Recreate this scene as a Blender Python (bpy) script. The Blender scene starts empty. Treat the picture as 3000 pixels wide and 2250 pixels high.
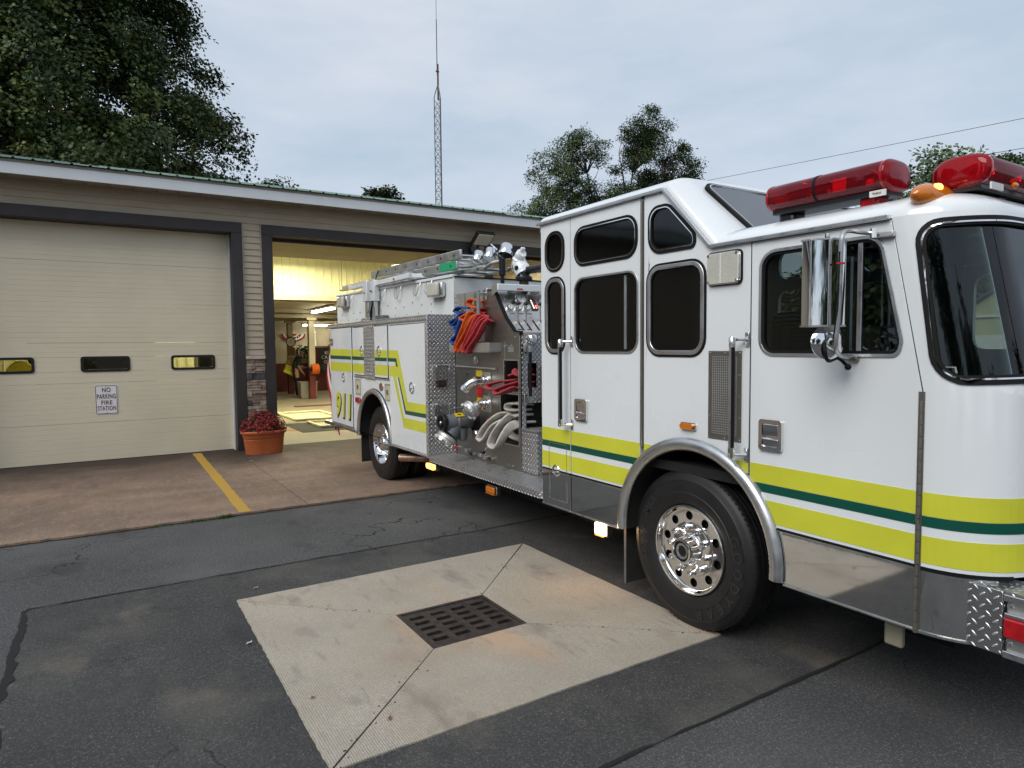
import bpy, bmesh, math, random
import numpy as np
from math import sin, cos, pi, radians, sqrt, atan2
from mathutils import Vector, Matrix
from mathutils.geometry import tessellate_polygon

random.seed(7); rng = np.random.default_rng(7)
S = bpy.context.scene
COL = S.collection
# ------------------------------------------------------------------ camera
cam = bpy.data.cameras.new('camera'); camo = bpy.data.objects.new('camera', cam); COL.objects.link(camo)
cam.sensor_width = 36.0; cam.lens = 36.0*1938.8/3000; cam.clip_start = 0.05; cam.clip_end = 3000
yaw, pitch, roll = radians(31.987), radians(-3.347), radians(-0.539)
fw = Vector((sin(yaw)*cos(pitch), cos(yaw)*cos(pitch), sin(pitch)))
r0 = Vector((cos(yaw), -sin(yaw), 0)); u0 = r0.cross(fw)
rt = r0*cos(roll)+u0*sin(roll); up = u0*cos(roll)-r0*sin(roll)
camo.matrix_world = Matrix(((rt.x, up.x, -fw.x, 0), (rt.y, up.y, -fw.y, 0), (rt.z, up.z, -fw.z, 1.8), (0, 0, 0, 1)))
S.camera = camo
# ------------------------------------------------------------------ sky and sun
SUN_EL, SUN_AZ = radians(42), radians(250)        # azimuth clockwise from +Y: behind and to the left of the viewer
w = bpy.data.worlds.new('World'); S.world = w; w.use_nodes = True
nt = w.node_tree; nt.nodes.clear()
def N(nt, t, **k):
    n = nt.nodes.new(t)
    for a, b in k.items(): setattr(n, a, b)
    return n
sky = N(nt, 'ShaderNodeTexSky', sky_type='NISHITA', sun_disc=False, sun_elevation=SUN_EL, sun_rotation=SUN_AZ, air_density=1.0, dust_density=1.5, ozone_density=1.0)
tc = N(nt, 'ShaderNodeTexCoord'); mp = N(nt, 'ShaderNodeMapping'); mp.inputs['Scale'].default_value = (1.0, 1.0, 3.2)
mp.inputs['Rotation'].default_value = (0.15, -0.1, 0.5)
nz = N(nt, 'ShaderNodeTexNoise'); nz.inputs['Scale'].default_value = 2.1; nz.inputs['Detail'].default_value = 8; nz.inputs['Roughness'].default_value = .56
cr = N(nt, 'ShaderNodeValToRGB'); cr.color_ramp.elements[0].position = .34; cr.color_ramp.elements[1].position = .68
cr.color_ramp.elements[0].color = (3.45, 4.25, 5.15, 1); cr.color_ramp.elements[1].color = (5.15, 5.45, 6.0, 1)
mx = N(nt, 'ShaderNodeMix', data_type='RGBA'); mx.inputs[0].default_value = .92
bg = N(nt, 'ShaderNodeBackground'); bg.inputs[1].default_value = .1
out = N(nt, 'ShaderNodeOutputWorld')
L = nt.links.new
L(tc.outputs['Generated'], mp.inputs[0]); L(mp.outputs[0], nz.inputs['Vector']); L(nz.outputs[0], cr.inputs[0])
L(sky.outputs[0], mx.inputs[6]); L(cr.outputs[0], mx.inputs[7]); L(mx.outputs[2], bg.inputs[0]); L(bg.outputs[0], out.inputs[0])
sun = bpy.data.lights.new('sun', 'SUN'); sun.energy = 1.5; sun.angle = radians(40); sun.color = (1, .955, .89)
suno = bpy.data.objects.new('sun', sun); COL.objects.link(suno); suno.location = (-20, -20, 30)
sd = Vector((sin(SUN_AZ)*cos(SUN_EL), cos(SUN_AZ)*cos(SUN_EL), sin(SUN_EL)))
suno.rotation_euler = sd.to_track_quat('Z', 'Y').to_euler()
S.view_settings.view_transform = 'Standard'; S.view_settings.look = 'None'; S.view_settings.gamma = 1
S.view_settings.use_curve_mapping = False; S.view_settings.exposure = 0.52
S.render.engine = 'CYCLES'; S.cycles.use_denoising = True; S.cycles.max_bounces = 7; S.cycles.transparent_max_bounces = 24
S.cycles.diffuse_bounces = 3; S.cycles.glossy_bounces = 4; S.cycles.caustics_reflective = False; S.cycles.caustics_refractive = False
S.cycles.sample_clamp_indirect = 6
S.render.resolution_x = 1024; S.render.resolution_y = 768
# ------------------------------------------------------------------ materials
MT = {}
def mat(name, col=(.5,.5,.5), rough=.5, metal=0., var=0., vs=4., bump=0., bs=60., coat=0., spec=.5, emit=None, es=0., det=4., rvar=0., col2=None, lo=.35, hi=.65, aniso=None):
    m = bpy.data.materials.new(name); m.use_nodes = True; MT[name] = m
    t = m.node_tree; p = t.nodes['Principled BSDF']; l = t.links.new
    p.inputs['Base Color'].default_value = (*col, 1); p.inputs['Roughness'].default_value = rough; p.inputs['Metallic'].default_value = metal
    p.inputs['Coat Weight'].default_value = coat; p.inputs['Coat Roughness'].default_value = .03; p.inputs['Specular IOR Level'].default_value = spec
    if emit: p.inputs['Emission Color'].default_value = (*emit, 1); p.inputs['Emission Strength'].default_value = es
    tc = N(t, 'ShaderNodeTexCoord'); src = tc.outputs['Object']
    if aniso:
        mp = N(t, 'ShaderNodeMapping'); mp.inputs['Scale'].default_value = aniso; l(src, mp.inputs[0]); src = mp.outputs[0]
    if var or col2 or rvar:
        n = N(t, 'ShaderNodeTexNoise'); n.inputs['Scale'].default_value = vs; n.inputs['Detail'].default_value = det; l(src, n.inputs['Vector'])
        r = N(t, 'ShaderNodeMapRange'); r.inputs[1].default_value = lo; r.inputs[2].default_value = hi; l(n.outputs[0], r.inputs[0])
        if var or col2:
            x = N(t, 'ShaderNodeMix', data_type='RGBA'); l(r.outputs[0], x.inputs[0])
            x.inputs[6].default_value = (*[c*(1-var) for c in col], 1); x.inputs[7].default_value = (*(col2 or [min(1, c*(1+var)) for c in col]), 1)
            l(x.outputs[2], p.inputs['Base Color'])
        if rvar:
            q = N(t, 'ShaderNodeMapRange'); q.inputs[3].default_value = max(0, rough-rvar); q.inputs[4].default_value = min(1, rough+rvar); l(r.outputs[0], q.inputs[0]); l(q.outputs[0], p.inputs['Roughness'])
    if bump:
        n = N(t, 'ShaderNodeTexNoise'); n.inputs['Scale'].default_value = bs; n.inputs['Detail'].default_value = 5; l(src, n.inputs['Vector'])
        b = N(t, 'ShaderNodeBump'); b.inputs['Strength'].default_value = 1; b.inputs['Distance'].default_value = bump; l(n.outputs[0], b.inputs['Height']); l(b.outputs[0], p.inputs['Normal'])
    return m
def ma(t, op, a, b=None, c=None):
    n = N(t, 'ShaderNodeMath', operation=op)
    for i, v in enumerate((a, b, c)):
        if v is None: continue
        if isinstance(v, (int, float)): n.inputs[i].default_value = v
        else: t.links.new(v, n.inputs[i])
    return n.outputs[0]
def diamond(name, ax, pitch=.034, base=(.56,.56,.57), rough=.34):
    """aluminium tread plate: raised lugs at +-45 degrees, ax = the two object axes of the sheet"""
    m = mat(name, base, rough, .82, rvar=.10, vs=9)
    t = m.node_tree; p = t.nodes['Principled BSDF']; l = t.links.new
    tc = N(t, 'ShaderNodeTexCoord'); sp = N(t, 'ShaderNodeSeparateXYZ'); l(tc.outputs['Object'], sp.inputs[0])
    sn = N(t, 'ShaderNodeSeparateXYZ'); l(tc.outputs['Normal'], sn.inputs[0])
    fx = ma(t, 'GREATER_THAN', ma(t, 'ABSOLUTE', sn.outputs[0]), .6); fz = ma(t, 'GREATER_THAN', ma(t, 'ABSOLUTE', sn.outputs[2]), .6)
    def sel(f, a_, b_): return ma(t, 'ADD', ma(t, 'MULTIPLY', f, a_), ma(t, 'MULTIPLY', ma(t, 'SUBTRACT', 1.0, f), b_))
    u, v = sel(fx, sp.outputs[1], sp.outputs[0]), sel(fz, sp.outputs[1], sp.outputs[2])
    a = ma(t, 'MULTIPLY', ma(t, 'ADD', u, v), .7071/pitch); b = ma(t, 'MULTIPLY', ma(t, 'SUBTRACT', u, v), .7071/pitch)
    fa, fb = ma(t, 'FLOOR', a), ma(t, 'FLOOR', b)
    da, db = ma(t, 'SUBTRACT', ma(t, 'SUBTRACT', a, fa), .5), ma(t, 'SUBTRACT', ma(t, 'SUBTRACT', b, fb), .5)
    par = ma(t, 'PINGPONG', ma(t, 'ADD', fa, fb), 1.0)
    def lug(x, y): return ma(t, 'ADD', ma(t, 'POWER', ma(t, 'ABSOLUTE', ma(t, 'DIVIDE', x, .47)), 2), ma(t, 'POWER', ma(t, 'ABSOLUTE', ma(t, 'DIVIDE', y, .17)), 2))
    e1, e2 = lug(da, db), lug(db, da)
    e = ma(t, 'ADD', ma(t, 'MULTIPLY', e1, ma(t, 'SUBTRACT', 1.0, par)), ma(t, 'MULTIPLY', e2, par))
    h = ma(t, 'MAXIMUM', ma(t, 'SUBTRACT', 1.0, e), 0.0)
    mask = ma(t, 'MINIMUM', ma(t, 'MULTIPLY', h, 2.5), 1.0)
    bp = N(t, 'ShaderNodeBump'); bp.inputs['Strength'].default_value = 1; bp.inputs['Distance'].default_value = pitch*.17; l(ma(t, 'POWER', h, .5), bp.inputs['Height']); l(bp.outputs[0], p.inputs['Normal'])
    x = N(t, 'ShaderNodeMix', data_type='RGBA'); l(mask, x.inputs[0]); x.inputs[6].default_value = (*[c*.80 for c in base], 1); x.inputs[7].default_value = (.86, .86, .87, 1); l(x.outputs[2], p.inputs['Base Color'])
    return m
def glass(name, tint, rough=0., refl=1.5, body=None):
    m = bpy.data.materials.new(name); m.use_nodes = True; MT[name] = m
    t = m.node_tree; t.nodes.clear(); l = t.links.new
    tr = N(t, 'ShaderNodeBsdfTransparent'); tr.inputs[0].default_value = (*tint, 1)
    gl = N(t, 'ShaderNodeBsdfGlossy'); gl.inputs['Roughness'].default_value = rough; gl.inputs[0].default_value = (.95, .97, 1, 1)
    fr = N(t, 'ShaderNodeFresnel'); fr.inputs[0].default_value = refl
    x = N(t, 'ShaderNodeMixShader'); o = N(t, 'ShaderNodeOutputMaterial')
    if not body and name != 'glass_windscreen':                                     # float glass is never quite flat
        tc = N(t, 'ShaderNodeTexCoord'); nn = N(t, 'ShaderNodeTexNoise'); nn.inputs['Scale'].default_value = 5; nn.inputs['Detail'].default_value = 1; l(tc.outputs['Object'], nn.inputs['Vector']); bp = N(t, 'ShaderNodeBump'); bp.inputs['Distance'].default_value = .0004; bp.inputs['Strength'].default_value = 1; l(nn.outputs[0], bp.inputs['Height']); l(bp.outputs[0], gl.inputs['Normal'])
    src = tr.outputs[0]
    if body:
        df = N(t, 'ShaderNodeBsdfDiffuse'); df.inputs[0].default_value = (*body, 1); y = N(t, 'ShaderNodeMixShader'); y.inputs[0].default_value = .20; l(tr.outputs[0], y.inputs[1]); l(df.outputs[0], y.inputs[2]); src = y.outputs[0]
    l(fr.outputs[0], x.inputs[0]); l(src, x.inputs[1]); l(gl.outputs[0], x.inputs[2]); l(x.outputs[0], o.inputs[0])
    return m
def leafmat(name, c1, c2, c3):
    m = bpy.data.materials.new(name); m.use_nodes = True; MT[name] = m
    t = m.node_tree; p = t.nodes['Principled BSDF']; l = t.links.new
    g = N(t, 'ShaderNodeNewGeometry'); tc = N(t, 'ShaderNodeTexCoord'); n = N(t, 'ShaderNodeTexNoise'); n.inputs['Scale'].default_value = .9; n.inputs['Detail'].default_value = 3; l(tc.outputs['Object'], n.inputs['Vector'])
    s = ma(t, 'ADD', ma(t, 'MULTIPLY', g.outputs['Random Per Island'], .35), ma(t, 'SUBTRACT', ma(t, 'MULTIPLY', n.outputs[0], 2.0), .65))
    r = N(t, 'ShaderNodeValToRGB'); r.color_ramp.elements[0].color = (*c1, 1); r.color_ramp.elements[1].color = (*c3, 1); e = r.color_ramp.elements.new(.5); e.color = (*c2, 1)
    l(s, r.inputs[0]); l(r.outputs[0], p.inputs['Base Color']); p.inputs['Roughness'].default_value = .55; p.inputs['Specular IOR Level'].default_value = .35
    return m
# paint, metal, rubber, lenses
mat('white_paint', (.79,.83,.855), .30, var=.03, vs=1.3, coat=1., rvar=.10)
mat('white_dull', (.72,.75,.75), .45, var=.05, vs=5)
mat('stripe_yellow', (.62,.635,.045), .33, var=.05, vs=3, coat=.25)
mat('stripe_green', (.0,.075,.05), .33, var=.05, coat=.25)
mat('print_black', (.012,.012,.012), .4)
mat('print_maroon', (.12,.01,.012), .4)
mat('print_red', (.42,.02,.03), .4)
mat('print_white', (.8,.8,.8), .5)
mat('chrome', (.82,.82,.83), .05, 1., rvar=.03, vs=6)
mat('polished_aluminium', (.80,.79,.77), .075, 1., rvar=.03, vs=10)
mat('aluminium', (.62,.63,.64), .33, 1., rvar=.08, vs=12)
mat('old_aluminium', (.50,.51,.50), .45, .85, var=.12, vs=9, rvar=.1)
mat('mirror_skirt', (.76,.75,.73), .045, 1., rvar=.02, vs=3, bump=.0004, bs=3.)
mat('stainless', (.30,.285,.255), .38, .9, var=.04, vs=2, rvar=.03, aniso=(1,1,30))
mat('stainless_panel', (.60,.59,.57), .36, .85, var=.04, vs=4, rvar=.05)
mat('cast_aluminium', (.66,.66,.65), .42, .8, var=.08, vs=14, rvar=.06)
mat('grey_casting', (.20,.22,.24), .45, .3, var=.1, vs=12)
mat('black_rubber', (.009,.009,.010), .6, var=.2, vs=8, spec=.2)
mat('black_plastic', (.010,.010,.011), .32)
mat('matt_black', (.010,.010,.010), .85)
mat('underbody', (.012,.012,.011), .9, var=.4, vs=4)
mat('tyre', (.009,.009,.0095), .52, var=.25, vs=6, bump=.0006, bs=120)
mat('tyre_letter', (.022,.022,.022), .40)
mat('seat', (.018,.019,.02), .8, var=.3, vs=10)
mat('lens_clear', (.56,.55,.47), .18, var=.08, vs=10, coat=.6)
mat('lens_ribbed', (.80,.80,.74), .12, .25, var=.10, vs=40, coat=1., bump=.002, bs=60, aniso=(1,1,6))
mat('lens_red', (.40,.006,.010), .14, var=.2, vs=30, coat=.8)
mat('lens_amber', (.60,.17,.006), .16, coat=.8)
mat('lamp_amber_lit', (.8,.35,.05), .2, emit=(1, .42, .06), es=5.)
mat('lamp_white_lit', (.9,.8,.6), .2, emit=(1, .72, .38), es=11.)
mat('led_red', (.6,.05,.03), .3, emit=(1,.12,.06), es=5)
mat('led_white', (.8,.8,.8), .3, emit=(1,.95,.9), es=1.2)
mat('copper_exhaust', (.42,.28,.22), .4, .8, var=.3, vs=15)
mat('label_yellow', (.70,.52,.01), .45); mat('label_orange', (.72,.15,.015), .45); mat('label_red', (.5,.015,.02), .45); mat('label_white', (.75,.75,.72), .5)
mat('hose_blue', (.022,.085,.32), .85, var=.2, vs=25, bump=.0015, bs=220); mat('hose_orange', (.60,.10,.012), .85, var=.18, vs=25, bump=.0015, bs=220)
mat('hose_red', (.48,.045,.05), .85, var=.18, vs=25, bump=.0015, bs=220); mat('hose_white', (.58,.53,.47), .9, var=.2, vs=14, bump=.002, bs=180, col2=(.66,.62,.57))
mat('hose_dark_red', (.36,.045,.055), .88, var=.2, vs=25, bump=.0015, bs=220)
mat('tape_green', (.02,.34,.15), .6)
diamond('tread_side', (1, 2)); diamond('tread_front', (0, 2)); diamond('tread_top', (0, 1), .03, (.55,.55,.55), .34); diamond('tread_bumper', (1, 2), .036, (.42,.42,.43), .3)
glass('glass_dark', (.24,.27,.27), .07); glass('glass_cab', (.42,.47,.46)); glass('glass_windscreen', (.46,.53,.50)); glass('glass_door', (.72,.72,.66))
glass('glass_red', (.95,.03,.05), 0., 1.42, (.60,.010,.03)); glass('glass_teal', (.12,.16,.17), .04, 3.4)
# building
mat('siding', (.44,.372,.275), .6, var=.06, vs=2.2, bump=.0008, bs=90, aniso=(1,1,4))
mat('trim_dark', (.030,.025,.026), .55, var=.15, vs=3)
mat('door_beige', (.72,.645,.485), .5, var=.035, vs=1.6, bump=.0005, bs=160)
mat('fascia_white', (.66,.69,.71), .5, var=.03, vs=3)
mat('soffit_grey', (.33,.30,.25), .6, var=.08, vs=3)
mat('roof_green', (.19,.29,.24), .38, var=.08, vs=2)
mat('joint_dark', (.02,.019,.018), .9)
for i, c in enumerate([(.30,.23,.18), (.24,.185,.15), (.36,.29,.23), (.085,.08,.09), (.28,.19,.15)]): mat('stone_%d' % i, c, .85, var=.28, vs=14, bump=.006, bs=28)
mat('stone_cap', (.44,.40,.34), .8, var=.12, vs=20, bump=.005, bs=30)
mat('wall_cream', (.68,.66,.40), .55, var=.04, vs=2)
mat('wall_buff', (.50,.46,.33), .6, var=.07, vs=2)
mat('wainscot', (.13,.022,.015), .5, var=.15, vs=3)
mat('ceil_buff', (.42,.38,.27), .7, var=.08, vs=2)
mat('tube_lit', (1,1,1), .4, emit=(1,.93,.72), es=14)
# planting and small things
mat('terracotta', (.42,.105,.03), .55, var=.1, vs=5, coat=.1)
mat('soil', (.03,.02,.014), .95, var=.3, vs=20)
mat('bark', (.055,.045,.036), .9, var=.35, vs=6, bump=.02, bs=14, aniso=(1,1,.3))
mat('bark_dark', (.035,.026,.022), .9, var=.3, vs=6)
leafmat('leaf_maple', (.014,.026,.009), (.042,.070,.016), (.115,.125,.025)); leafmat('leaf_locust', (.022,.042,.016), (.06,.10,.032), (.13,.17,.05)); leafmat('leaf_poplar', (.035,.06,.026), (.08,.125,.045), (.14,.19,.075))
leafmat('leaf_mum', (.01,.03,.008), (.025,.06,.012), (.05,.09,.02)); leafmat('petal_red', (.09,.003,.009), (.22,.006,.014), (.40,.02,.035)); leafmat('leaf_grass', (.02,.05,.01), (.05,.10,.02), (.10,.13,.03))
mat('galvanised', (.16,.165,.17), .5, .6, var=.2, vs=6); mat('rust_cap', (.10,.045,.04), .7)
mat('cast_iron', (.05,.043,.042), .55, .5, var=.3, vs=18, bump=.001, bs=90, col2=(.085,.062,.052))
mat('skin', (.45,.24,.17), .55); mat('hair_grey', (.35,.33,.30), .8); mat('shirt_green', (.018,.03,.022), .85, var=.2, vs=12); mat('trouser_dark', (.012,.012,.014), .85, var=.2, vs=12)
mat('hivis', (.62,.58,.02), .6); mat('coat_tan', (.22,.15,.06), .8, var=.15, vs=9)
mat('flag_white', (.7,.66,.6), .8); mat('flag_red', (.36,.01,.03), .8); mat('flag_blue', (.02,.025,.10), .8)
mat('orange_box', (.55,.2,.02), .6); mat('grey_bin', (.35,.33,.28), .5); mat('mat_dark', (.03,.03,.022), .9, var=.3, vs=10); mat('cardboard', (.28,.16,.08), .8)
mat('shed_yellow', (.52,.50,.30), .7, var=.06, vs=2); mat('shed_roof', (.42,.52,.58), .5); mat('wire_black', (.012,.012,.012), .6); mat('pole_wood', (.06,.045,.035), .9, var=.3, vs=8)
# ------------------------------------------------------------------ mesh helpers (all shapes are given in world metres)
ORG = {}
def tag(o, label=None, cat=None, group=None, kind=None):
    if label: o['label'] = label
    if cat: o['category'] = cat
    if group: o['group'] = group
    if kind: o['kind'] = kind
    return o
def thing(name, label, cat, loc=(0,0,0), group=None, kind=None):
    o = bpy.data.objects.new(name, None); COL.objects.link(o); o.location = loc; o.empty_display_size = .2
    ORG[o] = Vector(loc); return tag(o, label, cat, group, kind)
def frame(d, upv=(0,0,1)):
    d = Vector(d).normalized(); upv = Vector(upv)
    if abs(d.dot(upv.normalized())) > .98: upv = Vector((0,1,0)) if abs(d.y) < .9 else Vector((1,0,0))
    a = upv.cross(d).normalized(); return a, d.cross(a).normalized()
def rpoly(pts, r, n=6):
    """polygon with rounded corners"""
    out = []; k = len(pts); rr = r if isinstance(r, (list, tuple)) else [r]*k
    for i in range(k):
        p = Vector(pts[i]).to_2d() if len(pts[i]) > 2 else Vector(pts[i]); a = (Vector(pts[i-1])-p); b = (Vector(pts[(i+1) % k])-p)
        la, lb = a.length, b.length; a.normalize(); b.normalize(); ang = a.angle(b); rad = rr[i]
        if rad <= 0: out.append(tuple(p)); continue
        t = min(rad/math.tan(ang/2), la*.49, lb*.49); rad = t*math.tan(ang/2)
        c = p+(a+b).normalized()*(rad/sin(ang/2)); s = p+a*t-c; e = p+b*t-c
        a0 = atan2(s.y, s.x); a1 = atan2(e.y, e.x); d = (a1-a0+pi) % (2*pi)-pi
        for j in range(n+1): q = a0+d*j/n; out.append((c.x+rad*cos(q), c.y+rad*sin(q)))
    return out
def inset(pts, d):
    """move every edge of a convex polygon inwards by d"""
    k = len(pts); A = sum(pts[i][0]*pts[(i+1) % k][1]-pts[(i+1) % k][0]*pts[i][1] for i in range(k)); s = 1 if A > 0 else -1; L = []
    for i in range(k):
        p = Vector(pts[i]); q = Vector(pts[(i+1) % k]); t = (q-p).normalized(); n = Vector((-t.y, t.x))*s; L.append((p+n*d, t))
    out = []
    for i in range(k):
        (p, t), (q, u) = L[i-1], L[i]; den = t.x*u.y-t.y*u.x
        if abs(den) < 1e-6: out.append(tuple(q)); continue
        m = ((q.x-p.x)*u.y-(q.y-p.y)*u.x)/den; out.append(tuple(p+t*m))
    return out
def circ(cx, cy, r, n=24, a0=0., a1=2*pi, ends=False):
    return [(cx+r*cos(a0+(a1-a0)*i/n), cy+r*sin(a0+(a1-a0)*i/n)) for i in range(n+(1 if ends else 0))]
class B:
    def __init__(s): s.v = []; s.f = []
    def add(s, vs, fs):
        o = len(s.v); s.v += [tuple(v) for v in vs]; s.f += [tuple(o+i for i in f) for f in fs]; return s
    def box(s, x0, x1, y0, y1, z0, z1):
        return s.add([(x, y, z) for x in (x0, x1) for y in (y0, y1) for z in (z0, z1)], [(0,1,3,2), (4,6,7,5), (0,4,5,1), (2,3,7,6), (0,2,6,4), (1,5,7,3)])
    def obox(s, c, a, b, d):
        c, a, b, d = map(Vector, (c, a, b, d))
        return s.add([c+a*i+b*j+d*k for i in (-1,1) for j in (-1,1) for k in (-1,1)], [(0,1,3,2), (4,6,7,5), (0,4,5,1), (2,3,7,6), (0,2,6,4), (1,5,7,3)])
    def bar(s, p, q, w, h, upv=(0,0,1)):
        p, q = Vector(p), Vector(q); d = (q-p)/2; a, b = frame(d, upv); return s.obox((p+q)/2, d, a*w/2, b*h/2)
    def sweep(s, pts, prof, upv=None, closed=False, cap=True):
        """sweep a closed 2D profile (a = sideways, b = up) along a path"""
        P = [Vector(p) for p in pts]; k = len(P); m = 0; V = []; pa = None
        for i in range(k):
            t = (P[(i+1) % k]-P[i-1]) if closed else (P[min(i+1, k-1)]-P[max(i-1, 0)])
            t = t.normalized()
            if upv is not None: u_ = upv(i/(k-1)) if callable(upv) else upv; a, b = frame(t, u_)
            elif pa is None: a, b = frame(t)
            else: a = (pa-t*pa.dot(t)).normalized(); b = t.cross(a).normalized()
            pa = a; pf = prof(i/(k-1)) if callable(prof) else prof; m = len(pf)
            V += [P[i]+a*x+b*y for x, y in pf]
        F = [(i*m+j, i*m+(j+1) % m, ((i+1) % k)*m+(j+1) % m, ((i+1) % k)*m+j) for i in range(k if closed else k-1) for j in range(m)]
        if cap and not closed: F += [tuple(range(m-1, -1, -1)), tuple((k-1)*m+j for j in range(m))]
        return s.add(V, F)
    def tube(s, pts, r, n=10, closed=False):
        if isinstance(r, (list, tuple)):
            rr = list(r); return s.sweep(pts, lambda t: circ(0, 0, rr[round(t*(len(rr)-1))], n), None, closed)
        return s.sweep(pts, circ(0, 0, r, n), None, closed)
    def lathe(s, prof, c, ax, n=32, a0=0., a1=2*pi):
        """profile (radius, height along axis)"""
        c = Vector(c); d = Vector(ax).normalized(); a, b = frame(d); k = len(prof); full = abs(a1-a0-2*pi) < 1e-6; m = n if full else n+1
        V = [c+d*h+(a*cos(a0+(a1-a0)*i/n)+b*sin(a0+(a1-a0)*i/n))*r for i in range(m) for r, h in prof]
        F = [(i*k+j, i*k+j+1, ((i+1) % m)*k+j+1, ((i+1) % m)*k+j) for i in range(n) for j in range(k-1)]
        return s.add(V, F)
    def cyl(s, p, q, r, n=16, r2=None):
        p, q = Vector(p), Vector(q); h = (q-p).length; return s.lathe([(0, 0), (r, 0), (r if r2 is None else r2, h), (0, h)], p, q-p, n)
    def ball(s, c, r, n=12, sq=(1,1,1)):
        V = []; F = []; m = n//2
        for i in range(m+1):
            for j in range(n):
                a = pi*i/m; V.append((c[0]+r*sq[0]*sin(a)*cos(2*pi*j/n), c[1]+r*sq[1]*sin(a)*sin(2*pi*j/n), c[2]+r*sq[2]*cos(a)))
        for i in range(m):
            for j in range(n): F.append((i*n+j, (i+1)*n+j, (i+1)*n+(j+1) % n, i*n+(j+1) % n))
        return s.add(V, F)
    def plate(s, loops, w0, w1, fm, cuts=None, vcuts=None):
        """flat outline with holes, given thickness; fm(u,v,w) places it"""
        bm = bmesh.new(); lp = [[Vector((p[0], p[1], 0)) for p in l] for l in loops]
        flat = [v for l in lp for v in l]; vs = [bm.verts.new(v) for v in flat]
        for t in tessellate_polygon(lp):
            try: bm.faces.new([vs[i] for i in t])
            except ValueError: pass
        for axis, cs in ((0, cuts), (1, vcuts)):
            for c in (cs or []):
                co = (c, 0, 0) if axis == 0 else (0, c, 0); no = (1, 0, 0) if axis == 0 else (0, 1, 0)
                bmesh.ops.bisect_plane(bm, geom=bm.verts[:]+bm.edges[:]+bm.faces[:], dist=1e-5, plane_co=co, plane_no=no)
        bm.verts.index_update(); V = [v.co.copy() for v in bm.verts]; k = len(V); F = [[v.index for v in f.verts] for f in bm.faces]
        nb = bm.faces
        for f in nb: f.normal_update()
        F = [f if nf.normal.z > 0 else f[::-1] for f, nf in zip(F, nb)]
        side = []
        cnt = {}
        for f in F:
            for i in range(len(f)):
                e = (f[i], f[(i+1) % len(f)]); cnt[e] = 1
        for e in cnt:
            if (e[1], e[0]) not in cnt: side.append(e)
        bm.free()
        if w0 == w1: return s.add([fm(v.x, v.y, w0) for v in V], F)
        return s.add([fm(v.x, v.y, w0) for v in V]+[fm(v.x, v.y, w1) for v in V], F+[tuple(k+i for i in f[::-1]) for f in F]+[(e[1], e[0], k+e[0], k+e[1]) for e in side])
    def text(s, txt, size, o, right, upv, depth=.001, bold=0., shear=0., sx=1., align='CENTER', spacing=1., width=None):
        c = bpy.data.curves.new('t', 'FONT'); c.body = txt; c.size = size; c.align_x = align; c.align_y = 'CENTER'; c.offset = bold; c.shear = shear; c.extrude = depth/2; c.space_character = spacing; c.resolution_u = 3
        ob = bpy.data.objects.new('t', c); COL.objects.link(ob); dg = bpy.context.evaluated_depsgraph_get(); me = bpy.data.meshes.new_from_object(ob.evaluated_get(dg))
        r, u = Vector(right), Vector(upv); n = r.cross(u); o = Vector(o)
        if width: xs = [v.co.x for v in me.vertices]; sx = width/(max(xs)-min(xs))
        s.add([o+r*v.co.x*sx+u*v.co.y+n*(v.co.z+depth/2) for v in me.vertices], [tuple(p.vertices) for p in me.polygons])
        bpy.data.objects.remove(ob); bpy.data.meshes.remove(me); bpy.data.curves.remove(c); return s
    def build(s, name, m, parent=None, label=None, cat=None, group=None, kind=None, smooth=35, bevel=0., seg=2, fix=True, origin=None):
        if parent is not None: o = ORG[parent]
        elif origin is not None: o = Vector(origin)
        else:
            A = np.array(s.v); o = Vector(((A[:,0].min()+A[:,0].max())/2, (A[:,1].min()+A[:,1].max())/2, A[:,2].min()))
        me = bpy.data.meshes.new(name); me.from_pydata([(v[0]-o.x, v[1]-o.y, v[2]-o.z) for v in s.v], [], s.f)
        me.validate()
        if fix:
            bm = bmesh.new(); bm.from_mesh(me); bmesh.ops.remove_doubles(bm, verts=bm.verts, dist=1e-5); bmesh.ops.recalc_face_normals(bm, faces=bm.faces); bm.to_mesh(me); bm.free()
        if smooth:
            me.polygons.foreach_set('use_smooth', [True]*len(me.polygons)); me.set_sharp_from_angle(angle=radians(smooth))
        me.materials.append(MT[m] if isinstance(m, str) else m)
        ob = bpy.data.objects.new(name, me); COL.objects.link(ob); ORG[ob] = o
        if parent is not None: ob.parent = parent
        else: ob.location = o
        if bevel:
            b = ob.modifiers.new('bevel', 'BEVEL'); b.width = bevel; b.segments = seg; b.limit_method = 'ANGLE'; b.angle_limit = radians(40)
        return tag(ob, label, cat, group, kind)
def dup(o, delta=(0,0,0), parent=None):
    c = o.copy(); COL.objects.link(c); c.parent = parent if parent is not None else o.parent; c.location = o.location+Vector(delta); ORG[c] = ORG[o]; return c
def bez(P, n=24):
    """smooth curve through points"""
    P = [Vector(p) for p in P]; k = len(P); out = []
    for i in range(k-1):
        a, b, c, d = P[max(i-1, 0)], P[i], P[i+1], P[min(i+2, k-1)]
        m = max(2, n//(k-1))
        for j in range(m):
            t = j/m; out.append(.5*((2*b)+(c-a)*t+(2*a-5*b+4*c-d)*t*t+(3*b-a-3*c+d)*t**3))
    return out+[P[-1]]
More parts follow.
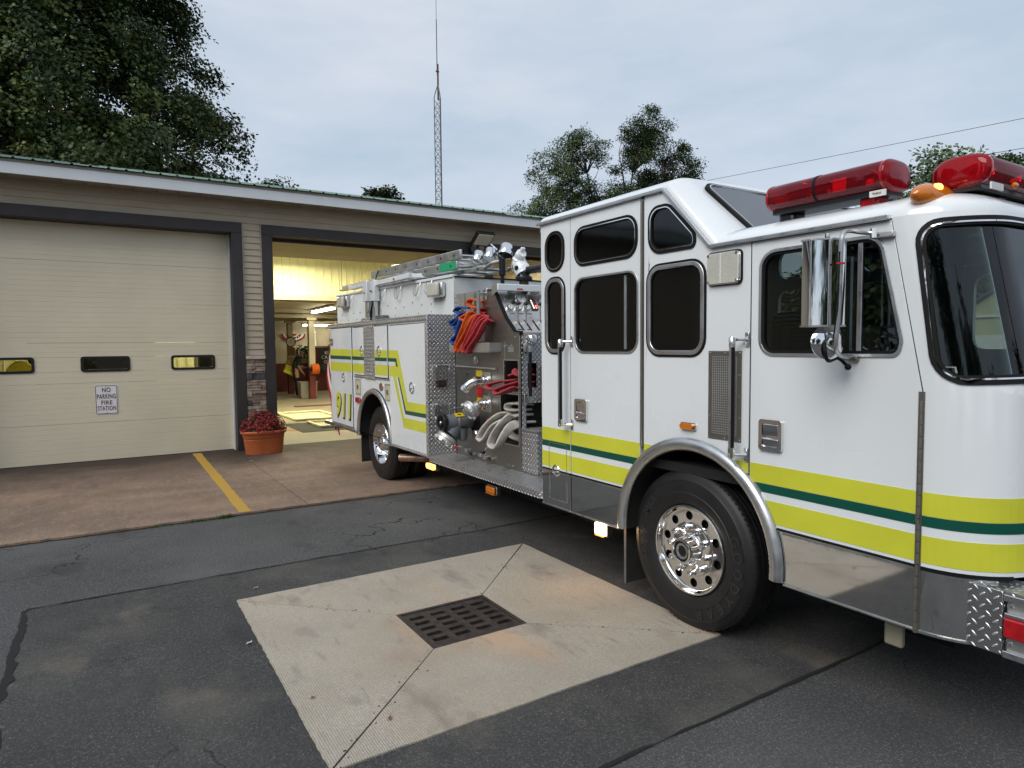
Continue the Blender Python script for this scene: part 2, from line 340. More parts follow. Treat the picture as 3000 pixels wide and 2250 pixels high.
# ------------------------------------------------------------------ ground materials
def ground_mat(name, c_lo, c_hi, speck=.14, speck_th=.84, crack=0., stain=None, broom=None, streak=None, spots=0., rough=.85, bump=.003, door_stain=False, grain=.55):
    m = bpy.data.materials.new(name); m.use_nodes = True; MT[name] = m
    t = m.node_tree; p = t.nodes['Principled BSDF']; l = t.links.new; p.inputs['Roughness'].default_value = rough; p.inputs['Specular IOR Level'].default_value = .3
    tc = N(t, 'ShaderNodeTexCoord'); co = tc.outputs['Object']
    def noise(sc, det=4, vec=co, r=.55):
        n = N(t, 'ShaderNodeTexNoise'); n.inputs['Scale'].default_value = sc; n.inputs['Detail'].default_value = det; n.inputs['Roughness'].default_value = r; l(vec, n.inputs['Vector']); return n.outputs[0]
    def rng_(v, a, b, c=0., d=1.):
        n = N(t, 'ShaderNodeMapRange'); n.inputs[1].default_value = a; n.inputs[2].default_value = b; n.inputs[3].default_value = c; n.inputs[4].default_value = d; l(v, n.inputs[0]); return n.outputs[0]
    def mixc(f, a, b):
        x = N(t, 'ShaderNodeMix', data_type='RGBA')
        for i, v in ((0, f), (6, a), (7, b)):
            if isinstance(v, (int, float)): x.inputs[i].default_value = v
            elif isinstance(v, tuple): x.inputs[i].default_value = (*v, 1)
            else: l(v, x.inputs[i])
        return x.outputs[2]
    def mapped(sc):
        q = N(t, 'ShaderNodeMapping'); q.inputs['Scale'].default_value = sc; l(co, q.inputs[0]); return q.outputs[0]
    big = rng_(noise(.9, 6), .36, .64); c = mixc(big, c_lo, c_hi)
    mid = noise(62, 3, r=.7); c = mixc(rng_(mid, .36, .60, 0, grain), c, tuple(x*.42 for x in c_lo)); c = mixc(rng_(noise(75, 2, mapped((1.1,.9,1))), .56, .70, 0, grain), c, tuple(min(1, x*1.9) for x in c_hi)); fine = noise(220, 3); c = mixc(rng_(fine, .35, .65, 0, .45), c, tuple(x*.35 for x in c_lo))
    vo = N(t, 'ShaderNodeTexVoronoi'); vo.inputs['Scale'].default_value = 130; l(co, vo.inputs['Vector'])
    sp = N(t, 'ShaderNodeSeparateColor'); l(vo.outputs['Color'], sp.inputs[0])
    near = ma(t, 'LESS_THAN', vo.outputs['Distance'], .42)
    sm = ma(t, 'MULTIPLY', ma(t, 'MULTIPLY', ma(t, 'GREATER_THAN', sp.outputs[0], speck_th), near), rng_(noise(2.2, 3), .3, .6, .25, 1.))
    if speck: c = mixc(sm, c, (speck, speck, speck*.96))
    h = ma(t, 'ADD', fine, ma(t, 'MULTIPLY', vo.outputs['Distance'], -.6))
    if streak:
        s = rng_(noise(1., 6, mapped((.35, 2.6, 1))), .42, .66); c = mixc(ma(t, 'MULTIPLY', s, streak[3]), c, tuple(streak[:3]))
    if stain:
        for k, (sc, a, b, col, f) in enumerate(stain):
            s = rng_(noise(sc, 5, mapped((1+.3*k, 1-.2*k, 1))), a, b); c = mixc(ma(t, 'MULTIPLY', s, f), c, col)
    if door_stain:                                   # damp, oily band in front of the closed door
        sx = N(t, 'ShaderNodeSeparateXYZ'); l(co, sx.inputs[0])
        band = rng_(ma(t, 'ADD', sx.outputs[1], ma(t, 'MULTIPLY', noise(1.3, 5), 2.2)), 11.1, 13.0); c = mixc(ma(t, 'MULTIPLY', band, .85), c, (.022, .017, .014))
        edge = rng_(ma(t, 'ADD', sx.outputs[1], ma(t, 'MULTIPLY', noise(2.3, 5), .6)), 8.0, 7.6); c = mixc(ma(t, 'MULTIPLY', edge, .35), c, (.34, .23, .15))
    if broom:
        wv = N(t, 'ShaderNodeTexWave'); wv.inputs['Scale'].default_value = 26; wv.inputs['Distortion'].default_value = 1.2; wv.inputs['Detail'].default_value = 2; wv.inputs['Detail Scale'].default_value = 2
        wv.bands_direction = 'X'; l(co, wv.inputs['Vector'])
        bm = ma(t, 'MULTIPLY', rng_(wv.outputs['Fac'], .15, .5, 1, 0), rng_(noise(1.6, 4), .40, .66)); c = mixc(ma(t, 'MULTIPLY', bm, broom), c, tuple(x*.45 for x in c_lo)); h = ma(t, 'ADD', h, ma(t, 'MULTIPLY', wv.outputs['Fac'], .8))
    if spots:
        v2 = N(t, 'ShaderNodeTexVoronoi'); v2.inputs['Scale'].default_value = 9; l(co, v2.inputs['Vector']); s2 = N(t, 'ShaderNodeSeparateColor'); l(v2.outputs['Color'], s2.inputs[0])
        sm2 = ma(t, 'MULTIPLY', ma(t, 'LESS_THAN', v2.outputs['Distance'], .045), ma(t, 'GREATER_THAN', s2.outputs[1], .75)); c = mixc(ma(t, 'MULTIPLY', sm2, spots), c, (.02, .016, .014))
    if crack:
        q = N(t, 'ShaderNodeVectorMath', operation='ADD'); n3 = N(t, 'ShaderNodeTexNoise'); n3.inputs['Scale'].default_value = 2.5; n3.inputs['Detail'].default_value = 6; l(co, n3.inputs['Vector'])
        ml = N(t, 'ShaderNodeVectorMath', operation='SCALE'); l(n3.outputs['Color'], ml.inputs[0]); ml.inputs['Scale'].default_value = .8; l(co, q.inputs[0]); l(ml.outputs[0], q.inputs[1])
        v3 = N(t, 'ShaderNodeTexVoronoi', feature='DISTANCE_TO_EDGE'); v3.inputs['Scale'].default_value = .9; l(q.outputs[0], v3.inputs['Vector'])
        ck = ma(t, 'MULTIPLY', rng_(v3.outputs['Distance'], .002, .009, 1, 0), rng_(noise(.55, 2), .50, .56)); c = mixc(ma(t, 'MULTIPLY', ck, crack), c, (.006, .006, .006)); h = ma(t, 'SUBTRACT', h, ma(t, 'MULTIPLY', ck, 1.5))
    l(c, p.inputs['Base Color']); b = N(t, 'ShaderNodeBump'); b.inputs['Strength'].default_value = .9; b.inputs['Distance'].default_value = bump; l(h, b.inputs['Height']); l(b.outputs[0], p.inputs['Normal'])
    return m
ground_mat('asphalt', (.082,.083,.086), (.125,.125,.127), .21, .80, crack=.9, stain=[(.5, .52, .70, (.15,.145,.135), .5), (1.3, .58, .70, (.03,.03,.031), .55)])
ground_mat('asphalt_patch', (.060,.060,.061), (.092,.091,.089), .18, .91, crack=.55, stain=[(.8, .50, .66, (.15,.14,.12), .42), (1.9, .58, .72, (.20,.168,.13), .4), (1.2, .56, .68, (.028,.028,.029), .6)], bump=.0022)
ground_mat('drain_concrete', (.47,.415,.34), (.585,.535,.455), 0, .9, stain=[(.9, .48, .68, (.33,.235,.16), .6), (1.9, .58, .72, (.14,.125,.115), .6), (.7, .57, .70, (.55,.34,.20), .6), (7., .60, .74, (.18,.155,.13), .5)], broom=.6, spots=.9, grain=.22, rough=.8, bump=.002)
ground_mat('apron_concrete', (.25,.175,.128), (.35,.25,.188), .40, .90, streak=(.12,.083,.064,.42), stain=[(.7, .50, .68, (.36,.235,.165), .4), (2.6, .50, .68, (.13,.09,.07), .45), (9., .52, .70, (.36,.25,.18), .35)], door_stain=True, rough=.8, bump=.002)
ground_mat('bay_floor', (.30,.26,.17), (.40,.35,.235), 0, .9, stain=[(.8, .5, .7, (.22,.19,.13), .6)], streak=(.2,.17,.12,.4), rough=.6, bump=.001)
mat('line_yellow', (.52,.30,.025), .75, var=.14, vs=9, bump=.001, bs=120, col2=(.42,.26,.05))
mat('seam', (.010,.010,.010), .9)
XY = lambda z: (lambda u, v, w: (u, v, z+w))
def jag(p, q, n, a, axis):
    """ragged straight edge from p to q"""
    out = []
    for i in range(n):
        t = i/n; x = p[0]+(q[0]-p[0])*t; y = p[1]+(q[1]-p[1])*t; d = random.uniform(-a, a); out.append((x+(d if axis == 0 else 0), y+(d if axis == 1 else 0)))
    return out
SLAB = (.766, 3.19, 2.70, 4.95); GR = (1.615, 2.28, 3.49, 4.08)
hole = [(SLAB[0]+.02, SLAB[2]+.02), (SLAB[1]-.02, SLAB[2]+.02), (SLAB[1]-.02, SLAB[3]-.02), (SLAB[0]+.02, SLAB[3]-.02)]
B().plate([[(-400,-300), (500,-300), (500,700), (-400,700)], hole], 0, -.02, XY(0)).build('ground', 'asphalt', kind='structure', origin=(0,0,0), smooth=0)
px = jag((-.50,2.1), (6.3,2.12), 120, .012, 1)+jag((6.3,2.12), (6.3,5.55), 20, .02, 0)+jag((6.3,5.55), (-.50,5.58), 120, .010, 1)+jag((-.50,5.58), (-.50,2.1), 40, .004, 0)
patch = B().plate([px, hole], .004, .002, XY(0)).build('asphalt_patch', 'asphalt_patch', kind='structure', origin=(0,0,0), smooth=0)
sm = B()
def seam(p, q, axis, wid=.018):
    n = 90; a = []; b = []; o = 0.; w_ = wid*.6
    for i in range(n+1):
        t = i/n; o = o*.85+random.gauss(0, .0035); w_ += random.gauss(0, wid*.16)+(wid*.6-w_)*.2; w_ = min(wid*.9, max(wid*.05, w_)); x = p[0]+(q[0]-p[0])*t; y = p[1]+(q[1]-p[1])*t
        a.append((x+o, y) if axis == 0 else (x, y+o)); b.append((x+o+w_, y) if axis == 0 else (x, y+o+w_))
    sm.add([(x, y, .008) for x, y in a]+[(x, y, .008) for x, y in b], [(i, i+1, len(a)+i+1, len(a)+i) for i in range(len(a)-1)])
seam((-.49,5.57), (6.3,5.55), 1, .03); seam((-.52,2.1), (-.51,5.57), 0, .07); seam((-.5,2.085), (6.3,2.105), 1, .028)
sm.build('seam', 'seam', patch, fix=False, smooth=0)  # dark strip for tar, with the shade of the gap in its colour
# drain slab: four mitred concrete panels round the grate
x0, x1, y0, y1 = SLAB; g0, g1, h0, h1 = GR
slab = B().plate([[(x0-.002,y0-.002), (x1+.002,y0-.002), (x1+.002,y1+.002), (x0-.002,y1+.002)], [(g0-.01,h0-.01), (g1+.01,h0-.01), (g1+.01,h1+.01), (g0-.01,h1+.01)]], .0, -.1, XY(.0015)).build('drain_slab', 'joint_dark', kind='structure', origin=(0,0,0), smooth=0)
gp = .004
def edge(a, b, n=30, am=.003):
    ax = 1 if abs(a[0]-b[0]) > abs(a[1]-b[1]) else 0; return [a]+jag(a, b, n, am, ax)[1:]
for q in ([*edge((x0+gp*2,y0), (x1-gp*2,y0)), (x1-gp*2,y0), (g1-gp,h0), (g0+gp,h0)], [*edge((x1,y0+gp*2), (x1,y1-gp*2)), (x1,y1-gp*2), (g1,h1-gp), (g1,h0+gp)],
          [*edge((x1-gp*2,y1), (x0+gp*2,y1)), (x0+gp*2,y1), (g0+gp,h1), (g1-gp,h1)], [*edge((x0,y1-gp*2), (x0,y0+gp*2), 60, .0035), (x0,y0+gp*2), (g0,h0+gp), (g0,h1-gp)]):
    B().plate([q], .012, .004, XY(0)).build('concrete_panel', 'drain_concrete', slab, smooth=0)
for k_ in range(60):                                     # crumbs of grit along the joints and the grate
    t_ = random.random(); c0, c1 = random.choice((((x0,y0), (g0,h0)), ((x1,y0), (g1,h0)), ((x0,y1), (g0,h1)), ((x1,y1), (g1,h1)))); gx, gy = c0[0]+(c1[0]-c0[0])*t_+random.gauss(0,.02), c0[1]+(c1[1]-c0[1])*t_+random.gauss(0,.02)
    if k_ == 0: grit = B()
    r_ = random.uniform(.003, .008); grit.ball((gx, gy, .012), r_, 5, (1.3,1,.5))
grit.build('grit', 'joint_dark', slab, kind='stuff', smooth=0)
# the pit and the cast iron grate
B().add([(g0,h0,0), (g1,h0,0), (g1,h1,0), (g0,h1,0), (g0,h0,-.6), (g1,h0,-.6), (g1,h1,-.6), (g0,h1,-.6)], [(0,1,5,4), (1,2,6,5), (2,3,7,6), (3,0,4,7), (4,5,6,7)]).build('drain_pit', 'joint_dark', slab, fix=False, smooth=0)
gt = thing('storm_drain_grate', 'square cast iron storm drain grate set in the pale concrete slab', 'drain grate', ((g0+g1)/2, (h0+h1)/2, 0))
i0, i1, j0, j1 = g0+.03, g1-.03, h0+.03, h1-.03
holes = []
for r in range(5):
    for c in range(4):
        cx = i0+.075+c*(i1-i0-.15)/3; cy = j0+.085+r*(j1-j0-.17)/4
        holes.append(rpoly([(cx-.052,cy-.022), (cx+.052,cy-.022), (cx+.052,cy+.022), (cx-.052,cy+.022)], .009, 3))
B().plate([[(i0,j0), (i1,j0), (i1,j1), (i0,j1)]]+holes, .006, -.04, XY(0)).build('grate_plate', 'cast_iron', gt, smooth=0)
B().plate([[(g0+.002,h0+.002), (g1-.002,h0+.002), (g1-.002,h1-.002), (g0+.002,h1-.002)], [(i0-.004,j0-.004), (i1+.004,j0-.004), (i1+.004,j1+.004), (i0-.004,j1+.004)]], .011, -.05, XY(0)).build('grate_frame', 'cast_iron', gt, smooth=0)
# apron in front of the doors, floor inside
apron = B().plate([[(-9,7.52), (12.5,7.52), (12.5,12.38), (-9,12.38)]], .006, -.01, XY(0)).build('apron', 'joint_dark', kind='structure', origin=(0,0,0), smooth=0)
for a, b in ((-9, -2.7), (-2.692, 1.944), (1.954, 6.64), (6.65, 12.5)):
    e = jag((a,7.50), (b,7.50), 60, .014, 1)+[(b,7.50), (b,12.36), (a,12.36)]
    B().plate([e], .03, .008, XY(0)).build('concrete_panel', 'apron_concrete', apron, smooth=0, bevel=.004)
floor = B().box(-2.2, 11.8, 12.37, 27.6, -.02, .026).build('floor', 'bay_floor', kind='structure', origin=(0,0,0), smooth=0)
yl = jag((1.222,7.53), (1.282,12.2), 50, .005, 0)+[(1.282,12.2), (1.412,12.2)]+jag((1.412,12.2), (1.345,7.52), 50, .006, 0)+[(1.345,7.52)]
B().plate([yl], .0335, .031, XY(0)).build('painted_line', 'line_yellow', apron, fix=False, smooth=0)
# tufts of weeds in the joint along the apron, fallen leaves on the asphalt
def blades(n, x0, x1, y0, y1, h, wd=.004):
    V = []; F = []
    for i in range(n):
        x, y = random.uniform(x0, x1), random.uniform(y0, y1); a = random.uniform(0, 2*pi); hh = h*random.uniform(.4, 1); dx, dy = cos(a)*wd, sin(a)*wd; lx, ly = random.gauss(0, .4)*hh, random.gauss(0, .4)*hh; k = len(V)
        V += [(x-dx, y-dy, .0), (x+dx, y+dy, .0), (x+lx*.5+dx, y+ly*.5+dy, hh*.6), (x+lx, y+ly, hh)]; F += [(k, k+1, k+2), (k, k+2, k+3)]
    return V, F
wb = B()
for (a, b, n, h) in ((.35, .75, 50, .025), (.75, 1.0, 90, .035), (1.0, 1.16, 110, .05), (-.2, .3, 20, .02)): wb.add(*blades(n, a, b, 7.465, 7.505, h))
wb.build('weeds', 'leaf_grass', None, 'thin green weeds growing in the joint along the apron edge', 'weeds', kind='stuff', fix=False)
def leaflet(x, y, z, s, a, m, lab):
    pts = [(x+s*cos(a)*u-s*sin(a)*v, y+s*sin(a)*u+s*cos(a)*v, z+h) for u, v, h in ((-1,0,.002), (-.2,.42,.008), (.7,.28,.004), (1,0,.012), (.6,-.3,.003), (-.3,-.4,.009), (0,0,.001))]
    B().add(pts, [(0,1,6), (1,2,6), (2,3,6), (3,4,6), (4,5,6), (5,0,6)]).build('fallen_leaf', m, None, lab, 'leaf', group='litter on the ground', fix=False)
mat('leaf_pale', (.55,.52,.46), .7); mat('leaf_brown', (.24,.09,.05), .7); mat('leaf_tan', (.5,.3,.16), .7)
leaflet(.71, 4.18, .008, .024, .5, 'leaf_pale', 'crumpled pale scrap lying left of the concrete slab'); leaflet(.93, 5.13, .008, .022, .3, 'leaf_tan', 'small tan leaf on the asphalt behind the slab'); leaflet(1.12, 2.93, .016, .02, 1.0, 'leaf_brown', 'dark red leaf on the slab near its front corner'); leaflet(.86, 3.32, .016, .015, .2, 'leaf_brown', 'brown twig-like leaf at the left edge of the slab')
leaflet(1.96, 10.85, .034, .035, .1, 'leaf_pale', 'pale leaf on the apron in front of the flower pot')
# ------------------------------------------------------------------ fire station
FY = 12.10
st = thing('fire_station', 'low taupe fire station with green metal roof and three bays', 'building', (4.8, 12.1, 0))
XZ = lambda y: (lambda u, v, w: (u, y+w, v))
OPEN = [(-1.80, 1.98), (2.645, 6.42), (7.075, 10.86)]; HZ = 3.745
def fac(x0, x1, z0, z1, y0=FY+.02, y1=FY+.24, nm='wall', m='siding', **k): return B().box(x0, x1, y0, y1, z0, z1).build(nm, m, st, smooth=0, **k)
fac(-2.6, 11.6, 3.90, 4.36); fac(-16, -2.61, 0, 4.36)
for a, b in ((-2.6,-1.97), (2.15,2.475), (6.595,6.905), (11.03,11.6)): fac(a, b, 0, 3.90)
# head and jamb trim, one board each
for a, b in OPEN:
    B().box(a-.17, b+.17, FY-.05, FY+.26, HZ, HZ+.172).build('door_trim', 'trim_dark', st, smooth=0, bevel=.004)
    for e in (a-.17, b): B().box(e, e+.17, FY-.05, FY+.26, .03, HZ-.002).build('door_trim', 'trim_dark', st, smooth=0, bevel=.004)
    B().box(a+.004, b-.004, FY+.262, FY+.30, HZ-.06, HZ+.1).build('door_stop', 'trim_dark', st, smooth=0)
# lap siding, board by board
def board(x0, x1, z0, ex=.107, y=FY):
    zt = z0+ex+.012
    return B().add([(x, yy, zz) for x in (x0, x1) for yy, zz in ((y+.019, z0), (y-.004, z0), (y-.006, z0+.004), (y+.012, zt), (y+.019, zt))], [(0,1,2,3,4), (9,8,7,6,5)]+[(i, (i+1) % 5, 5+(i+1) % 5, 5+i) for i in range(5)]).build('siding_board', 'siding', st, smooth=0, fix=True)
cuts = [-2.6, .9, 4.56, 8.22, 11.6]
for k in range(4):
    sh = [0, 1.83, .6, 2.4][k]; cs = [-16, -9.3, -2.6]+[c+sh for c in (-1.2, 2.46, 6.12, 9.78) if -2.6 < c+sh < 11.4]+[11.6]
    for a, b in zip(cs[:-1], cs[1:]): board(a+.001, b-.001, 3.925+k*.107)
bs = None
for k in range(36):                                      # the long blank wall left of the doors
    o = board(-16, -1.975, .06+k*.107) if bs is None else dup(bs, (0, 0, k*.107)); bs = bs or o
for a, b in ((2.152, 2.473), (6.597, 6.903)):
    bs = None
    for k in range(21):
        o = board(a+.022, b-.022, 1.668+k*.107) if bs is None else dup(bs, (0, 0, k*.107)); bs = bs or o
    for e in (a, b-.022): B().box(e, e+.022, FY-.012, FY+.019, 1.662, 3.915).build('corner_channel', 'siding', st, smooth=0)
# ledge stone veneer with a cap
    B().box(a-.012+.012, b, FY-.07, FY+.019, 1.60, 1.660).build('stone_cap', 'stone_cap', st, bevel=.008)
    z = .03
    while z < 1.58:
        h = random.choice((.035, .045, .05, .06, .075, .09, .115)); h = min(h, 1.597-z); n = random.choice((1, 2, 2, 2, 3)); xs = [a]+sorted(random.uniform(a+.08, b-.08) for _ in range(n-1))+[b]
        if n == 3 and xs[2]-xs[1] < .06: xs = [a, xs[1], b]
        for p, q in zip(xs[:-1], xs[1:]):
            sub = [(z, z+h)] if (h < .07 or random.random() < .55) else [(z, z+h*.5), (z+h*.5, z+h)]
            for u, v in sub:
                d = random.uniform(.022, .062); j = lambda s=.006: random.uniform(-s, s)
                V = [(x, yy, zz) for x, yy, zz in ((p+.002, FY+.018, u+.002), (q-.002, FY+.018, u+.002), (q-.002, FY+.018, v-.003), (p+.002, FY+.018, v-.003))]+[(p+.003, FY-d+j(), u+.003), (q-.003, FY-d+j(), u+.003), (q-.003, FY-d+j(), v-.004), (p+.003, FY-d+j(), v-.004), ((p+q)/2+j(.03), FY-d-.006+j(), (u+v)/2+j(.008))]
                B().add(V, [(0,1,2,3), (0,4,5,1), (1,5,6,2), (2,6,7,3), (3,7,4,0), (4,8,5), (5,8,6), (6,8,7), (7,8,4)]).build('stone', 'stone_%d' % random.choice((0,0,1,1,2,2,4,4,0,3)), st, smooth=60, bevel=.003, seg=1)
        z += h
# eaves: fascia, drip edge, soffit panels, ribbed roof sheets
EY = 11.70
B().box(-16.2, 11.9, EY, EY+.03, 4.272, 4.430).build('fascia', 'fascia_white', st, smooth=0, bevel=.003)
B().box(-16.2, 11.9, EY+.012, EY+.05, 4.431, 4.478).build('fascia', 'soffit_grey', st, smooth=0)
for i in range(47):
    x = -2.9+i*.315; sp = B()
    sp.add([(x+dx, y, 4.280+dz) for y in (EY+.03, FY+.01) for dx, dz in ((0,.010), (.02,.010), (.026,0), (.289,0), (.295,.010), (.315,.010))], [(j, j+1, 7+j, 6+j) for j in range(5)])
    if i == 0: s0 = sp.build('soffit_panel', 'soffit_grey', st, fix=False, smooth=0)
    else: dup(s0, (i*.315, 0, 0))
ribs = [(0,0), (.018,.0), (.034,.022), (.052,.022), (.068,0), (.12,0), (.125,.004), (.135,.004), (.14,0), (.20,0), (.205,.004), (.215,.004), (.22,0)]
sheet = B(); prof = [(k*.2286+a, z) for k in range(4) for a, z in ribs]+[(.9144,0)]
RY = [(EY-.045, 4.482), (20.2, 4.482+.2335*(20.2-EY+.045))]
for sgn in (0, 1):
    V = []
    for y, zz in RY: V += [(a, y, zz+z+(0 if sgn == 0 else -.003)) for a, z in prof]
    k = len(prof); sheet.add(V, [(i, i+1, k+i+1, k+i) for i in range(k-1)])
k = len(prof); sheet.f += [(i, i+1, 2*k+i+1, 2*k+i) for i in range(k-1)]
sheet.v = [(x-3.0, y, z) for x, y, z in sheet.v]
rs = sheet.build('roof_sheet', 'roof_green', st, fix=False, smooth=0)
for i in list(range(-14, 0))+list(range(1, 17)): dup(rs, (i*.9144, 0, 0))
zr = RY[1][1]; B().add([(-16,20.2,zr), (12.5,20.2,zr), (12.5,28.3,4.48), (-16,28.3,4.48)], [(0,1,2,3)]).build('roof_back_slope', 'roof_green', st, fix=False)
for x in (-2.6, 11.45): B().add([(x,12.3,0), (x,27.8,0), (x,27.8,4.42), (x,20,5.7), (x,12.3,4.42), (x+.12,12.3,0), (x+.12,27.8,0), (x+.12,27.8,4.42), (x+.12,20,5.7), (x+.12,12.3,4.42)], [(0,1,2,3,4), (9,8,7,6,5), (0,5,6,1), (1,6,7,2), (2,7,8,3), (3,8,9,4), (4,9,5,0)]).build('end_wall', 'siding', st, smooth=0)
B().box(-2.5, 11.5, 27.45, 27.7, 0, 4.4).build('back_wall', 'wall_buff', st, smooth=0)
# closed sectional door of the first bay
def door_section(x0, x1, y, z0, h, ribsn=8):
    pr_ = [(y+.05, z0+.001), (y, z0+.001)]
    for k in range(1, ribsn): z = z0+h*k/ribsn; pr_ += [(y, z-.004), (y+.0032, z-.001), (y+.0032, z+.001), (y, z+.004)]
    pr_ += [(y, z0+h-.003), (y+.05, z0+h-.003)]; k = len(pr_)
    return B().add([(x, a, b) for x in (x0, x1) for a, b in pr_], [tuple(range(k)), tuple(range(2*k-1, k-1, -1))]+[(i, (i+1) % k, k+(i+1) % k, k+i) for i in range(k)])
DY = 12.35
gd = B().box(-1.80, 1.945, DY+.052, DY+.06, 1.30, 1.44).build('garage_door', 'door_beige', st, label='closed beige sectional door', smooth=0)
SH = .63
wins = [(-1.495,-.822), (-.235,.438), (1.028,1.701)]
for k in range(6):
    z0 = .012+k*SH
    if k != 2: door_section(-1.80, 1.955, DY, z0, SH if k < 5 else .58).build('door_section', 'door_beige', gd, smooth=0)
    else:
        cutz = [1.445, 1.685]
        door_section(-1.80, 1.955, DY, z0, 1.452-z0, 2).build('door_section', 'door_beige', gd, smooth=0); door_section(-1.80, 1.955, DY, 1.678, z0+SH-1.678, 3).build('door_section', 'door_beige', gd, smooth=0)
        xs = [-1.80]+[v for w_ in wins for v in (w_[0]+.03, w_[1]-.03)]+[1.955]
        for a, b in zip(xs[::2], xs[1::2]): door_section(a, b, DY, 1.451, .228, 3).build('door_section', 'door_beige', gd, smooth=0)
for a, b in wins:
    o = [(a,1.443), (b,1.443), (b,1.687), (a,1.687)]
    B().plate([rpoly(o, .045), rpoly(inset(o, .038), .03)], -.014, .05, XZ(DY)).build('window_frame', 'black_plastic', gd, bevel=.003)
    B().plate([rpoly(inset(o, .036), .03)], .012, .016, XZ(DY)).build('pane', 'glass_door', gd, smooth=0)
B().box(-1.8, 1.955, DY-.004, DY+.05, .026, .038).build('bottom_seal', 'black_rubber', gd, smooth=0)
B().box(1.957, 1.979, DY-.09, DY+.05, .03, HZ-.002).build('door_stop', 'fascia_white', st, smooth=0)
# open overhead doors of the other two bays, lying flat under the ceiling
for a, b in OPEN[1:]:
    od = B().box(a+.05, b-.05, 12.5, 15.2, 3.86, 3.88).build('overhead_door', 'ceil_buff', st, label='open overhead door under the ceiling', smooth=0)
    for k in range(5):
        y0 = 12.46+k*.56; q = B(); n = 5
        pr_ = [(y0+.002, 3.855), (y0+.002, 3.80)]
        for j in range(1, n): y = y0+.56*j/n; pr_ += [(y-.012, 3.80), (y-.008, 3.812), (y+.008, 3.812), (y+.012, 3.80)]
        pr_ += [(y0+.556, 3.80), (y0+.556, 3.855)]; kk = len(pr_)
        q.add([(x, u, v) for x in (a+.05, b-.05) for u, v in pr_], [tuple(range(kk)), tuple(range(2*kk-1, kk-1, -1))]+[(i, (i+1) % kk, kk+(i+1) % kk, kk+i) for i in range(kk)]); q.build('door_section', 'ceil_buff', od, smooth=0)
    for x in (a+.03, b-.03): B().box(x-.02, x+.02, 12.42, 15.9, 3.80, 3.85).build('door_track', 'galvanised', od, smooth=0)
# inside: ceiling, bright ribbed upper wall, low rear room with beams and columns
B().box(-2.4, 11.4, 12.42, 19.52, 4.40, 4.44).build('ceiling', 'wall_cream', st, smooth=0)
UW = 19.5
wp = [(0,0), (.05,0), (.062,-.032), (.082,-.032), (.086,0), (.15,0), (.155,-.004), (.165,-.004), (.17,0), (.2286,0)]
wq = [(k*.2286+a, d) for k in range(4) for a, d in wp]; k = len(wq)
w1 = B().add([(-2.4+a, UW+d, z) for z in (3.30, 4.42) for a, d in wq], [(i, i+1, k+i+1, k+i) for i in range(k-1)]).build('wall_sheet', 'wall_cream', st, fix=False, smooth=0)
for i in range(1, 15): dup(w1, (i*.9144, 0, 0))
B().box(-2.4, 11.4, UW-.02, UW+.12, 3.16, 3.298).build('floor_beam', 'ceil_buff', st, smooth=0)
B().box(-2.4, 11.4, UW+.14, 27.45, 3.10, 3.16).build('ceiling', 'ceil_buff', st, smooth=0)
for y in (23.0, 25.9): B().box(-2.4, 11.4, y-.09, y+.09, 2.80, 3.098).build('ceiling_beam', 'ceil_buff', st, smooth=0, bevel=.006)
B().box(-2.4, 11.4, 27.40, 27.448, .026, 1.15).build('wainscot', 'wainscot', st, smooth=0)
for cx, cy in ((6.22, 25.9), (6.24, 23.0), (1.5, 23.0), (9.6, 23.0)):
    B().box(cx-.10, cx+.10, cy-.10, cy+.10, 1.12, 2.72).build('column', 'wall_buff', st, smooth=0, bevel=.008); B().box(cx-.102, cx+.102, cy-.102, cy+.102, .026, 1.118).build('column', 'wainscot', st, smooth=0, bevel=.008); B().box(cx-.17, cx+.17, cy-.14, cy+.14, 2.722, 2.80).build('column_cap', 'wall_buff', st, smooth=0, bevel=.008)
B().tube([(-2.3,22.6,2.93), (11.3,22.6,2.93)], .02, 6).build('pipe', 'trim_dark', st)
# fluorescent fittings that light the bays
def fitting(x0, y0, x1, y1, z, lab, power, grp='fluorescent lights inside the station'):
    t = thing('fluorescent_light', lab, 'light', ((x0+x1)/2, (y0+y1)/2, z), grp)
    d = Vector((x1-x0, y1-y0, 0)); n = Vector((-d.y, d.x, 0)).normalized()*.06
    B().bar((x0,y0,z+.07), (x1,y1,z+.07), .20, .05).build('housing', 'label_white', t, smooth=0)
    for s in (-1, 1):
        for u, v in ((.02, .49), (.51, .98)): B().tube([Vector((x0,y0,z))+d*u+n*s, Vector((x0,y0,z))+d*v+n*s], .02, 8).build('tube', 'tube_lit', t)
    li = bpy.data.lights.new('bay_light', 'AREA'); li.shape = 'RECTANGLE'; li.size = d.length; li.size_y = .2; li.energy = power; li.color = (1, .92, .62); lo = bpy.data.objects.new('bay_light', li); COL.objects.link(lo); lo.parent = t; lo.location = (0, 0, -.05); lo.rotation_euler = (0, 0, atan2(d.y, d.x))
fitting(6.25, 22.7, 6.13, 20.05, 2.97, 'long fluorescent light running back under the low ceiling', 9)
fitting(6.85, 26.5, 9.2, 26.5, 2.66, 'fluorescent light across the rear room near the back wall', 8)
fitting(4.6, 16.6, 7.2, 16.6, 4.22, 'fluorescent light on the high ceiling of the open bay', 140); fitting(8.2, 17.2, 10.6, 17.2, 4.22, 'fluorescent light above the third bay', 90); fitting(-.6, 17.0, 1.8, 17.0, 4.22, 'fluorescent light behind the closed door', 150)
fitting(3.6, 18.2, 5.2, 18.2, 4.22, 'fluorescent light close to the ribbed upper wall', 150)
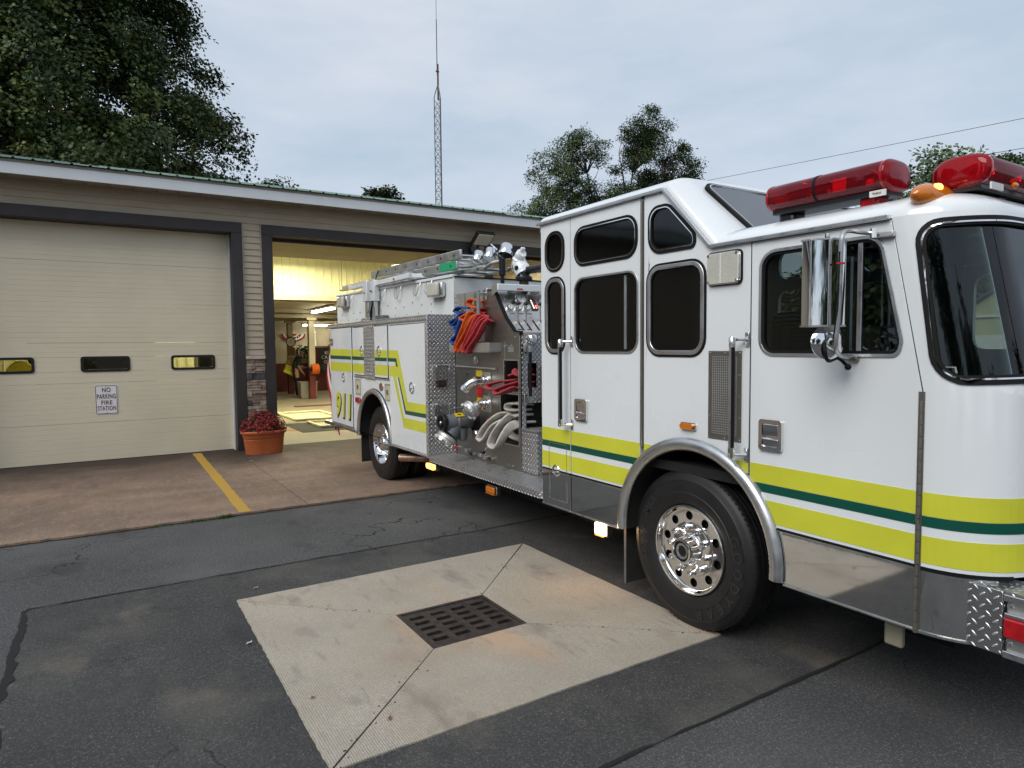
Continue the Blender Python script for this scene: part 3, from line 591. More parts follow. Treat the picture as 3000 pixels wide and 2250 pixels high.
# behind the closed door: ribbed wall, jacket, and dark shapes added to fill panes
k = len(wq); w2 = B().add([(-2.4+a, UW-.05+d, z) for z in (.03, 3.30) for a, d in wq], [(i, i+1, k+i+1, k+i) for i in range(k-1)]).build('wall_sheet', 'wall_cream', st, fix=False, smooth=0)
for i in range(1, 5): dup(w2, (i*.9144, 0, 0))
tr_ = thing('dark_silhouette', 'made-up dark trailer behind the middle pane of the closed door', 'silhouette', (-.1, 16, .03)); B().box(-1.1, .98, 15, 17, .5, 2.1).build('cover', 'mat_dark', tr_, bevel=.12)  # invented dark block that darkens the middle pane
for x_ in (-.9, .8): B().cyl((x_-.1,16,.36), (x_+.1,16,.36), .33, 20).build('wheel', 'tyre', tr_)
lk_ = thing('locker', 'dark locker shape added behind the right pane of the closed door', 'locker', (2.2, 16.2, .03)); B().box(1.86, 2.7, 16, 16.5, .03, 2.0).build('carcass', 'galvanised', lk_, bevel=.02); B().box(1.90, 2.66, 15.98, 15.998, .1, 1.95).build('door', 'trim_dark', lk_, bevel=.005)  # dark box added for an unidentified object in the right pane
cj = thing('work_jacket', 'yellow work jacket hanging behind the left pane of the closed door', 'jacket', (-1.05, 13.3, 1.0)); B().add([(-1.28,13.3,1.0), (-.86,13.3,1.0), (-.88,13.28,1.5), (-1.0,13.3,1.62), (-1.14,13.3,1.62), (-1.26,13.28,1.5), (-1.28,13.45,1.0), (-.86,13.45,1.0), (-.88,13.43,1.5), (-1.0,13.45,1.62), (-1.14,13.45,1.62), (-1.26,13.43,1.5)], [(0,1,2,3,4,5), (11,10,9,8,7,6)]+[(i, (i+1) % 6, 6+(i+1) % 6, 6+i) for i in range(6)]).build('cloth', 'hivis', cj, bevel=.03); B().ball((-1.07,13.25,1.68), .035, 8).build('hook', 'label_orange', cj); B().tube([(-1.07,13.36,1.62), (-1.07,13.36,4.4)], .004, 5).build('line', 'wire_black', cj)
# flood light above the pier
fl = thing('flood_light', 'black square flood light tilted down on the siding above the bay pier', 'flood light', (6.75, 12.05, 3.75))
c = Vector((6.72, 11.80, 3.95)); ax, ay = Vector((1,0,0)), Vector((.18,-.66,.74)); az = Vector((0,.75,.66))
B().obox(c+az*.03, ax*.20, ay*.15, az*.05).build('housing', 'black_plastic', fl, bevel=.012); B().obox(c-az*.024, ax*.175, ay*.125, az*.006).build('lens', 'lens_clear', fl, bevel=.004)
B().box(6.50, 6.72, 11.92, 12.09, 3.70, 3.80).build('junction_box', 'black_plastic', fl, bevel=.008); B().bar((6.66,12.0,3.78), (6.70,11.84,3.93), .03, .03).build('arm', 'black_plastic', fl)
# sign on the closed door
sg = thing('parking_sign', 'white no parking sign with maroon letters on the closed garage door', 'sign', (.09, DY, .765))
so = [(-.065,.765), (.245,.765), (.245,1.23), (-.065,1.23)]
B().plate([rpoly(so, .03)], -.006, -.003, XZ(DY)).build('sign_plate', 'print_white', sg, smooth=0)
B().plate([rpoly(inset(so, .008), .026), rpoly(inset(so, .015), .022)], -.0085, -.0065, XZ(DY)).build('border', 'print_maroon', sg, smooth=0)
tb = B()
for tx, z, sz, wd in (('NO', 1.148, .104, .115), ('PARKING', 1.045, .106, .256), ('FIRE', .948, .092, .148), ('STATION', .856, .098, .250)): tb.text(tx, sz, (.09, DY-.0068, z), (1,0,0), (0,0,1), .002, bold=.0012, width=wd, spacing=1.12)
tb.build('lettering', 'print_maroon', sg, fix=False, smooth=0)
for z in (1.205, .79): B().cyl((.09, DY-.006, z), (.09, DY-.011, z), .006, 8).build('bolt', 'galvanised', sg)
# terracotta pot of red chrysanthemums in front of the pier
pt = thing('flower_pot', 'oval terracotta plastic pot in front of the stone pier', 'flower pot', (2.31, 11.58, .03))
rings = [(.283,.165,.031), (.293,.172,.036), (.318,.19,.27), (.320,.192,.275), (.315,.187,.282), (.322,.194,.29), (.335,.205,.372), (.357,.222,.374), (.367,.230,.388), (.366,.229,.412), (.356,.221,.423), (.338,.208,.42), (.33,.20,.37), (0.001,.001,.365)]
V = []; n = 40
for a, b, z in rings: V += [(2.31+a*math.copysign(abs(cos(2*pi*i/n))**.8, cos(2*pi*i/n)), 11.58+b*math.copysign(abs(sin(2*pi*i/n))**.8, sin(2*pi*i/n)), z) for i in range(n)]
F = [(r*n+i, r*n+(i+1) % n, (r+1)*n+(i+1) % n, (r+1)*n+i) for r in range(len(rings)-1) for i in range(n)]+[tuple(range(n-1, -1, -1))]
B().add(V, F).build('pot', 'terracotta', pt); B().lathe([(0,.01), (.19,0)], (2.31,11.58,.385), (0,0,1), 20).build('soil', 'soil', pt)
mu = thing('chrysanthemum', 'dome of dark red chrysanthemums growing in the terracotta pot', 'flowers', (2.31, 11.58, .36))
def dome(): 
    a = random.uniform(0, 2*pi); e = math.asin(random.uniform(-.05, 1)); k = random.uniform(.86, 1.10); return Vector((cos(a)*cos(e), sin(a)*cos(e), sin(e))), Vector((2.31+.345*k*cos(a)*cos(e), 11.58+.235*k*sin(a)*cos(e), .40+.335*k*sin(e)))
bl = B(); lf = B()
for i in range(900):
    nrm, c = dome(); nrm = (nrm+Vector((random.gauss(0,.25), random.gauss(0,.25), random.gauss(0,.25)+.2))).normalized(); a, b = frame(nrm); r = random.uniform(.013, .023); ph = random.random()
    for k in range(7):
        q = 2*pi*(k/7+ph); d = a*cos(q)+b*sin(q); s = a*-sin(q)+b*cos(q); i0 = len(bl.v); bl.v += [tuple(c), tuple(c+d*r*.6+s*r*.3+nrm*.003), tuple(c+d*r+nrm*.006), tuple(c+d*r*.6-s*r*.3+nrm*.003)]; bl.f.append((i0, i0+1, i0+2, i0+3))
for i in range(3400):
    nrm, c = dome(); c = Vector((2.31,11.58,.40))+(c-Vector((2.31,11.58,.40)))*random.uniform(.75, .99); d = Vector((random.gauss(0,1), random.gauss(0,1), random.gauss(0,1))).normalized(); a, b = frame(d); s = random.uniform(.014, .026); i0 = len(lf.v); lf.v += [tuple(c), tuple(c+d*s*.5+a*s*.35), tuple(c+d*s), tuple(c+d*s*.5-a*s*.35)]; lf.f.append((i0, i0+1, i0+2, i0+3))
bl.build('blooms', 'petal_red', mu, kind='stuff', fix=False, smooth=0); lf.build('foliage', 'leaf_mum', mu, kind='stuff', fix=False, smooth=0)
B().ball((2.31, 11.58, .40), 1, 16, (.29,.18,.27)).build('stems', 'leaf_mum', mu)
# ------------------------------------------------------------------ fire engine
X0 = 3.06; WD = 2.44; XM = X0+WD/2; X9 = X0+WD
fe = thing('fire_engine', 'white fire engine with yellow and green stripes pulling out of the open bay', 'fire engine', (XM, 5.8, 0))
SD = lambda x=X0: (lambda u, v, w: (x+w, u, v))            # u = y, v = z on the near side, w inwards
FR = lambda y: (lambda u, v, w: (u, y+w, v))               # a face looking forwards
def sp(loops, nm, m, w0=0, w1=.03, x=X0, par=None, **k): return B().plate(loops, w0, w1, SD(x)).build(nm, m, par or fe, **k)
AC, AZ, AR = 2.836, .57, .648                              # front wheel arch
def arch(z, s): return AC+s*sqrt(max(0, AR*AR-(z-AZ)**2))
def archpts(y0, y1, n=14):
    a0 = atan2(sqrt(max(0, AR**2-(y0-AC)**2)), y0-AC); a1 = atan2(sqrt(max(0, AR**2-(y1-AC)**2)), y1-AC); return [(AC+AR*cos(a0+(a1-a0)*i/n), AZ+AR*sin(a0+(a1-a0)*i/n)) for i in range(n+1)]
ZB = .806
# window outlines (y, z)
W_oval = [(4.367,2.382), (4.132,2.382), (4.132,2.674), (4.367,2.674)]
W_slit = [(4.370,1.741), (4.126,1.741), (4.126,2.317), (4.370,2.317)]
W_up = [(3.987,2.388), (3.321,2.388), (3.321,2.658), (3.987,2.658)]
W_crew = [(3.990,1.746), (3.312,1.746), (3.312,2.286), (3.990,2.286)]
W_trap = [(3.197,2.384), (2.815,2.384), (2.815,2.455), (3.03,2.668), (3.197,2.668)]
W_low = [(3.210,1.733), (2.737,1.733), (2.737,2.296), (3.210,2.296)]
W_front = [(2.342,1.740), (1.612,1.740), (1.598,1.80), (1.705,2.284), (2.342,2.284)]
RT = [.03, .075, .09, .085, .10]
ar_c = archpts(arch(ZB, 1), 3.285); ar_m = archpts(3.25, 2.414); ar_f = archpts(2.404, arch(ZB, -1))
panels = {
 'rear_quarter': ([(4.44,ZB), (4.055,ZB), (4.055,2.762), (4.44,2.762)], [(W_oval,.105), (W_slit,.10)]),
 'crew_door': ([(4.049,ZB)]+ar_c+[(3.285,2.762), (4.049,2.762)], [(W_up,.10), (W_crew,.09)]),
 'side_panel': (ar_m+[(2.411,2.358), (2.685,2.358), (3.068,2.762), (3.25,2.762)], [(W_trap,[.10,.03,.07,.09,.10]), (W_low,.10)]),
 'front_door': (ar_f+[(1.503,ZB), (1.503,1.58), (1.655,2.350), (2.404,2.350)], [(W_front,[.08,.06,.07,.09,.09])]),
}
doors = {}
for nm, (outl, hs) in panels.items():
    doors[nm] = sp([outl]+[rpoly(h, r) for h, r in hs], 'door' if 'door' in nm else 'cab_panel', 'white_paint', 0, .04, bevel=.0015)
    # the far side of the cab, mirrored
    B().plate([outl]+[rpoly(h, r) for h, r in hs], 0, .04, lambda u, v, w: (X9-w, u, v)).build('door' if 'door' in nm else 'cab_panel', 'white_paint', fe)
# dark rebates behind the shut lines
for a, b, z1 in ((4.03, 4.075, 2.755), (3.23, 3.30, 2.755), (2.385, 2.43, 2.35)): B().box(X0+.045, X0+.07, a, b, 1.1 if a < 4 else .55, z1).build('door_seal', 'matt_black', fe, smooth=0)
sp([[(1.52,.55), (1.48,.55), (1.48,1.58), (1.635,2.35), (1.675,2.35), (1.52,1.58)]], 'door_seal', 'matt_black', .045, .06, smooth=0)
for a, b, z0, z1 in ((4.0492, 4.0548, .52, 2.757), (2.4042, 2.4108, 1.055, 2.352), (1.4985, 1.5028, .52, 1.58)): B().box(X0+.002, X0+.03, a, b, z0, z1).build('gap_shade', 'matt_black', fe, smooth=0)  # black strips filling the shut lines, standing in for their shade
sp([[(1.4985,1.581), (1.5028,1.581), (1.6548,2.350), (1.6502,2.350)]], 'gap_shade', 'matt_black', .002, .03, smooth=0)
# windows
def window(par, poly, r, style, gm='glass_dark'):
    R_ = r if isinstance(r, list) else [r]*len(poly); off = lambda d: rpoly(inset(poly, d), [max(.012, q-d) for q in R_])
    if style == 'rubber':
        sp([off(-.012), off(.006)], 'window_seal', 'black_rubber', -.008, .03, par=par, bevel=.003); sp([off(.0062), off(.0125)], 'window_trim', 'chrome', -.010, .02, par=par); sp([off(.0127), off(.020)], 'window_seal', 'black_rubber', -.004, .012, par=par); gi = .019
    elif style == 'alu':
        sp([off(-.016), off(-.002)], 'window_seal', 'black_rubber', -.007, .03, par=par, bevel=.003); sp([off(-.0018), off(.026)], 'window_frame', 'aluminium', -.011, .03, par=par, bevel=.005); sp([off(.0262), off(.032)], 'window_seal', 'black_rubber', -.001, .012, par=par); gi = .031
    else:
        sp([off(-.012), off(.004)], 'window_frame', 'aluminium', -.006, .012, par=par, bevel=.002); sp([off(.0042), off(.018)], 'window_seal', 'black_rubber', .004, .03, par=par); gi = .017
    sp([off(gi)], 'pane', gm, .014 if style == 'door' else .005, .018 if style == 'door' else .009, par=par, smooth=0)
window(doors['rear_quarter'], W_oval, .105, 'rubber'); window(doors['rear_quarter'], W_slit, .10, 'alu')
window(doors['crew_door'], W_up, .10, 'rubber'); window(doors['crew_door'], W_crew, .09, 'door')
window(doors['side_panel'], W_trap, [.10,.03,.07,.09,.10], 'rubber'); window(doors['side_panel'], W_low, .10, 'alu')
window(doors['front_door'], W_front, [.08,.06,.07,.09,.09], 'door', 'glass_cab')
for par, y, z0, z1 in ((doors['crew_door'], 3.445, 1.765, 2.27), (doors['front_door'], 1.80, 1.755, 2.27)):
    B().box(X0+.008, X0+.03, y-.012, y+.012, z0, z1).build('window_divider', 'aluminium', par, smooth=0, bevel=.003)
    B().box(X0+.018, X0+.032, y+.013, y+.022, z0, z1).build('window_divider', 'black_rubber', par, smooth=0)
B().box(X0+.10, X0+.13, 3.50, 3.985, 1.75, 2.27).build('window_shade', 'seat', doors['crew_door'], smooth=0)
B().box(X0+.085, X0+.10, 3.565, 3.79, 1.775, 1.845).build('switch_panel', 'black_plastic', doors['crew_door'], bevel=.006)
# gutter rail along the cab roof
gut = [(4.475,2.768), (3.066,2.768), (2.684,2.364), (1.655,2.362)]
for (a, za), (b, zb) in zip(gut[:-1], gut[1:]): B().bar((X0-.008, a, za), (X0-.008, b, zb), .036, .022).build('rain_gutter', 'aluminium', fe, smooth=0, bevel=.004)
# raised crew roof: rounded edges, sloping front with a glazed panel
path = []
A_, B_, C_ = Vector((4.45,2.772)), Vector((3.055,2.772)), Vector((2.60,2.291)); n1 = Vector((0,1)); n2 = Vector((-.726,.687))
for i in range(8): path.append((A_.lerp(B_, .02+.96*i/7 if i else 0), n1))
for i in range(1, 7): t = i/7; path.append((B_, (n1*(1-t)+n2*t).normalized()))
for i in range(1, 9): path.append((B_.lerp(C_, i/8), n2))
rows = []
ang = [i*pi/2/8 for i in range(9)]
for x_, h in [(.20*(1-cos(a)), .085*sin(a)) for a in ang]+[(.6, .095), (WD/2, .10), (WD-.6, .095)]+[(WD-.20*(1-cos(a)), .085*sin(a)) for a in ang[::-1]]: rows.append((X0+x_, h))
V = [(x, p.x+n.x*h, p.y+n.y*h) for x, h in rows for p, n in path]; k = len(path)
rr = B().add(V, [(i*k+j, i*k+j+1, (i+1)*k+j+1, (i+1)*k+j) for i in range(len(rows)-1) for j in range(k-1)])
rr.add([(X0, 4.45, 2.70)]+[(x, path[0][0].x, path[0][0].y+h) for x, h in rows]+[(X9, 4.45, 2.70)], [tuple(range(len(rows)+2))])
crew_roof = rr.build('crew_roof', 'white_paint', fe, smooth=40)
def SL(u, v, w):                                           # u across the truck, v up the slope
    p = B_.lerp(C_, 1-v); return (u, p.x+n2.x*(.088+w), p.y+n2.y*(.088+w))
WS = [(X0+.31,.14), (X9-.31,.14), (X9-.19,.94), (X0+.19,.94)]
B().plate([rpoly(WS, .10), rpoly(inset(WS, .022), .085)], .0, .020, SL).build('window_seal', 'black_rubber', crew_roof); B().plate([rpoly(inset(WS, .022), .085), rpoly(inset(WS, .030), .08)], .012, .024, SL).build('window_trim', 'chrome', crew_roof); B().plate([rpoly(inset(WS, .028), .08)], .012, .016, SL).build('pane', 'glass_teal', crew_roof, smooth=0)
# rounded nose of the cab: s runs round the corner, z up, the glass leans back
RC, YN = .33, 1.5; LA = RC*pi/2; LF = WD-2*RC; LT = 2*LA+LF
def nose(s, z, w=0.):
    if s < 0: x, y, nx, ny = 0., YN-s, -1., 0.
    elif s < LA: a = s/RC; x, y, nx, ny = RC-RC*cos(a), YN-RC*sin(a), -cos(a), -sin(a)
    elif s < LA+LF: x, y, nx, ny = RC+s-LA, YN-RC, 0., -1.
    elif s < LT: a = (s-LA-LF)/RC; x, y, nx, ny = WD-RC+RC*sin(a), YN-RC*cos(a), sin(a), -cos(a)
    else: x, y, nx, ny = WD, YN+(s-LT), 1., 0.
    return (X0+x-nx*w, y-ny*w+.2*max(0, z-1.58), z)
cutn = [LA*i/14 for i in range(1, 15)]+[LA+LF*i/6 for i in range(1, 6)]+[LA+LF+LA*i/10 for i in range(0, 10)]
WSC = [(.062,1.628), (LT*.5,1.668), (LT-.062,1.628), (LT-.10,2.315), (LT*.5,2.345), (.10,2.315)]
rws = [.10, .3, .10, .10, .3, .10]
nose_p = B().plate([[(.003,.80), (LT-.003,.80), (LT-.003,2.36), (.003,2.36)], rpoly(WSC, rws)], 0, .03, nose, cutn, [1.58]).build('cab_nose', 'white_paint', fe, smooth=40)
offw = lambda d: rpoly(inset(WSC, d), [max(.02, q-d) for q in rws])
B().plate([offw(-.016), offw(.004)], -.008, .03, nose, cutn).build('window_seal', 'black_rubber', nose_p); B().plate([offw(.0042), offw(.0115)], -.011, .02, nose, cutn).build('window_trim', 'chrome', nose_p); B().plate([offw(.0117), offw(.022)], -.004, .03, nose, cutn).build('window_seal', 'black_rubber', nose_p)
B().plate([offw(.020)], .014, .018, nose, cutn).build('windscreen', 'glass_windscreen', nose_p, smooth=60)
B().box(XM-.02, XM+.02, 1.30, 1.34, 1.62, 2.3).build('window_seal', 'black_rubber', nose_p)
# front roof with a rounded edge all round
def roofpt(s, a):
    d = .24*(1-cos(a)); z = 2.358+.115*sin(a)
    if s < 0: x, y = d, YN-s
    elif s < LA: q = s/RC; x, y = RC-(RC-d)*cos(q), YN-(RC-d)*sin(q)
    elif s < LA+LF: x, y = RC+s-LA, YN-RC+d
    elif s < LT: q = (s-LA-LF)/RC; x, y = WD-RC+(RC-d)*sin(q), YN-(RC-d)*cos(q)
    else: x, y = WD-d, YN+s-LT
    return (X0+x, y+.2*.78, z)
ss = [-1.15+i*1.15/6 for i in range(6)]+[0]+cutn+[LT]+[LT+i*1.15/6 for i in range(1, 7)]
V = [roofpt(s, a) for a in ang for s in ss]; k = len(ss); m_ = len(ang)
F = [(i*k+j, i*k+j+1, (i+1)*k+j+1, (i+1)*k+j) for i in range(m_-1) for j in range(k-1)]+[tuple((m_-1)*k+j for j in range(k))]
cab_roof = B().add(V, F).build('cab_roof', 'white_paint', fe, smooth=40)
# rear wall, floor and seats of the cab
B().box(X0+.02, X9-.02, 4.40, 4.438, .55, 2.80).build('cab_rear_wall', 'white_paint', fe, bevel=.01)
B().box(X0+.06, X9-.06, 1.5, 4.38, .98, 1.04).build('cab_floor', 'matt_black', fe, smooth=0)
for x in (X0+.3, X0+1.45):
    q = thing if 0 else None
    B().box(x, x+.5, 1.9, 2.4, 1.25, 1.42).build('seat', 'seat', fe, bevel=.04); B().box(x, x+.5, 2.38, 2.52, 1.40, 1.98).build('seat_back', 'seat', fe, bevel=.05)
for x in (X0+.12, X0+.75, X0+1.35): B().box(x, x+.48, 3.9, 4.05, 1.4, 2.15).build('seat_back', 'seat', fe, bevel=.05)
B().box(X0+.25, X9-.25, 2.60, 3.7, 1.04, 1.55).build('engine_cover', 'seat', fe, bevel=.08)
B().box(X0+.10, X9-.10, 1.36, 1.58, 1.36, 1.60).build('dashboard', 'black_plastic', fe, bevel=.05)
B().tube([(X9-.45+.21*cos(a), 1.80+.09*sin(a), 1.62+.19*sin(a)) for a in [i*2*pi/24 for i in range(24)]], .014, 8, True).build('steering_wheel', 'black_plastic', fe)
B().tube([(X9-.45,1.80,1.62), (X9-.45,1.62,1.42)], .03, 8).build('steering_column', 'black_plastic', fe)
B().bar((X0+.30,3.16,2.05), (X0+.22,2.98,1.80), .05, .012).build('breathing_apparatus_strap', 'lens_clear', fe)
B().box(X0+.2, X0+.23, 2.90, 2.925, 1.93, 2.08).build('map_light', 'label_white', fe)
tb = B().text('MSA', .05, (X0+.20, 3.02, 1.86), (0,-.55,-.83), (0,.83,-.55), .001); tb.build('strap_lettering', 'print_white', fe, fix=False, smooth=0)
# stripes: two yellow, one green, split at every shut line
ZS = [(1.034,1.138,'stripe_yellow'), (.986,1.032,'stripe_green'), (.823,.944,'stripe_yellow')]
def lr(y, s, z): return y if s == 0 else arch(z, s)
for z0, z1, m_ in ZS:
    n = 8; zz = [z0+(z1-z0)*i/n for i in range(n+1)]
    def strip(pn, ya, yb):
        o = [(ya(z), z) for z in zz]+[(yb(z), z) for z in zz[::-1]]; sp([o], 'reflective_stripe', m_, -.0022, -.0006, par=doors[pn], fix=True, smooth=0)
    strip('rear_quarter', lambda z: 4.436, lambda z: 4.058); strip('crew_door', lambda z: 4.045, lambda z: max(3.289, arch(z, 1)+.004))
    if z0 > 1: sp([[(3.247,max(1.07,z0)), (3.247,z1), (3.165,z1)]], 'reflective_stripe', m_, -.0022, -.0006, par=doors['side_panel'], smooth=0); sp([[(2.414,1.06), (2.414,z1), (2.51,z1)]], 'reflective_stripe', m_, -.0022, -.0006, par=doors['side_panel'], smooth=0)
    strip('front_door', lambda z: min(2.400, arch(z, -1)-.004), lambda z: 1.507)
    B().plate([[(.006,z0), (LT-.006,z0), (LT-.006,z1), (.006,z1)]], -.0022, -.0006, nose, cutn).build('reflective_stripe', m_, nose_p, smooth=0)
# polished skirt below a black rub strip
SK = [(4.438, 4.058, 0, 0), (4.046, None, 0, 1), (None, 1.505, -1, 0)]
def skirt(ya, yb): 
    n = 10; z0, z1 = .515, .786; zz = [z0+(z1-z0)*i/n for i in range(n+1)]
    sp([[(ya(z), z) for z in zz]+[(yb(z), z) for z in zz[::-1]]], 'skirt', 'mirror_skirt', .001, .02, bevel=.002)
    B().box(X0-.006, X0+.02, yb(.50), ya(.50), .503, .514).build('skirt_edge', 'aluminium', fe, smooth=0, bevel=.002)
    for zz_, m2 in (((.788,.795), 'aluminium'), ((.796,.805), 'black_rubber')): B().box(X0-.005, X0+.02, yb(.8), ya(.8), *zz_).build('rub_strip', m2, fe, smooth=0)
skirt(lambda z: 4.438, lambda z: 4.058); skirt(lambda z: 4.046, lambda z: arch(z, 1)+.012); skirt(lambda z: arch(z, -1)-.012, lambda z: 1.507)
B().plate([[(.004,.515), (.30,.515), (.30,.786), (.004,.786)]], .001, .02, nose, cutn).build('skirt', 'mirror_skirt', nose_p); B().plate([[(.004,.503), (.30,.503), (.30,.514), (.004,.514)]], -.006, .02, nose, cutn).build('skirt_edge', 'aluminium', nose_p); B().plate([[(.004,.788), (.36,.788), (.36,.805), (.004,.805)]], -.004, .02, nose, cutn).build('rub_strip', 'black_rubber', nose_p)
# little locker door in the rear quarter with a round pull latch
lk = [(4.340,.562), (4.104,.562), (4.104,1.021), (4.340,1.021)]
sp([lk, inset(lk, .004)], 'locker_edge', 'aluminium', -.0035, .004, smooth=0)
def pull(x, y, z, r=.05, par=None):
    o = B().lathe([(r*.72,.004), (r*.8,-.006), (r,-.009), (r*1.12,-.004), (r*1.14,.004)], (x,y,z), (1,0,0), 24).build('latch_ring', 'chrome', par or fe)
    B().lathe([(0,.012), (r*.5,.010), (r*.74,.002)], (x,y,z), (1,0,0), 20).build('latch_cup', 'chrome', o); B().bar((x-.004,y+r*.7,z-.006), (x-.004,y-r*.7,z-.006), r*.34, r*.2).build('latch_handle', 'chrome', o, bevel=.004)
pull(X0, 4.246, .80, .044)
# hinges (knuckle by knuckle)
def hinge(y, z0, z1, x=X0-.005):
    h = B().box(x, x+.008, y-.013, y+.013, z0, z1).build('hinge', 'stainless', fe, smooth=0); n = int((z1-z0)/.052); k0 = None
    for i in range(n):
        if k0 is None: k0 = B().cyl((x-.002,y,z0+.001), (x-.002,y,z0+.05), .0085, 8).build('hinge_knuckle', 'stainless', h)
        else: dup(k0, (0, 0, i*.052))
hinge(3.267, 1.12, 2.745); hinge(1.502, .50, 1.58)
# grab rails
def rail(x, y, z0, z1, yb, par=None, nrm=(1,0,0), off=.07):
    nrm = Vector(nrm); p = Vector((x, y, 0)); o = B().cyl(p+Vector((0,0,z0+.06)), p+Vector((0,0,z1-.06)), .0155, 12).build('grab_rail', 'black_rubber', par or fe)
    for z, e in ((z0, 1), (z1, -1)):
        B().lathe([(0,0), (.012,.002), (.019,.012), (.019,.062), (.0,.064)], p+Vector((0,0,z)), (0,0,e), 14).build('rail_end', 'chrome', o)
        q = Vector((0, yb, 0)); B().tube([p+Vector((0,0,z+e*.02)), p+nrm*off*.5+q*.5+Vector((0,0,z+e*.02)), p+nrm*off*.97+q+Vector((0,0,z+e*.02))], [.012,.009,.015], 10).build('rail_bracket', 'chrome', o)
        c = p+nrm*(off+.001)+q+Vector((0,0,z+e*.02)); t = Vector((0,0,1)).cross(nrm); B().obox(c, nrm*.006, t*.013, Vector((0,0,.04))).build('rail_base', 'chrome', o, bevel=.003)
    B().box(x-.018, x-.013, y-.006, y+.006, z0+.06, z1-.06).build('rail_grip', 'aluminium', o)
rail(2.985, 4.085, 1.17, 1.845, -.06); rail(2.985, 2.47, 1.155, 1.84, -.045)
# paddle latches
for y0, y1, z0, z1 in ((3.986, 3.842, 1.228, 1.394), (2.336, 2.193, 1.219, 1.388)):
    o = [(y0,z0), (y1,z0), (y1,z1), (y0,z1)]; lt = sp([rpoly(o, .018), rpoly(inset(o, .022), .01)], 'door_latch', 'chrome', -.018, .0, bevel=.006)
    sp([inset(o, .021)], 'latch_pan', 'polished_aluminium', -.002, .0, par=lt)
    zc = z0+(z1-z0)*.62; B().obox((X0-.010,(y0+y1)/2,zc+.012), (.004,0,.006), (0,(y0-y1)/2-.024,0), (-.003,0,.030)).build('latch_paddle', 'chrome', lt, bevel=.003); B().obox((X0-.009,(y0+y1)/2,zc-.058), (.004,0,.004), (0,(y0-y1)/2-.024,0), (-.002,0,.020)).build('latch_paddle', 'chrome', lt, bevel=.003)
# louvre plate, perforated
gy0, gy1, gz0, gz1 = 2.700, 2.463, 1.240, 1.756
vp = sp([[(gy0,gz0), (gy1,gz0), (gy1,gz1), (gy0,gz1)], [(2.667,1.275), (2.496,1.275), (2.496,1.722), (2.667,1.722)]], 'vent_plate', 'stainless', -.004, .0, smooth=0)
bars = B()
for i in range(13): y = 2.667-.171*i/12; bars.box(X0-.006, X0-.001, y-.0028, y+.0028, 1.275, 1.722)
bars.build('vent_bars', 'stainless_panel', vp, smooth=0); b2 = B()
for i in range(33): z = 1.275+.447*i/32; b2.box(X0-.0055, X0-.0015, 2.496, 2.667, z-.0025, z+.0025)
b2.build('vent_bars', 'stainless_panel', vp, smooth=0); sp([[(2.667,1.275), (2.496,1.275), (2.496,1.722), (2.667,1.722)]], 'vent_backing', 'matt_black', -.001, .0, par=vp, smooth=0)
sb = B()
for y in (2.688, 2.58, 2.475):
    for z in ((1.25, 1.745) if y == 2.58 else (1.25, 1.375, 1.495, 1.62, 1.745)): sb.ball((X0-.004,y,z), .006, 8, (.6,1,1))
sb.build('screws', 'chrome', vp)
# side flood lens and amber marker lamp
o = [(2.702,2.135), (2.466,2.135), (2.466,2.322), (2.702,2.322)]
lm = sp([rpoly(inset(o, -.004), .03)], 'side_lamp', 'black_rubber', -.012, .0); sp([rpoly(o, .03), rpoly(inset(o, .006), .026)], 'lamp_bezel', 'chrome', -.018, -.0122, par=lm); 
V = []; k = 14
lp = B().plate([rpoly(inset(o, .007), .028)], -.030, -.010, SD()).build('lamp_lens', 'lens_ribbed', lm, bevel=.012, seg=3)
rb = B()
for i in range(24): z = 2.15+.158*i/23; rb.box(X0-.0315, X0-.029, 2.478, 2.690, z-.0012, z+.0012)
rb.build('lens_ribs', 'lens_clear', lm, smooth=0); B().box(X0-.032, X0-.028, 2.592, 2.600, 2.145, 2.312).build('lens_ribs', 'label_white', lm)
for y in (2.684, 2.484):
    for z in (2.153, 2.304): B().cyl((X0-.034,y,z), (X0-.025,y,z), .008, 10).build('screw', 'chrome', lm)
o = [(2.912,1.270), (2.788,1.270), (2.788,1.318), (2.912,1.318)]; am = sp([rpoly(o, .014)], 'marker_lamp', 'chrome', -.012, 0, bevel=.003); sp([rpoly(inset([(2.912,1.273), (2.80,1.273), (2.80,1.316), (2.912,1.316)], .004), .018)], 'lamp_lens', 'lens_amber', -.026, -.011, par=am, bevel=.008)
# ------------------------------------------------------------------ wheels
Lx, Uz = Vector((0,-1,0)), Vector((0,0,1))
def tyre_prof(w=.27, R=.502):
    s = [(.283,.035), (.292,.016), (.315,.004), (.35,-.001), (.362,-.004), (.366,-.001), (.40,-.001), (.435,.004), (.441,.001), (.447,.006), (.470,.012), (.488,.024), (R-.004,.036), (R,.045)]
    t = []; n = 5; a = .048; b = w-.048; st_ = (b-a)/n
    for i in range(n):
        u = a+i*st_; t += [(R, u+.002), (R, u+st_-.008)]
        if i < n-1: t += [(R-.012, u+st_-.006), (R-.012, u+st_)]
    return s+t+[(r, w-h) for r, h in s[::-1]]
def lugs(x, y, z, rad, n, ln, par, r=.016):
    k0 = None
    for i in range(n):
        a = 2*pi*(i+.3)/n; o = Vector((x, y+rad*sin(a), z+rad*cos(a)))
        B().lathe([(.022,0), (.021,-.008), (r,-.012), (r,-ln+.012), (r*.75,-ln+.003), (0,-ln)], o, (1,0,0), 12).build('lug_nut', 'chrome', par)
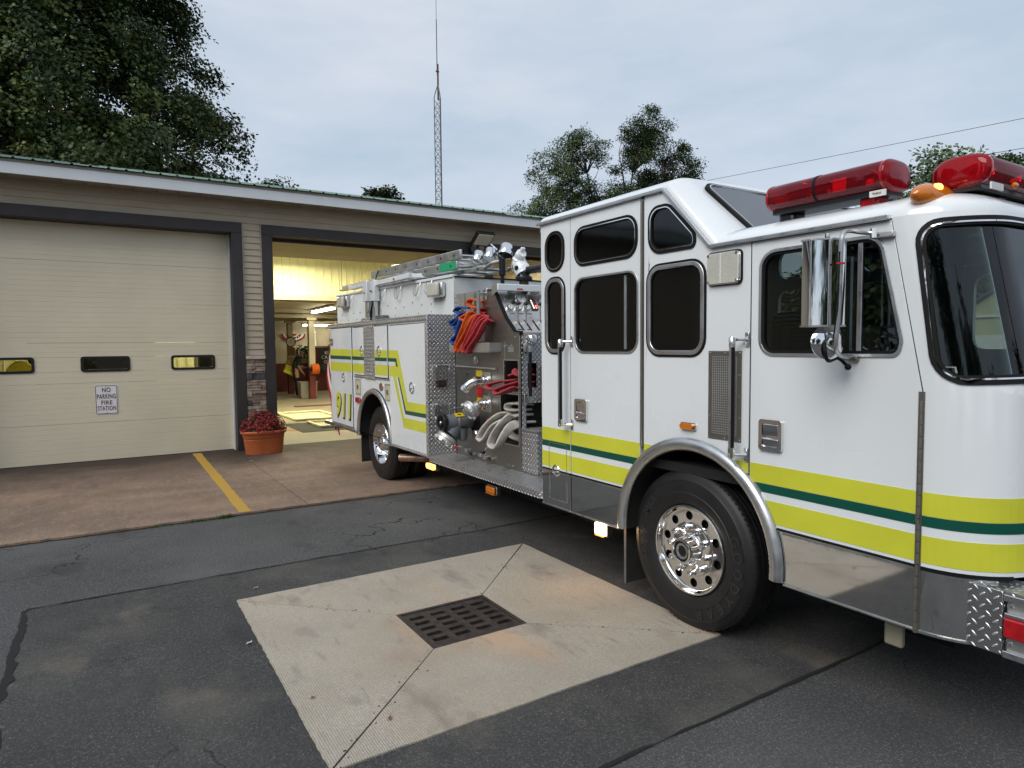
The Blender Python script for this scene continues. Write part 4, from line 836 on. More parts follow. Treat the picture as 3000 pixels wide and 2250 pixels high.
def wheel(xo, y, z, kind, sgn=1, full=True):
    """xo = outer face; sgn 1 = near side"""
    ax = (sgn, 0, 0); c = (xo, y, z)
    wh = B().lathe(tyre_prof(), c, ax, 72).build('wheel', 'tyre', fe, smooth=30)
    tr = B()
    for i in range(90):
        a = 2*pi*i/90; d = Vector((0, sin(a), cos(a))); t = Vector((0, cos(a), -sin(a)))
        for h in (.042, .228): tr.obox(Vector(c)+Vector((sgn*h,0,0))+d*.487, Vector((.012,0,0)), t*.006, d*.012)
    tr.build('tread_lugs', 'tyre', wh, kind='stuff', smooth=0)
    if not full:
        B().lathe([(.285,.03), (.25,.06), (.24,.15), (0,.15)], c, ax, 32).build('rim', 'polished_aluminium', wh); return wh
    if kind == 'front':
        B().lathe([(.286,.03), (.286,.012), (.280,.004), (.270,.004), (.264,.014), (.258,.034), (.250,.040), (.246,.041)], c, ax, 64).build('rim', 'polished_aluminium', wh, smooth=50)
        hs = [circ(.212*sin(2*pi*(i+.15)/10), .212*cos(2*pi*(i+.15)/10), .0285, 18) for i in range(10)]
        B().plate([circ(0, 0, .247, 64)]+hs+[circ(0, 0, .172, 48)], .040, .052, lambda u, v, w_: (xo+sgn*w_, y+u, z+v)).build('rim_disc', 'polished_aluminium', wh, smooth=50)
        B().lathe([(.173,.041), (.168,.030), (.105,.028), (.095,.022), (.086,.010), (.083,-.045), (.078,-.056), (.066,-.058), (.063,-.050)], c, ax, 48).build('hub', 'polished_aluminium', wh, smooth=50)
        B().lathe([(.063,-.048), (.055,-.046), (.053,-.040), (0,-.040)], c, ax, 32).build('hub_oil_cap', 'black_plastic', wh); B().lathe([(.050,-.046), (.036,-.046), (.034,-.041)], c, ax, 32).build('hub_ring', 'aluminium', wh)
        B().lathe([(.26,.09), (0,.09)], c, ax, 32).build('brake_drum', 'matt_black', wh); lugs(xo+sgn*.028, y, z, .143, 10, .052, wh, .0165)
    else:
        B().lathe([(.286,.03), (.286,.012), (.280,.004), (.268,.006), (.258,.03), (.246,.10), (.228,.128), (.215,.13), (.19,.128), (.165,.118), (.135,.116), (.12,.10), (.11,.03), (.10,.012), (.07,-.002), (0,-.006)], c, ax, 64).build('rim', 'chrome', wh, smooth=50)
        lugs(xo+.116, y, z, .15, 10, .04, wh, .015)
    def arc_text(txt, th0, th1, r, size):
        tb = B(); n = len(txt)
        for i, ch in enumerate(txt):
            th = radians(th0+(th1-th0)*(i+.5)/n); rr = Lx*sin(th)+Uz*cos(th); tg = Lx*cos(th)-Uz*sin(th); tb.text(ch, size, Vector(c)+rr*r+Vector((.0005,0,0)), tg, rr, .004, bold=.002)
        tb.build('tyre_lettering', 'tyre_letter', wh, fix=False)
    arc_text('GOODYEAR', 62, 172, .392, .088); arc_text('G287', -112, -78, .392, .07); arc_text('MSA', -66, -44, .392, .07)
    return wh
wheel(3.10, 2.900, .502, 'front'); wheel(3.165, 8.42, .50, 'rear')
wheel(X9-.06, 2.862, .50, 'front', -1, False); wheel(X9-.12, 8.42, .50, 'rear', -1, False)
B().lathe(tyre_prof(), (3.475, 8.42, .50), (1,0,0), 40).build('wheel', 'tyre', fe, smooth=30); B().lathe(tyre_prof(), (X9-.75, 8.42, .50), (1,0,0), 40).build('wheel', 'tyre', fe, smooth=30)
# wheel arches: bright half-round trim, black liner, mud flaps
def fender(yc, zc, R, x, r=.036, a0=-4, a1=184, liner=.9):
    P = [(x, yc+R*cos(radians(a)), zc+R*sin(radians(a))) for a in np.linspace(a0, a1, 60)]
    f = B().sweep(P, lambda t: [(r*1.15*cos(q), r*.95*sin(q)) for q in [i*2*pi/14 for i in range(14)]], lambda t: Vector((1,0,0))).build('fender_trim', 'aluminium', fe, smooth=60)
    B().sweep([(x+.012, yc+(R+.030)*cos(radians(a)), zc+(R+.030)*sin(radians(a))) for a in np.linspace(a0+4, a1-4, 60)], circ(0, 0, .011, 8), lambda t: Vector((1,0,0))).build('fender_seal', 'black_rubber', f)
    pr_ = [(R-.02, 0), (R-.02, liner)]; B().lathe(pr_, (x, yc, zc), (1,0,0), 40, -.08, pi+.08).build('wheel_housing', 'underbody', f, fix=False)
fender(AC, AZ-.005, .618, 3.055); fender(8.40, .60, .605, 3.075, .030)
mat('flap_rubber', (.022,.022,.021), .8, var=.4, vs=7)
B().box(3.13, 3.62, 3.50, 3.515, .10, .62).build('mud_flap', 'flap_rubber', fe, smooth=0); B().box(3.12, 3.62, 9.03, 9.045, .17, .62).build('mud_flap', 'flap_rubber', fe, smooth=0)
B().box(3.126, 3.13, 3.497, 3.518, .10, .60).build('flap_edge', 'galvanised', fe, smooth=0)
# chassis
for x in (3.75, 4.72): B().box(x, x+.09, 1.3, 10.2, .55, .80).build('chassis_rail', 'underbody', fe, smooth=0)
for y in (2.90, 8.42): B().cyl((3.3,y,.5), (X9-.3,y,.5), .09, 12).build('axle', 'underbody', fe)
B().box(3.42, 5.15, 1.50, 2.3, .33, .95).build('sump_light_block', 'underbody', fe, smooth=0); B().box(3.40, 5.2, 3.55, 4.4, .33, .9).build('gearbox_light_block', 'underbody', fe, smooth=0); B().box(3.45, 5.15, 4.5, 7.6, .32, .56).build('tank_light_block', 'underbody', fe, smooth=0); B().box(3.5, 5.1, 9.2, 10.2, .5, .62).build('body_floor', 'underbody', fe, smooth=0)  # sump, gearbox and tank boxes lowered to block light under the truck
B().box(3.30, 3.34, 1.685, 1.775, .285, .40).build('step_light', 'wall_buff', fe, bevel=.012)
B().tube([(3.8,7.2,.43), (3.45,7.55,.40), (3.22,7.86,.385)], .052, 14).build('exhaust_pipe', 'copper_exhaust', fe)
# marker lamps under the sills
for nm, y0, y1, z0, z1, x, m_ in (('lit', 6.868, 6.67, .418, .472, 3.14, 'lamp_amber_lit'), ('off', 5.50, 5.34, .392, .456, 3.14, 'lens_amber'), ('hot', 3.815, 3.705, .392, .478, 3.115, 'lamp_white_lit')):
    b_ = B().box(x+.006, x+.06, y1-.008, y0+.008, z0-.012, z1+.008).build('sill_lamp', 'aluminium', fe, bevel=.006); B().box(x-.022, x+.005, y1, y0, z0, z1).build('lamp_lens', m_, b_, bevel=.012); B().box(x-.02, x+.004, y1+.004, y0-.004, z0-.010, z0-.001).build('lamp_lens', 'lens_amber', b_)
    B().bar((x+.04,(y0+y1)/2,z1), (x+.04,(y0+y1)/2,.53), .03, .01).build('lamp_bracket', 'matt_black', b_)
    if nm == 'hot':
        li = bpy.data.lights.new('sill_glow', 'POINT'); li.energy = 1.6; li.color = (1,.55,.22); li.shadow_soft_size = .03; lo = bpy.data.objects.new('sill_glow', li); COL.objects.link(lo); lo.parent = fe; lo.location = Vector((3.05,3.76,.42))-ORG[fe]
# ------------------------------------------------------------------ front bumper
XB = 3.112
bp = B().box(XB+.012, X9-.06, .93, 1.185, .515, .762).build('bumper', 'stainless_panel', fe, bevel=.008)
B().box(XB, XB+.20, 1.192, 1.325, .503, .774).build('bumper_end', 'tread_bumper', bp, bevel=.004)
B().box(XB, X9-.06, .93, 1.188, .765, .776).build('bumper_top', 'tread_top', bp, smooth=0); B().box(XB-.004, XB+.02, .90, 1.19, .735, .764).build('bumper_edge', 'chrome', bp, bevel=.004); B().box(XB-.004, XB+.02, .90, 1.19, .498, .528).build('bumper_edge', 'chrome', bp, bevel=.004)
B().box(XB-.012, XB+.011, 1.0, 1.183, .672, .690).build('lamp_bezel', 'chrome', bp, bevel=.004); B().box(XB-.020, XB+.011, 1.0, 1.183, .588, .671).build('lamp_lens', 'lens_red', bp, bevel=.008)
for y, z in ((1.165, .718), (1.165, .558)): B().ball((XB+.01, y, z), .009, 8, (.7,1,1)).build('bolt', 'chrome', bp)
# ------------------------------------------------------------------ door mirror
MP = [(2.74,1.885), (2.74,1.835), (2.785,1.775), (2.88,1.752), (2.92,1.79), (2.92,1.885)]
mr = B().plate([rpoly(MP, .012, 3)], 1.872, 2.258, lambda u, v, w_: (u, v, w_)).build('mirror', 'chrome', fe, smooth=25)
for z in (1.870, 2.258): B().plate([rpoly(inset(MP, -.004), .012, 3)], z, z+.008, lambda u, v, w_: (u, v, w_)).build('mirror_cap', 'aluminium', mr)
B().box(2.752, 2.908, 1.8855, 1.888, 1.89, 2.245).build('mirror_glass', 'chrome', mr, smooth=0)
B().tube(bez([(3.05,1.69,2.288), (2.95,1.73,2.296), (2.86,1.735,2.296), (2.815,1.733,2.275), (2.805,1.733,2.22), (2.805,1.735,2.05), (2.805,1.74,1.90), (2.805,1.75,1.80), (2.825,1.76,1.765), (2.92,1.79,1.735), (3.05,1.82,1.728)], 60), .0098, 10).build('mirror_arm', 'aluminium', mr)
B().box(3.03, 3.058, 1.63, 1.73, 2.272, 2.298).build('mirror_bracket', 'stainless_panel', mr, bevel=.004); B().cyl((3.0,1.70,2.27), (3.0,1.70,2.312), .014, 8).build('mirror_bolt', 'chrome', mr); B().cyl((2.87,1.84,2.26), (2.87,1.84,2.30), .011, 8).build('mirror_bolt', 'chrome', mr); B().box(3.03, 3.058, 1.785, 1.855, 1.712, 1.735).build('mirror_bracket', 'stainless', mr, bevel=.004)
B().lathe([(0,-.026), (.03,-.022), (.058,-.010), (.072,.004), (.078,.004), (.080,.014), (.06,.03), (0,.034)], (2.845,1.822,1.800), (-.45,-.89,.05), 28).build('convex_mirror', 'chrome', mr); B().cyl((2.805,1.745,1.815), (2.835,1.81,1.84), .010, 8).build('mirror_clamp', 'aluminium', mr)
cw = bez([(2.80,1.80,1.80), (2.79,1.79,1.755), (2.83,1.80,1.715), (2.95,1.83,1.725), (3.0,1.825,1.70), (3.0,1.812,1.688)], 30)
B().tube(cw, .008, 8).build('cable', 'black_rubber', mr); B().ball((3.0,1.808,1.683), .016, 10).build('cable_plug', 'black_rubber', mr); B().tube([(2.795,1.733,2.2), (2.795,1.738,1.95), (2.80,1.76,1.8)], .004, 6).build('cable', 'black_rubber', mr)
B().box(2.790, 2.82, 1.722, 1.745, 2.145, 2.153).build('cable_tie', 'label_red', mr)
# ------------------------------------------------------------------ light bars and roof lamp
def sup(a, b, n=28, e=.75, flat=None): return [(a*math.copysign(abs(cos(q))**e, cos(q)), b*math.copysign(abs(sin(q))**e, sin(q))) for q in [2*pi*i/n for i in range(n)]]
def light_bar(p, q, a, b, marks, band):
    p, q = Vector(p), Vector(q); d = q-p; ln = d.length; d.normalize()
    ts = [0, .004, .012, .03, .06]; ts = [t/ln*.5 for t in ts]; sc = [.0, .62, .82, .95, 1.]
    st_ = ts+[.25, .5, .75]+[1-t for t in ts[::-1]]; scs = sc+[1., 1., 1.]+sc[::-1]
    lb = B().bar(p+d*.03-Uz*(b*1.02), q-d*.03-Uz*(b*1.02), a*1.25, .030).build('light_bar', 'black_plastic', fe, bevel=.006)
    P = [p+(q-p)*t for t in st_]; k = len(st_)
    tb_ = B(); V = []; side = d.cross(Uz).normalized(); pf = sup(a, b)
    for i, s_ in enumerate(scs): V += [P[i]+side*x*max(s_, .002)+Uz*z*max(s_, .002) for x, z in pf]
    m_ = len(pf); tb_.add(V, [(i*m_+j, i*m_+(j+1) % m_, (i+1)*m_+(j+1) % m_, (i+1)*m_+j) for i in range(k-1) for j in range(m_)]); tb_.build('lens_cover', 'glass_red', lb, smooth=60)
    for t in (ts[4]*1.0, 1-ts[4]): B().sweep([p+(q-p)*t-d*.006, p+(q-p)*t+d*.006], sup(a*1.012, b*1.012), Uz).build('lens_rim', 'lens_red', lb)
    for t in band: B().sweep([p+(q-p)*t-d*.008, p+(q-p)*t+d*.008], sup(a*1.02, b*1.02), Uz).build('bar_band', 'black_rubber', lb)
    B().bar(p+d*.05-Uz*b*.62, q-d*.05-Uz*b*.62, a*1.35, .02).build('bar_tray', 'matt_black', lb)
    for t, kind in marks:
        c = p+(q-p)*t
        if kind == 'lamp': B().lathe([(0,.0), (.05,.012), (.058,.05), (.055,.06)], c-side*.03, side, 18).build('beacon', 'chrome', lb); B().ball(c-side*.01+Uz*-.01, .026, 10).build('bulb', 'label_white', lb)
        elif kind == 'plate': B().obox(c+side*a*.2, d*.055, side*.004, Uz*b*.55).build('reflector', 'label_white', lb)
        elif kind == 'dark': B().obox(c, d*.03, side*a*.5, Uz*b*.6).build('motor', 'matt_black', lb)
    for t in (.15, .82): B().obox(p+(q-p)*t-Uz*(b+.05), d*.05, side*a*.45, Uz*.045).build('bar_foot', 'black_plastic' if t < .5 else 'lens_red', lb, bevel=.02)
    return lb
lb1 = light_bar((3.30,2.43,2.600), (3.30,1.745,2.600), .125, .076, [(.22,'dark'), (.34,'lamp'), (.44,'lamp'), (.60,'plate'), (.70,'dark'), (.78,'lamp')], (.45,))
B().obox((3.205,1.80,2.512), (.0,.038,0), (.006,0,0), (0,0,.014)).build('maker_plate', 'label_white', lb1); tb = B().text('Federal', .014, (3.197,1.80,2.512), Lx, Uz, .001); tb.build('maker_lettering', 'print_black', lb1, fix=False)
lb2 = light_bar((3.29,1.485,2.556), (5.27,1.485,2.556), .120, .072, [(.05,'plate'), (.09,'plate'), (.16,'lamp'), (.30,'lamp'), (.45,'dark'), (.6,'lamp'), (.8,'lamp')], ())
B().obox((3.33,1.352,2.468), (.055,0,0), (0,.004,0), (0,0,.014)).build('maker_plate', 'label_white', lb2)
for i in range(4): B().ball((3.55+.16*i,1.37,2.50), .022, 10, (1.3,.6,.7)).build('under_lamp', 'lens_amber', lb2)
rl = B().ball((3.22,1.555,2.432), 1, 24, (.168,.056,.02)).build('clearance_lamp', 'black_rubber', fe)
B().ball((3.22,1.555,2.445), 1, 24, (.172,.06,.062)).build('lamp_lens', 'lens_amber', rl); B().ball((3.17,1.515,2.478), 1, 10, (.03,.02,.018)).build('bulb', 'lamp_amber_lit', rl)
# ------------------------------------------------------------------ equipment body behind the pump
XL = 3.072; Y1, Y2 = 6.66, 10.30
def clip(poly, y0, y1):
    for lim, s in ((y0, 1), (y1, -1)):
        out = []
        for i in range(len(poly)):
            p, q = poly[i-1], poly[i]; a, b = s*(p[0]-lim), s*(q[0]-lim)
            if (a >= 0) != (b >= 0): t = a/(a-b); out.append((lim, p[1]+(q[1]-p[1])*t))
            if b >= 0: out.append(q)
        poly = out
        if not poly: return []
    return poly
ra = lambda z, s: 8.40+s*sqrt(max(0, .63**2-(z-.60)**2))
arc_r = [(8.40+.63*cos(a), .60+.63*sin(a)) for a in np.linspace(0, pi, 30)]
body = sp([[(Y1+.002,.60)]+arc_r[0:1]+arc_r[1:]+[(Y2,.60), (Y2,2.12), (Y1+.002,2.12)]], 'body_side', 'white_paint', 0, .03, x=XL+.016)
B().plate([[(Y1+.002,.60)]+arc_r+[(Y2,.60), (Y2,2.12), (Y1+.002,2.12)]], 0, .03, lambda u, v, w_: (X9-.016-w_, u, v)).build('body_side', 'white_paint', fe)
B().box(3.50, X9-.1, Y1+.05, Y2-.05, .95, 2.10).build('body_core', 'underbody', fe, smooth=0)
B().box(XL+.03, X9-.03, Y2-.004, Y2+.012, .60, 2.12).build('body_rear', 'tread_front', fe, smooth=0)
DR = {'A': (10.246, 9.249, .645, 2.075), 'B': (9.148, 8.60, 1.412, 2.065), 'C': (8.42, 7.867, 1.402, 2.062), 'D': (7.785, 6.722, .590, 2.055)}
dr = {}
for k_, (a, b, z0, z1) in DR.items():
    o = [(a,z0), (b,z0), (b,z1), (a,z1)]; dr[k_] = sp([o], 'compartment_door', 'white_paint', 0, .012, x=XL-.002, bevel=.003); sp([inset(o, -.009)], 'door_seal', 'black_rubber', .0122, .0158, x=XL-.002, par=dr[k_], smooth=0)
yel = [(10.30,1.768), (7.508,1.752), (7.235,1.148), (6.68,1.148), (6.68,.828), (7.366,.828), (7.672,1.432), (10.30,1.441)]
grn1 = [(10.30,1.672), (7.560,1.655), (7.515,1.553), (7.562,1.553), (7.590,1.612), (10.30,1.618)]; wht1 = [(10.30,1.616), (7.592,1.610), (7.622,1.553), (7.645,1.562), (10.30,1.570)]
grn2 = [(7.49,1.428), (7.288,1.040), (6.68,1.046), (6.68,.998), (7.312,.994), (7.522,1.428)]; wht2 = [(7.524,1.428), (7.314,.992), (6.68,.996), (6.68,.950), (7.342,.948), (7.572,1.428)]
for k_, y0, y1, dx in (('A', 9.252, 10.243, 0), ('B', 8.71, 9.145, 0), ('C', 7.870, 8.29, 0), ('D', 6.725, 7.782, 0), (None, 9.16, 9.238, .0165), (None, 7.797, 7.857, .0165), (None, 10.258, 10.298, .0165)):
    for pl_, m_, w_ in ((yel, 'stripe_yellow', -.0014), (grn1, 'stripe_green', -.0026), (wht1, 'white_paint', -.0026), (grn2, 'stripe_green', -.0026), (wht2, 'white_paint', -.0026)):
        c_ = clip(pl_, y0, y1)
        if len(c_) > 2: B().plate([c_], w_, w_+.001, SD(XL-.002+dx)).build('reflective_stripe', m_, dr[k_] if k_ else body, smooth=0)
for y, z in ((8.803,1.743), (8.142,1.740), (9.616,1.347), (7.105,1.318)): pull(XL-.003, y, z, .062)
t1 = B().text('911', .50, (XL-.0045, 9.63, .900), Lx, Uz, .001, bold=.024, shear=.12, width=.74); t1.build('number_shadow', 'print_black', dr['A'], fix=False, smooth=0)
t1 = B().text('911', .50, (XL-.0065, 9.65, .918), Lx, Uz, .001, bold=.013, shear=.12, width=.70); t1.build('number', 'stripe_yellow', dr['A'], fix=False, smooth=0)
t1 = B().text('321', .14, (XL-.0045, 10.155, 1.868), Lx, Uz, .001, bold=.004, sx=.8); t1.build('number', 'print_maroon', dr['A'], fix=False, smooth=0)
# tread plate trim
B().box(XL-.006, XL+.42, Y1, Y2+.08, 2.086, 2.150).build('compartment_top', 'tread_side', fe, bevel=.008)
B().box(XL-.007, XL+.0, Y1-.002, 6.716, .578, 2.084).build('corner_plate', 'tread_side', fe, smooth=0); B().box(XL-.007, 3.41, Y1-.006, Y1+.0, .560, 2.150).build('front_plate', 'tread_front', fe, bevel=.003)
B().box(XL-.010, XL+.004, 8.30, 8.70, 1.372, 2.085).build('scuff_plate', 'tread_side', fe, bevel=.004); B().box(XL-.008, XL+.02, 6.70, 7.76, .560, .588).build('sill_rail', 'tread_side', fe, bevel=.004)
B().box(XL-.012, XL+.05, 9.10, 10.62, .575, .628).build('rub_rail', 'aluminium', fe, bevel=.008); B().box(XL+.05, X9-.1, 10.30, 10.62, .585, .622).build('tail_step', 'tread_top', fe, smooth=0); B().box(XL+.012, XL+.016, 7.79, 9.14, 1.376, 1.392).build('drip_rail', 'aluminium', fe)
B().box(XL-.0, XL+.02, 7.79, 9.15, 1.378, 1.390).build('drip_rail', 'aluminium', fe, smooth=0)
# fuel and bottle lockers, badge, red marker beside the rear arch
for y0, y1, z0, z1 in ((9.13, 8.912, 1.128, 1.344), (7.998, 7.785, 1.112, 1.328)):
    o = [(y0,z0), (y1,z0), (y1,z1), (y0,z1)]; q = sp([o, inset(o, .014)], 'filler_frame', 'stainless_panel', -.006, .0, x=XL+.016, bevel=.002); sp([inset(o, .0145)], 'filler_door', 'wall_buff', -.002, .0, x=XL+.016, par=q, smooth=0); B().box(XL+.008, XL+.0135, (y0+y1)/2-.0, (y0+y1)/2+.05, (z0+z1)/2-.03, (z0+z1)/2+.03).build('filler_latch', 'stainless', q)
bd = B().lathe([(.055,0), (.052,-.004), (0,-.005)], (XL+.015,8.133,1.278), (1,0,0), 20); bd.v = [(a, 8.133+(b-8.133)*1.35, c) for a, b, c in bd.v]; bdo = bd.build('badge', 'copper_exhaust', fe)
q = B().box(XL-.002, XL+.016, 8.875, 9.10, 1.012, 1.094).build('marker_lamp', 'chrome', fe, bevel=.006); B().box(XL-.012, XL-.003, 8.90, 9.095, 1.018, 1.088).build('lamp_lens', 'lens_red', q, bevel=.005)
# folding steps on the front plate
for z in (1.56, 1.14):
    P = [(3.145,6.64,z), (3.145,6.60,z+.005), (3.30,6.60,z+.005), (3.30,6.64,z-.0)]
    q = B().tube([(3.145,6.635,z-.16), (3.14,6.62,z-.01), (3.155,6.615,z+.02), (3.30,6.615,z+.02), (3.315,6.62,z-.01), (3.31,6.635,z-.16)], .013, 8).build('folding_step', 'chrome', fe)
    for x in (3.185, 3.2275, 3.27): B().tube([(x,6.622,z+.015), (x,6.64,z-.15)], .009, 6).build('step_bar', 'aluminium', q)
    B().box(3.17, 3.285, 6.625, 6.652, z-.215, z-.135).build('step_bracket', 'cast_iron', q, bevel=.01)
# ------------------------------------------------------------------ hose bed
def HB(u, v, w_): t = (u-6.66)/(10.42-6.66); return (3.40-.15*t+w_, u, v)
hb = B().plate([[(6.66,2.152), (10.42,2.165), (10.42,2.590), (6.66,2.566)]], 0, .03, HB).build('hose_bed_side', 'white_dull', fe, smooth=0, bevel=.004)
B().plate([[(6.66,2.567), (10.42,2.591), (10.42,2.618), (6.66,2.600)]], -.016, .05, HB).build('hose_bed_rail', 'white_paint', hb, bevel=.004)
rv = B()
for i in range(14): y = 6.95+i*.25; rv.ball(HB(y, 2.30+.045*((i*7) % 3 == 0), -.002), .010, 6)
for i in range(10): rv.ball(HB(7.2+i*.34, 2.205, -.002), .008, 6)
rv.build('rivets', 'stainless', hb, kind='stuff')
B().box(3.43, X9-.35, Y1-.001, Y1+.03, 2.150, 2.566).build('hose_bed_front', 'white_dull', fe, smooth=0); B().box(3.41, X9-.33, Y1-.012, Y1+.04, 2.567, 2.580).build('hose_bed_cap', 'black_rubber', fe, smooth=0)
B().box(X9-.36, X9-.33, Y1+.04, 10.4, 2.15, 2.59).build('hose_bed_side', 'white_dull', fe, smooth=0); B().box(3.46, X9-.40, 6.8, 10.35, 2.15, 2.50).build('hose_bed_load', 'hose_white', fe, bevel=.05)
B().box(3.26, X9-.4, 10.40, 10.43, 2.15, 2.59).build('hose_bed_rear', 'white_dull', fe, smooth=0)
for y0, z0 in ((6.83, 2.36), (9.86, 2.40)):
    x = HB(y0, 0, 0)[0]; q = B().box(x-.065, x-.002, y0, y0+.30, z0, z0+.17).build('scene_lamp', 'aluminium', fe, bevel=.02); B().box(x-.12, x-.066, y0+.012, y0+.288, z0+.006, z0+.164).build('lamp_lens', 'lens_clear', q, bevel=.025, seg=3)
for y in (7.2, 7.5, 8.05, 8.55, 9.75): 
    x = HB(y, 0, 0)[0]-.03; B().tube(bez([(x+.02,y+.12,2.575), (x-.01,y+.11,2.50), (x-.02,y+.06,2.43), (x-.02,y,2.42), (x-.01,y-.05,2.50), (x+.02,y-.06,2.575)], 18), .006, 6).build('tie_cable', 'stainless_panel', hb)
# power ladder rack
lr_ = B().box(3.20, 3.28, 8.92, 9.08, 2.43, 2.72).build('ladder_rack', 'white_paint', fe, bevel=.008)
B().box(3.22, 3.30, 8.68, 8.83, 2.42, 2.71).build('rack_post', 'white_paint', lr_, bevel=.008); B().box(3.225, 3.275, 8.94, 9.06, 2.15, 2.43).build('rack_ram', 'aluminium', lr_, bevel=.006); B().box(3.235, 3.285, 8.71, 8.80, 2.15, 2.42).build('rack_ram', 'aluminium', lr_, bevel=.006)
B().box(3.24, 3.32, 7.55, 8.70, 2.630, 2.695).build('rack_arm', 'white_paint', lr_, bevel=.006); B().box(3.22, 3.30, 9.06, 9.75, 2.650, 2.712).build('rack_arm', 'white_paint', lr_, bevel=.006); B().bar((3.30,7.6,2.66), (3.75,7.2,2.66), .08, .05).build('rack_arm', 'white_paint', lr_, bevel=.006)
B().tube(bez([(3.20,8.70,2.42), (3.185,8.66,2.36), (3.19,8.74,2.26), (3.20,8.76,2.15)], 16), .012, 8).build('hydraulic_line', 'black_rubber', lr_); B().ball((3.235,8.0,2.66), .018, 8).build('rack_marker', 'lens_amber', lr_); B().box(3.20, 3.30, 8.35, 8.60, 2.15, 2.215).build('rack_motor', 'galvanised', lr_, bevel=.006)
for y, z in ((9.0,2.55), (8.755,2.56)): B().cyl((3.19,y,z), (3.21,y,z), .014, 8).build('rack_bolt', 'galvanised', lr_)
B().box(XL+.1, 3.30, 8.88, 9.10, 2.151, 2.20).build('rack_base', 'tread_side', lr_, bevel=.01)
# ------------------------------------------------------------------ pump module
XP = 3.41
pp_o = [(6.645,.565), (5.31,.565), (5.31,1.922), (5.41,1.928), (5.575,2.066), (5.795,2.358), (5.985,2.358), (5.985,1.842), (6.645,1.842)]
h1 = [(5.600,1.350), (5.338,1.350), (5.338,1.652), (5.600,1.652)]; h2 = [(5.672,.83), (5.338,.83), (5.338,1.322), (5.672,1.322)]
pn = sp([pp_o, h1, h2], 'pump_panel', 'stainless', 0, .02, x=XP, bevel=.002)
sp([pp_o[1:7], ] if 0 else [[(5.312,1.90), (5.300,1.90), (5.300,1.936), (5.404,1.942), (5.565,2.076), (5.787,2.370), (5.990,2.370), (5.990,2.360), (5.795,2.360), (5.575,2.068), (5.41,1.930), (5.312,1.924)]], 'panel_edge', 'black_rubber', -.008, .03, x=XP, par=pn)
for o in (h1, h2): sp([inset(o, -.010), o], 'opening_trim', 'stainless_panel', -.006, .01, x=XP, par=pn)
B().box(XP+.021, 4.9, 5.33, 5.70, .57, 1.30-.6).build('hose_tray', 'matt_black', pn); B().box(XP+.5, XP+.52, 5.32, 5.70, .6, 1.7).build('opening_back', 'matt_black', pn); B().box(XP+.02, XP+.5, 5.695, 5.71, .6, 1.7).build('opening_wall', 'stainless', pn); B().box(XP+.02, XP+.5, 5.33, 5.69, 1.326, 1.346).build('hose_shelf', 'stainless', pn); B().box(XP+.02, XP+.5, 5.33, 5.69, .80, .828).build('hose_shelf', 'stainless', pn)
B().box(XP+.022, 4.9, 5.72, 6.645, .57, 1.838).build('pump_core', 'matt_black', pn, smooth=0)
# hose well beside the panel
B().box(XP+.25, XP+.27, 5.99, 6.645, 1.80, 2.37).build('well_back', 'stainless_panel', pn, smooth=0); B().box(XP+.0, XP+.25, 6.53, 6.65, 1.80, 2.372).build('well_plate', 'tread_side', pn, smooth=0); B().box(XP-.01, XP+.02, 6.40, 6.529, 2.2, 2.370).build('well_bracket', 'stainless_panel', pn, smooth=0); B().box(XP-.004, XP+.02, 6.20, 6.39, 1.96, 2.372).build('well_divider', 'stainless_panel', pn, smooth=0); B().box(XP+.005, XP+.02, 6.02, 6.12, 2.02, 2.368).build('well_divider', 'stainless_panel', pn, smooth=0)
B().box(XP-.14, XP-.128, 5.66, 6.53, 1.742, 1.828).build('hose_ledge', 'stainless_panel', pn, bevel=.003); B().box(XP-.14, XP-.001, 5.66, 6.53, 1.732, 1.741).build('hose_ledge', 'stainless_panel', pn, smooth=0); B().box(XP-.14, XP-.001, 5.652, 5.659, 1.742, 1.828).build('hose_ledge', 'stainless_panel', pn, smooth=0)
rail(XP-.07, 6.06, 1.99, 2.365, -.055, pn)if 0 else None
gr = B().cyl((XP-.10,5.935,2.0), (XP-.10,5.935,2.36), .019, 12).build('grab_rail', 'chrome', pn)
for z in (2.05, 2.33): B().bar((XP-.10,5.935,z), (XP-.01,5.93,z), .03, .035).build('rail_bracket', 'aluminium', pn, bevel=.006); B().box(XP-.012, XP-.001, 5.91, 5.95, z-.06, z+.06).build('rail_base', 'chrome', pn, bevel=.004)
B().tube([(XP-.02,6.61,1.572), (XP-.02,5.73,1.565)], .012, 8).build('panel_rail', 'stainless_panel', pn); B().lathe([(.03,0), (.036,-.01), (.044,-.012), (.048,-.003), (.048,0)], (XP-.001,6.17,1.648), (1,0,0), 20).build('bezel', 'chrome', pn); B().box(XP-.008, XP-.001, 6.162, 6.178, 1.62, 1.678).build('bezel_bar', 'chrome', pn)
rv = B()
for y, z in ((5.39,1.88), (5.46,1.80), (5.56,1.80), (5.59,1.79), (5.60,1.60), (5.40,1.70), (5.33,1.69), (5.98,2.30), (5.97,2.12), (5.97,1.97), (5.74,2.18), (5.5,1.97), (5.36,1.95), (5.95,1.72), (5.66,1.73), (5.72,1.53), (6.1,1.5), (6.35,1.42), (6.4,1.3), (5.72,1.18), (5.8,.7), (6.5,.85), (5.45,.75), (5.45,.62), (5.33,1.2), (5.33,.9)): rv.ball((XP-.001, y, z), .0075, 6)
rv.build('rivets', 'chrome', pn, kind='stuff'); B().box(XP-.003, XP-.0005, 5.42, 5.52, 1.735, 1.79).build('slam_latch', 'stainless_panel', pn); B().box(XP-.002, XP-.0005, 5.585, 5.592, 1.66, 1.84).build('panel_hinge', 'stainless_panel', pn)
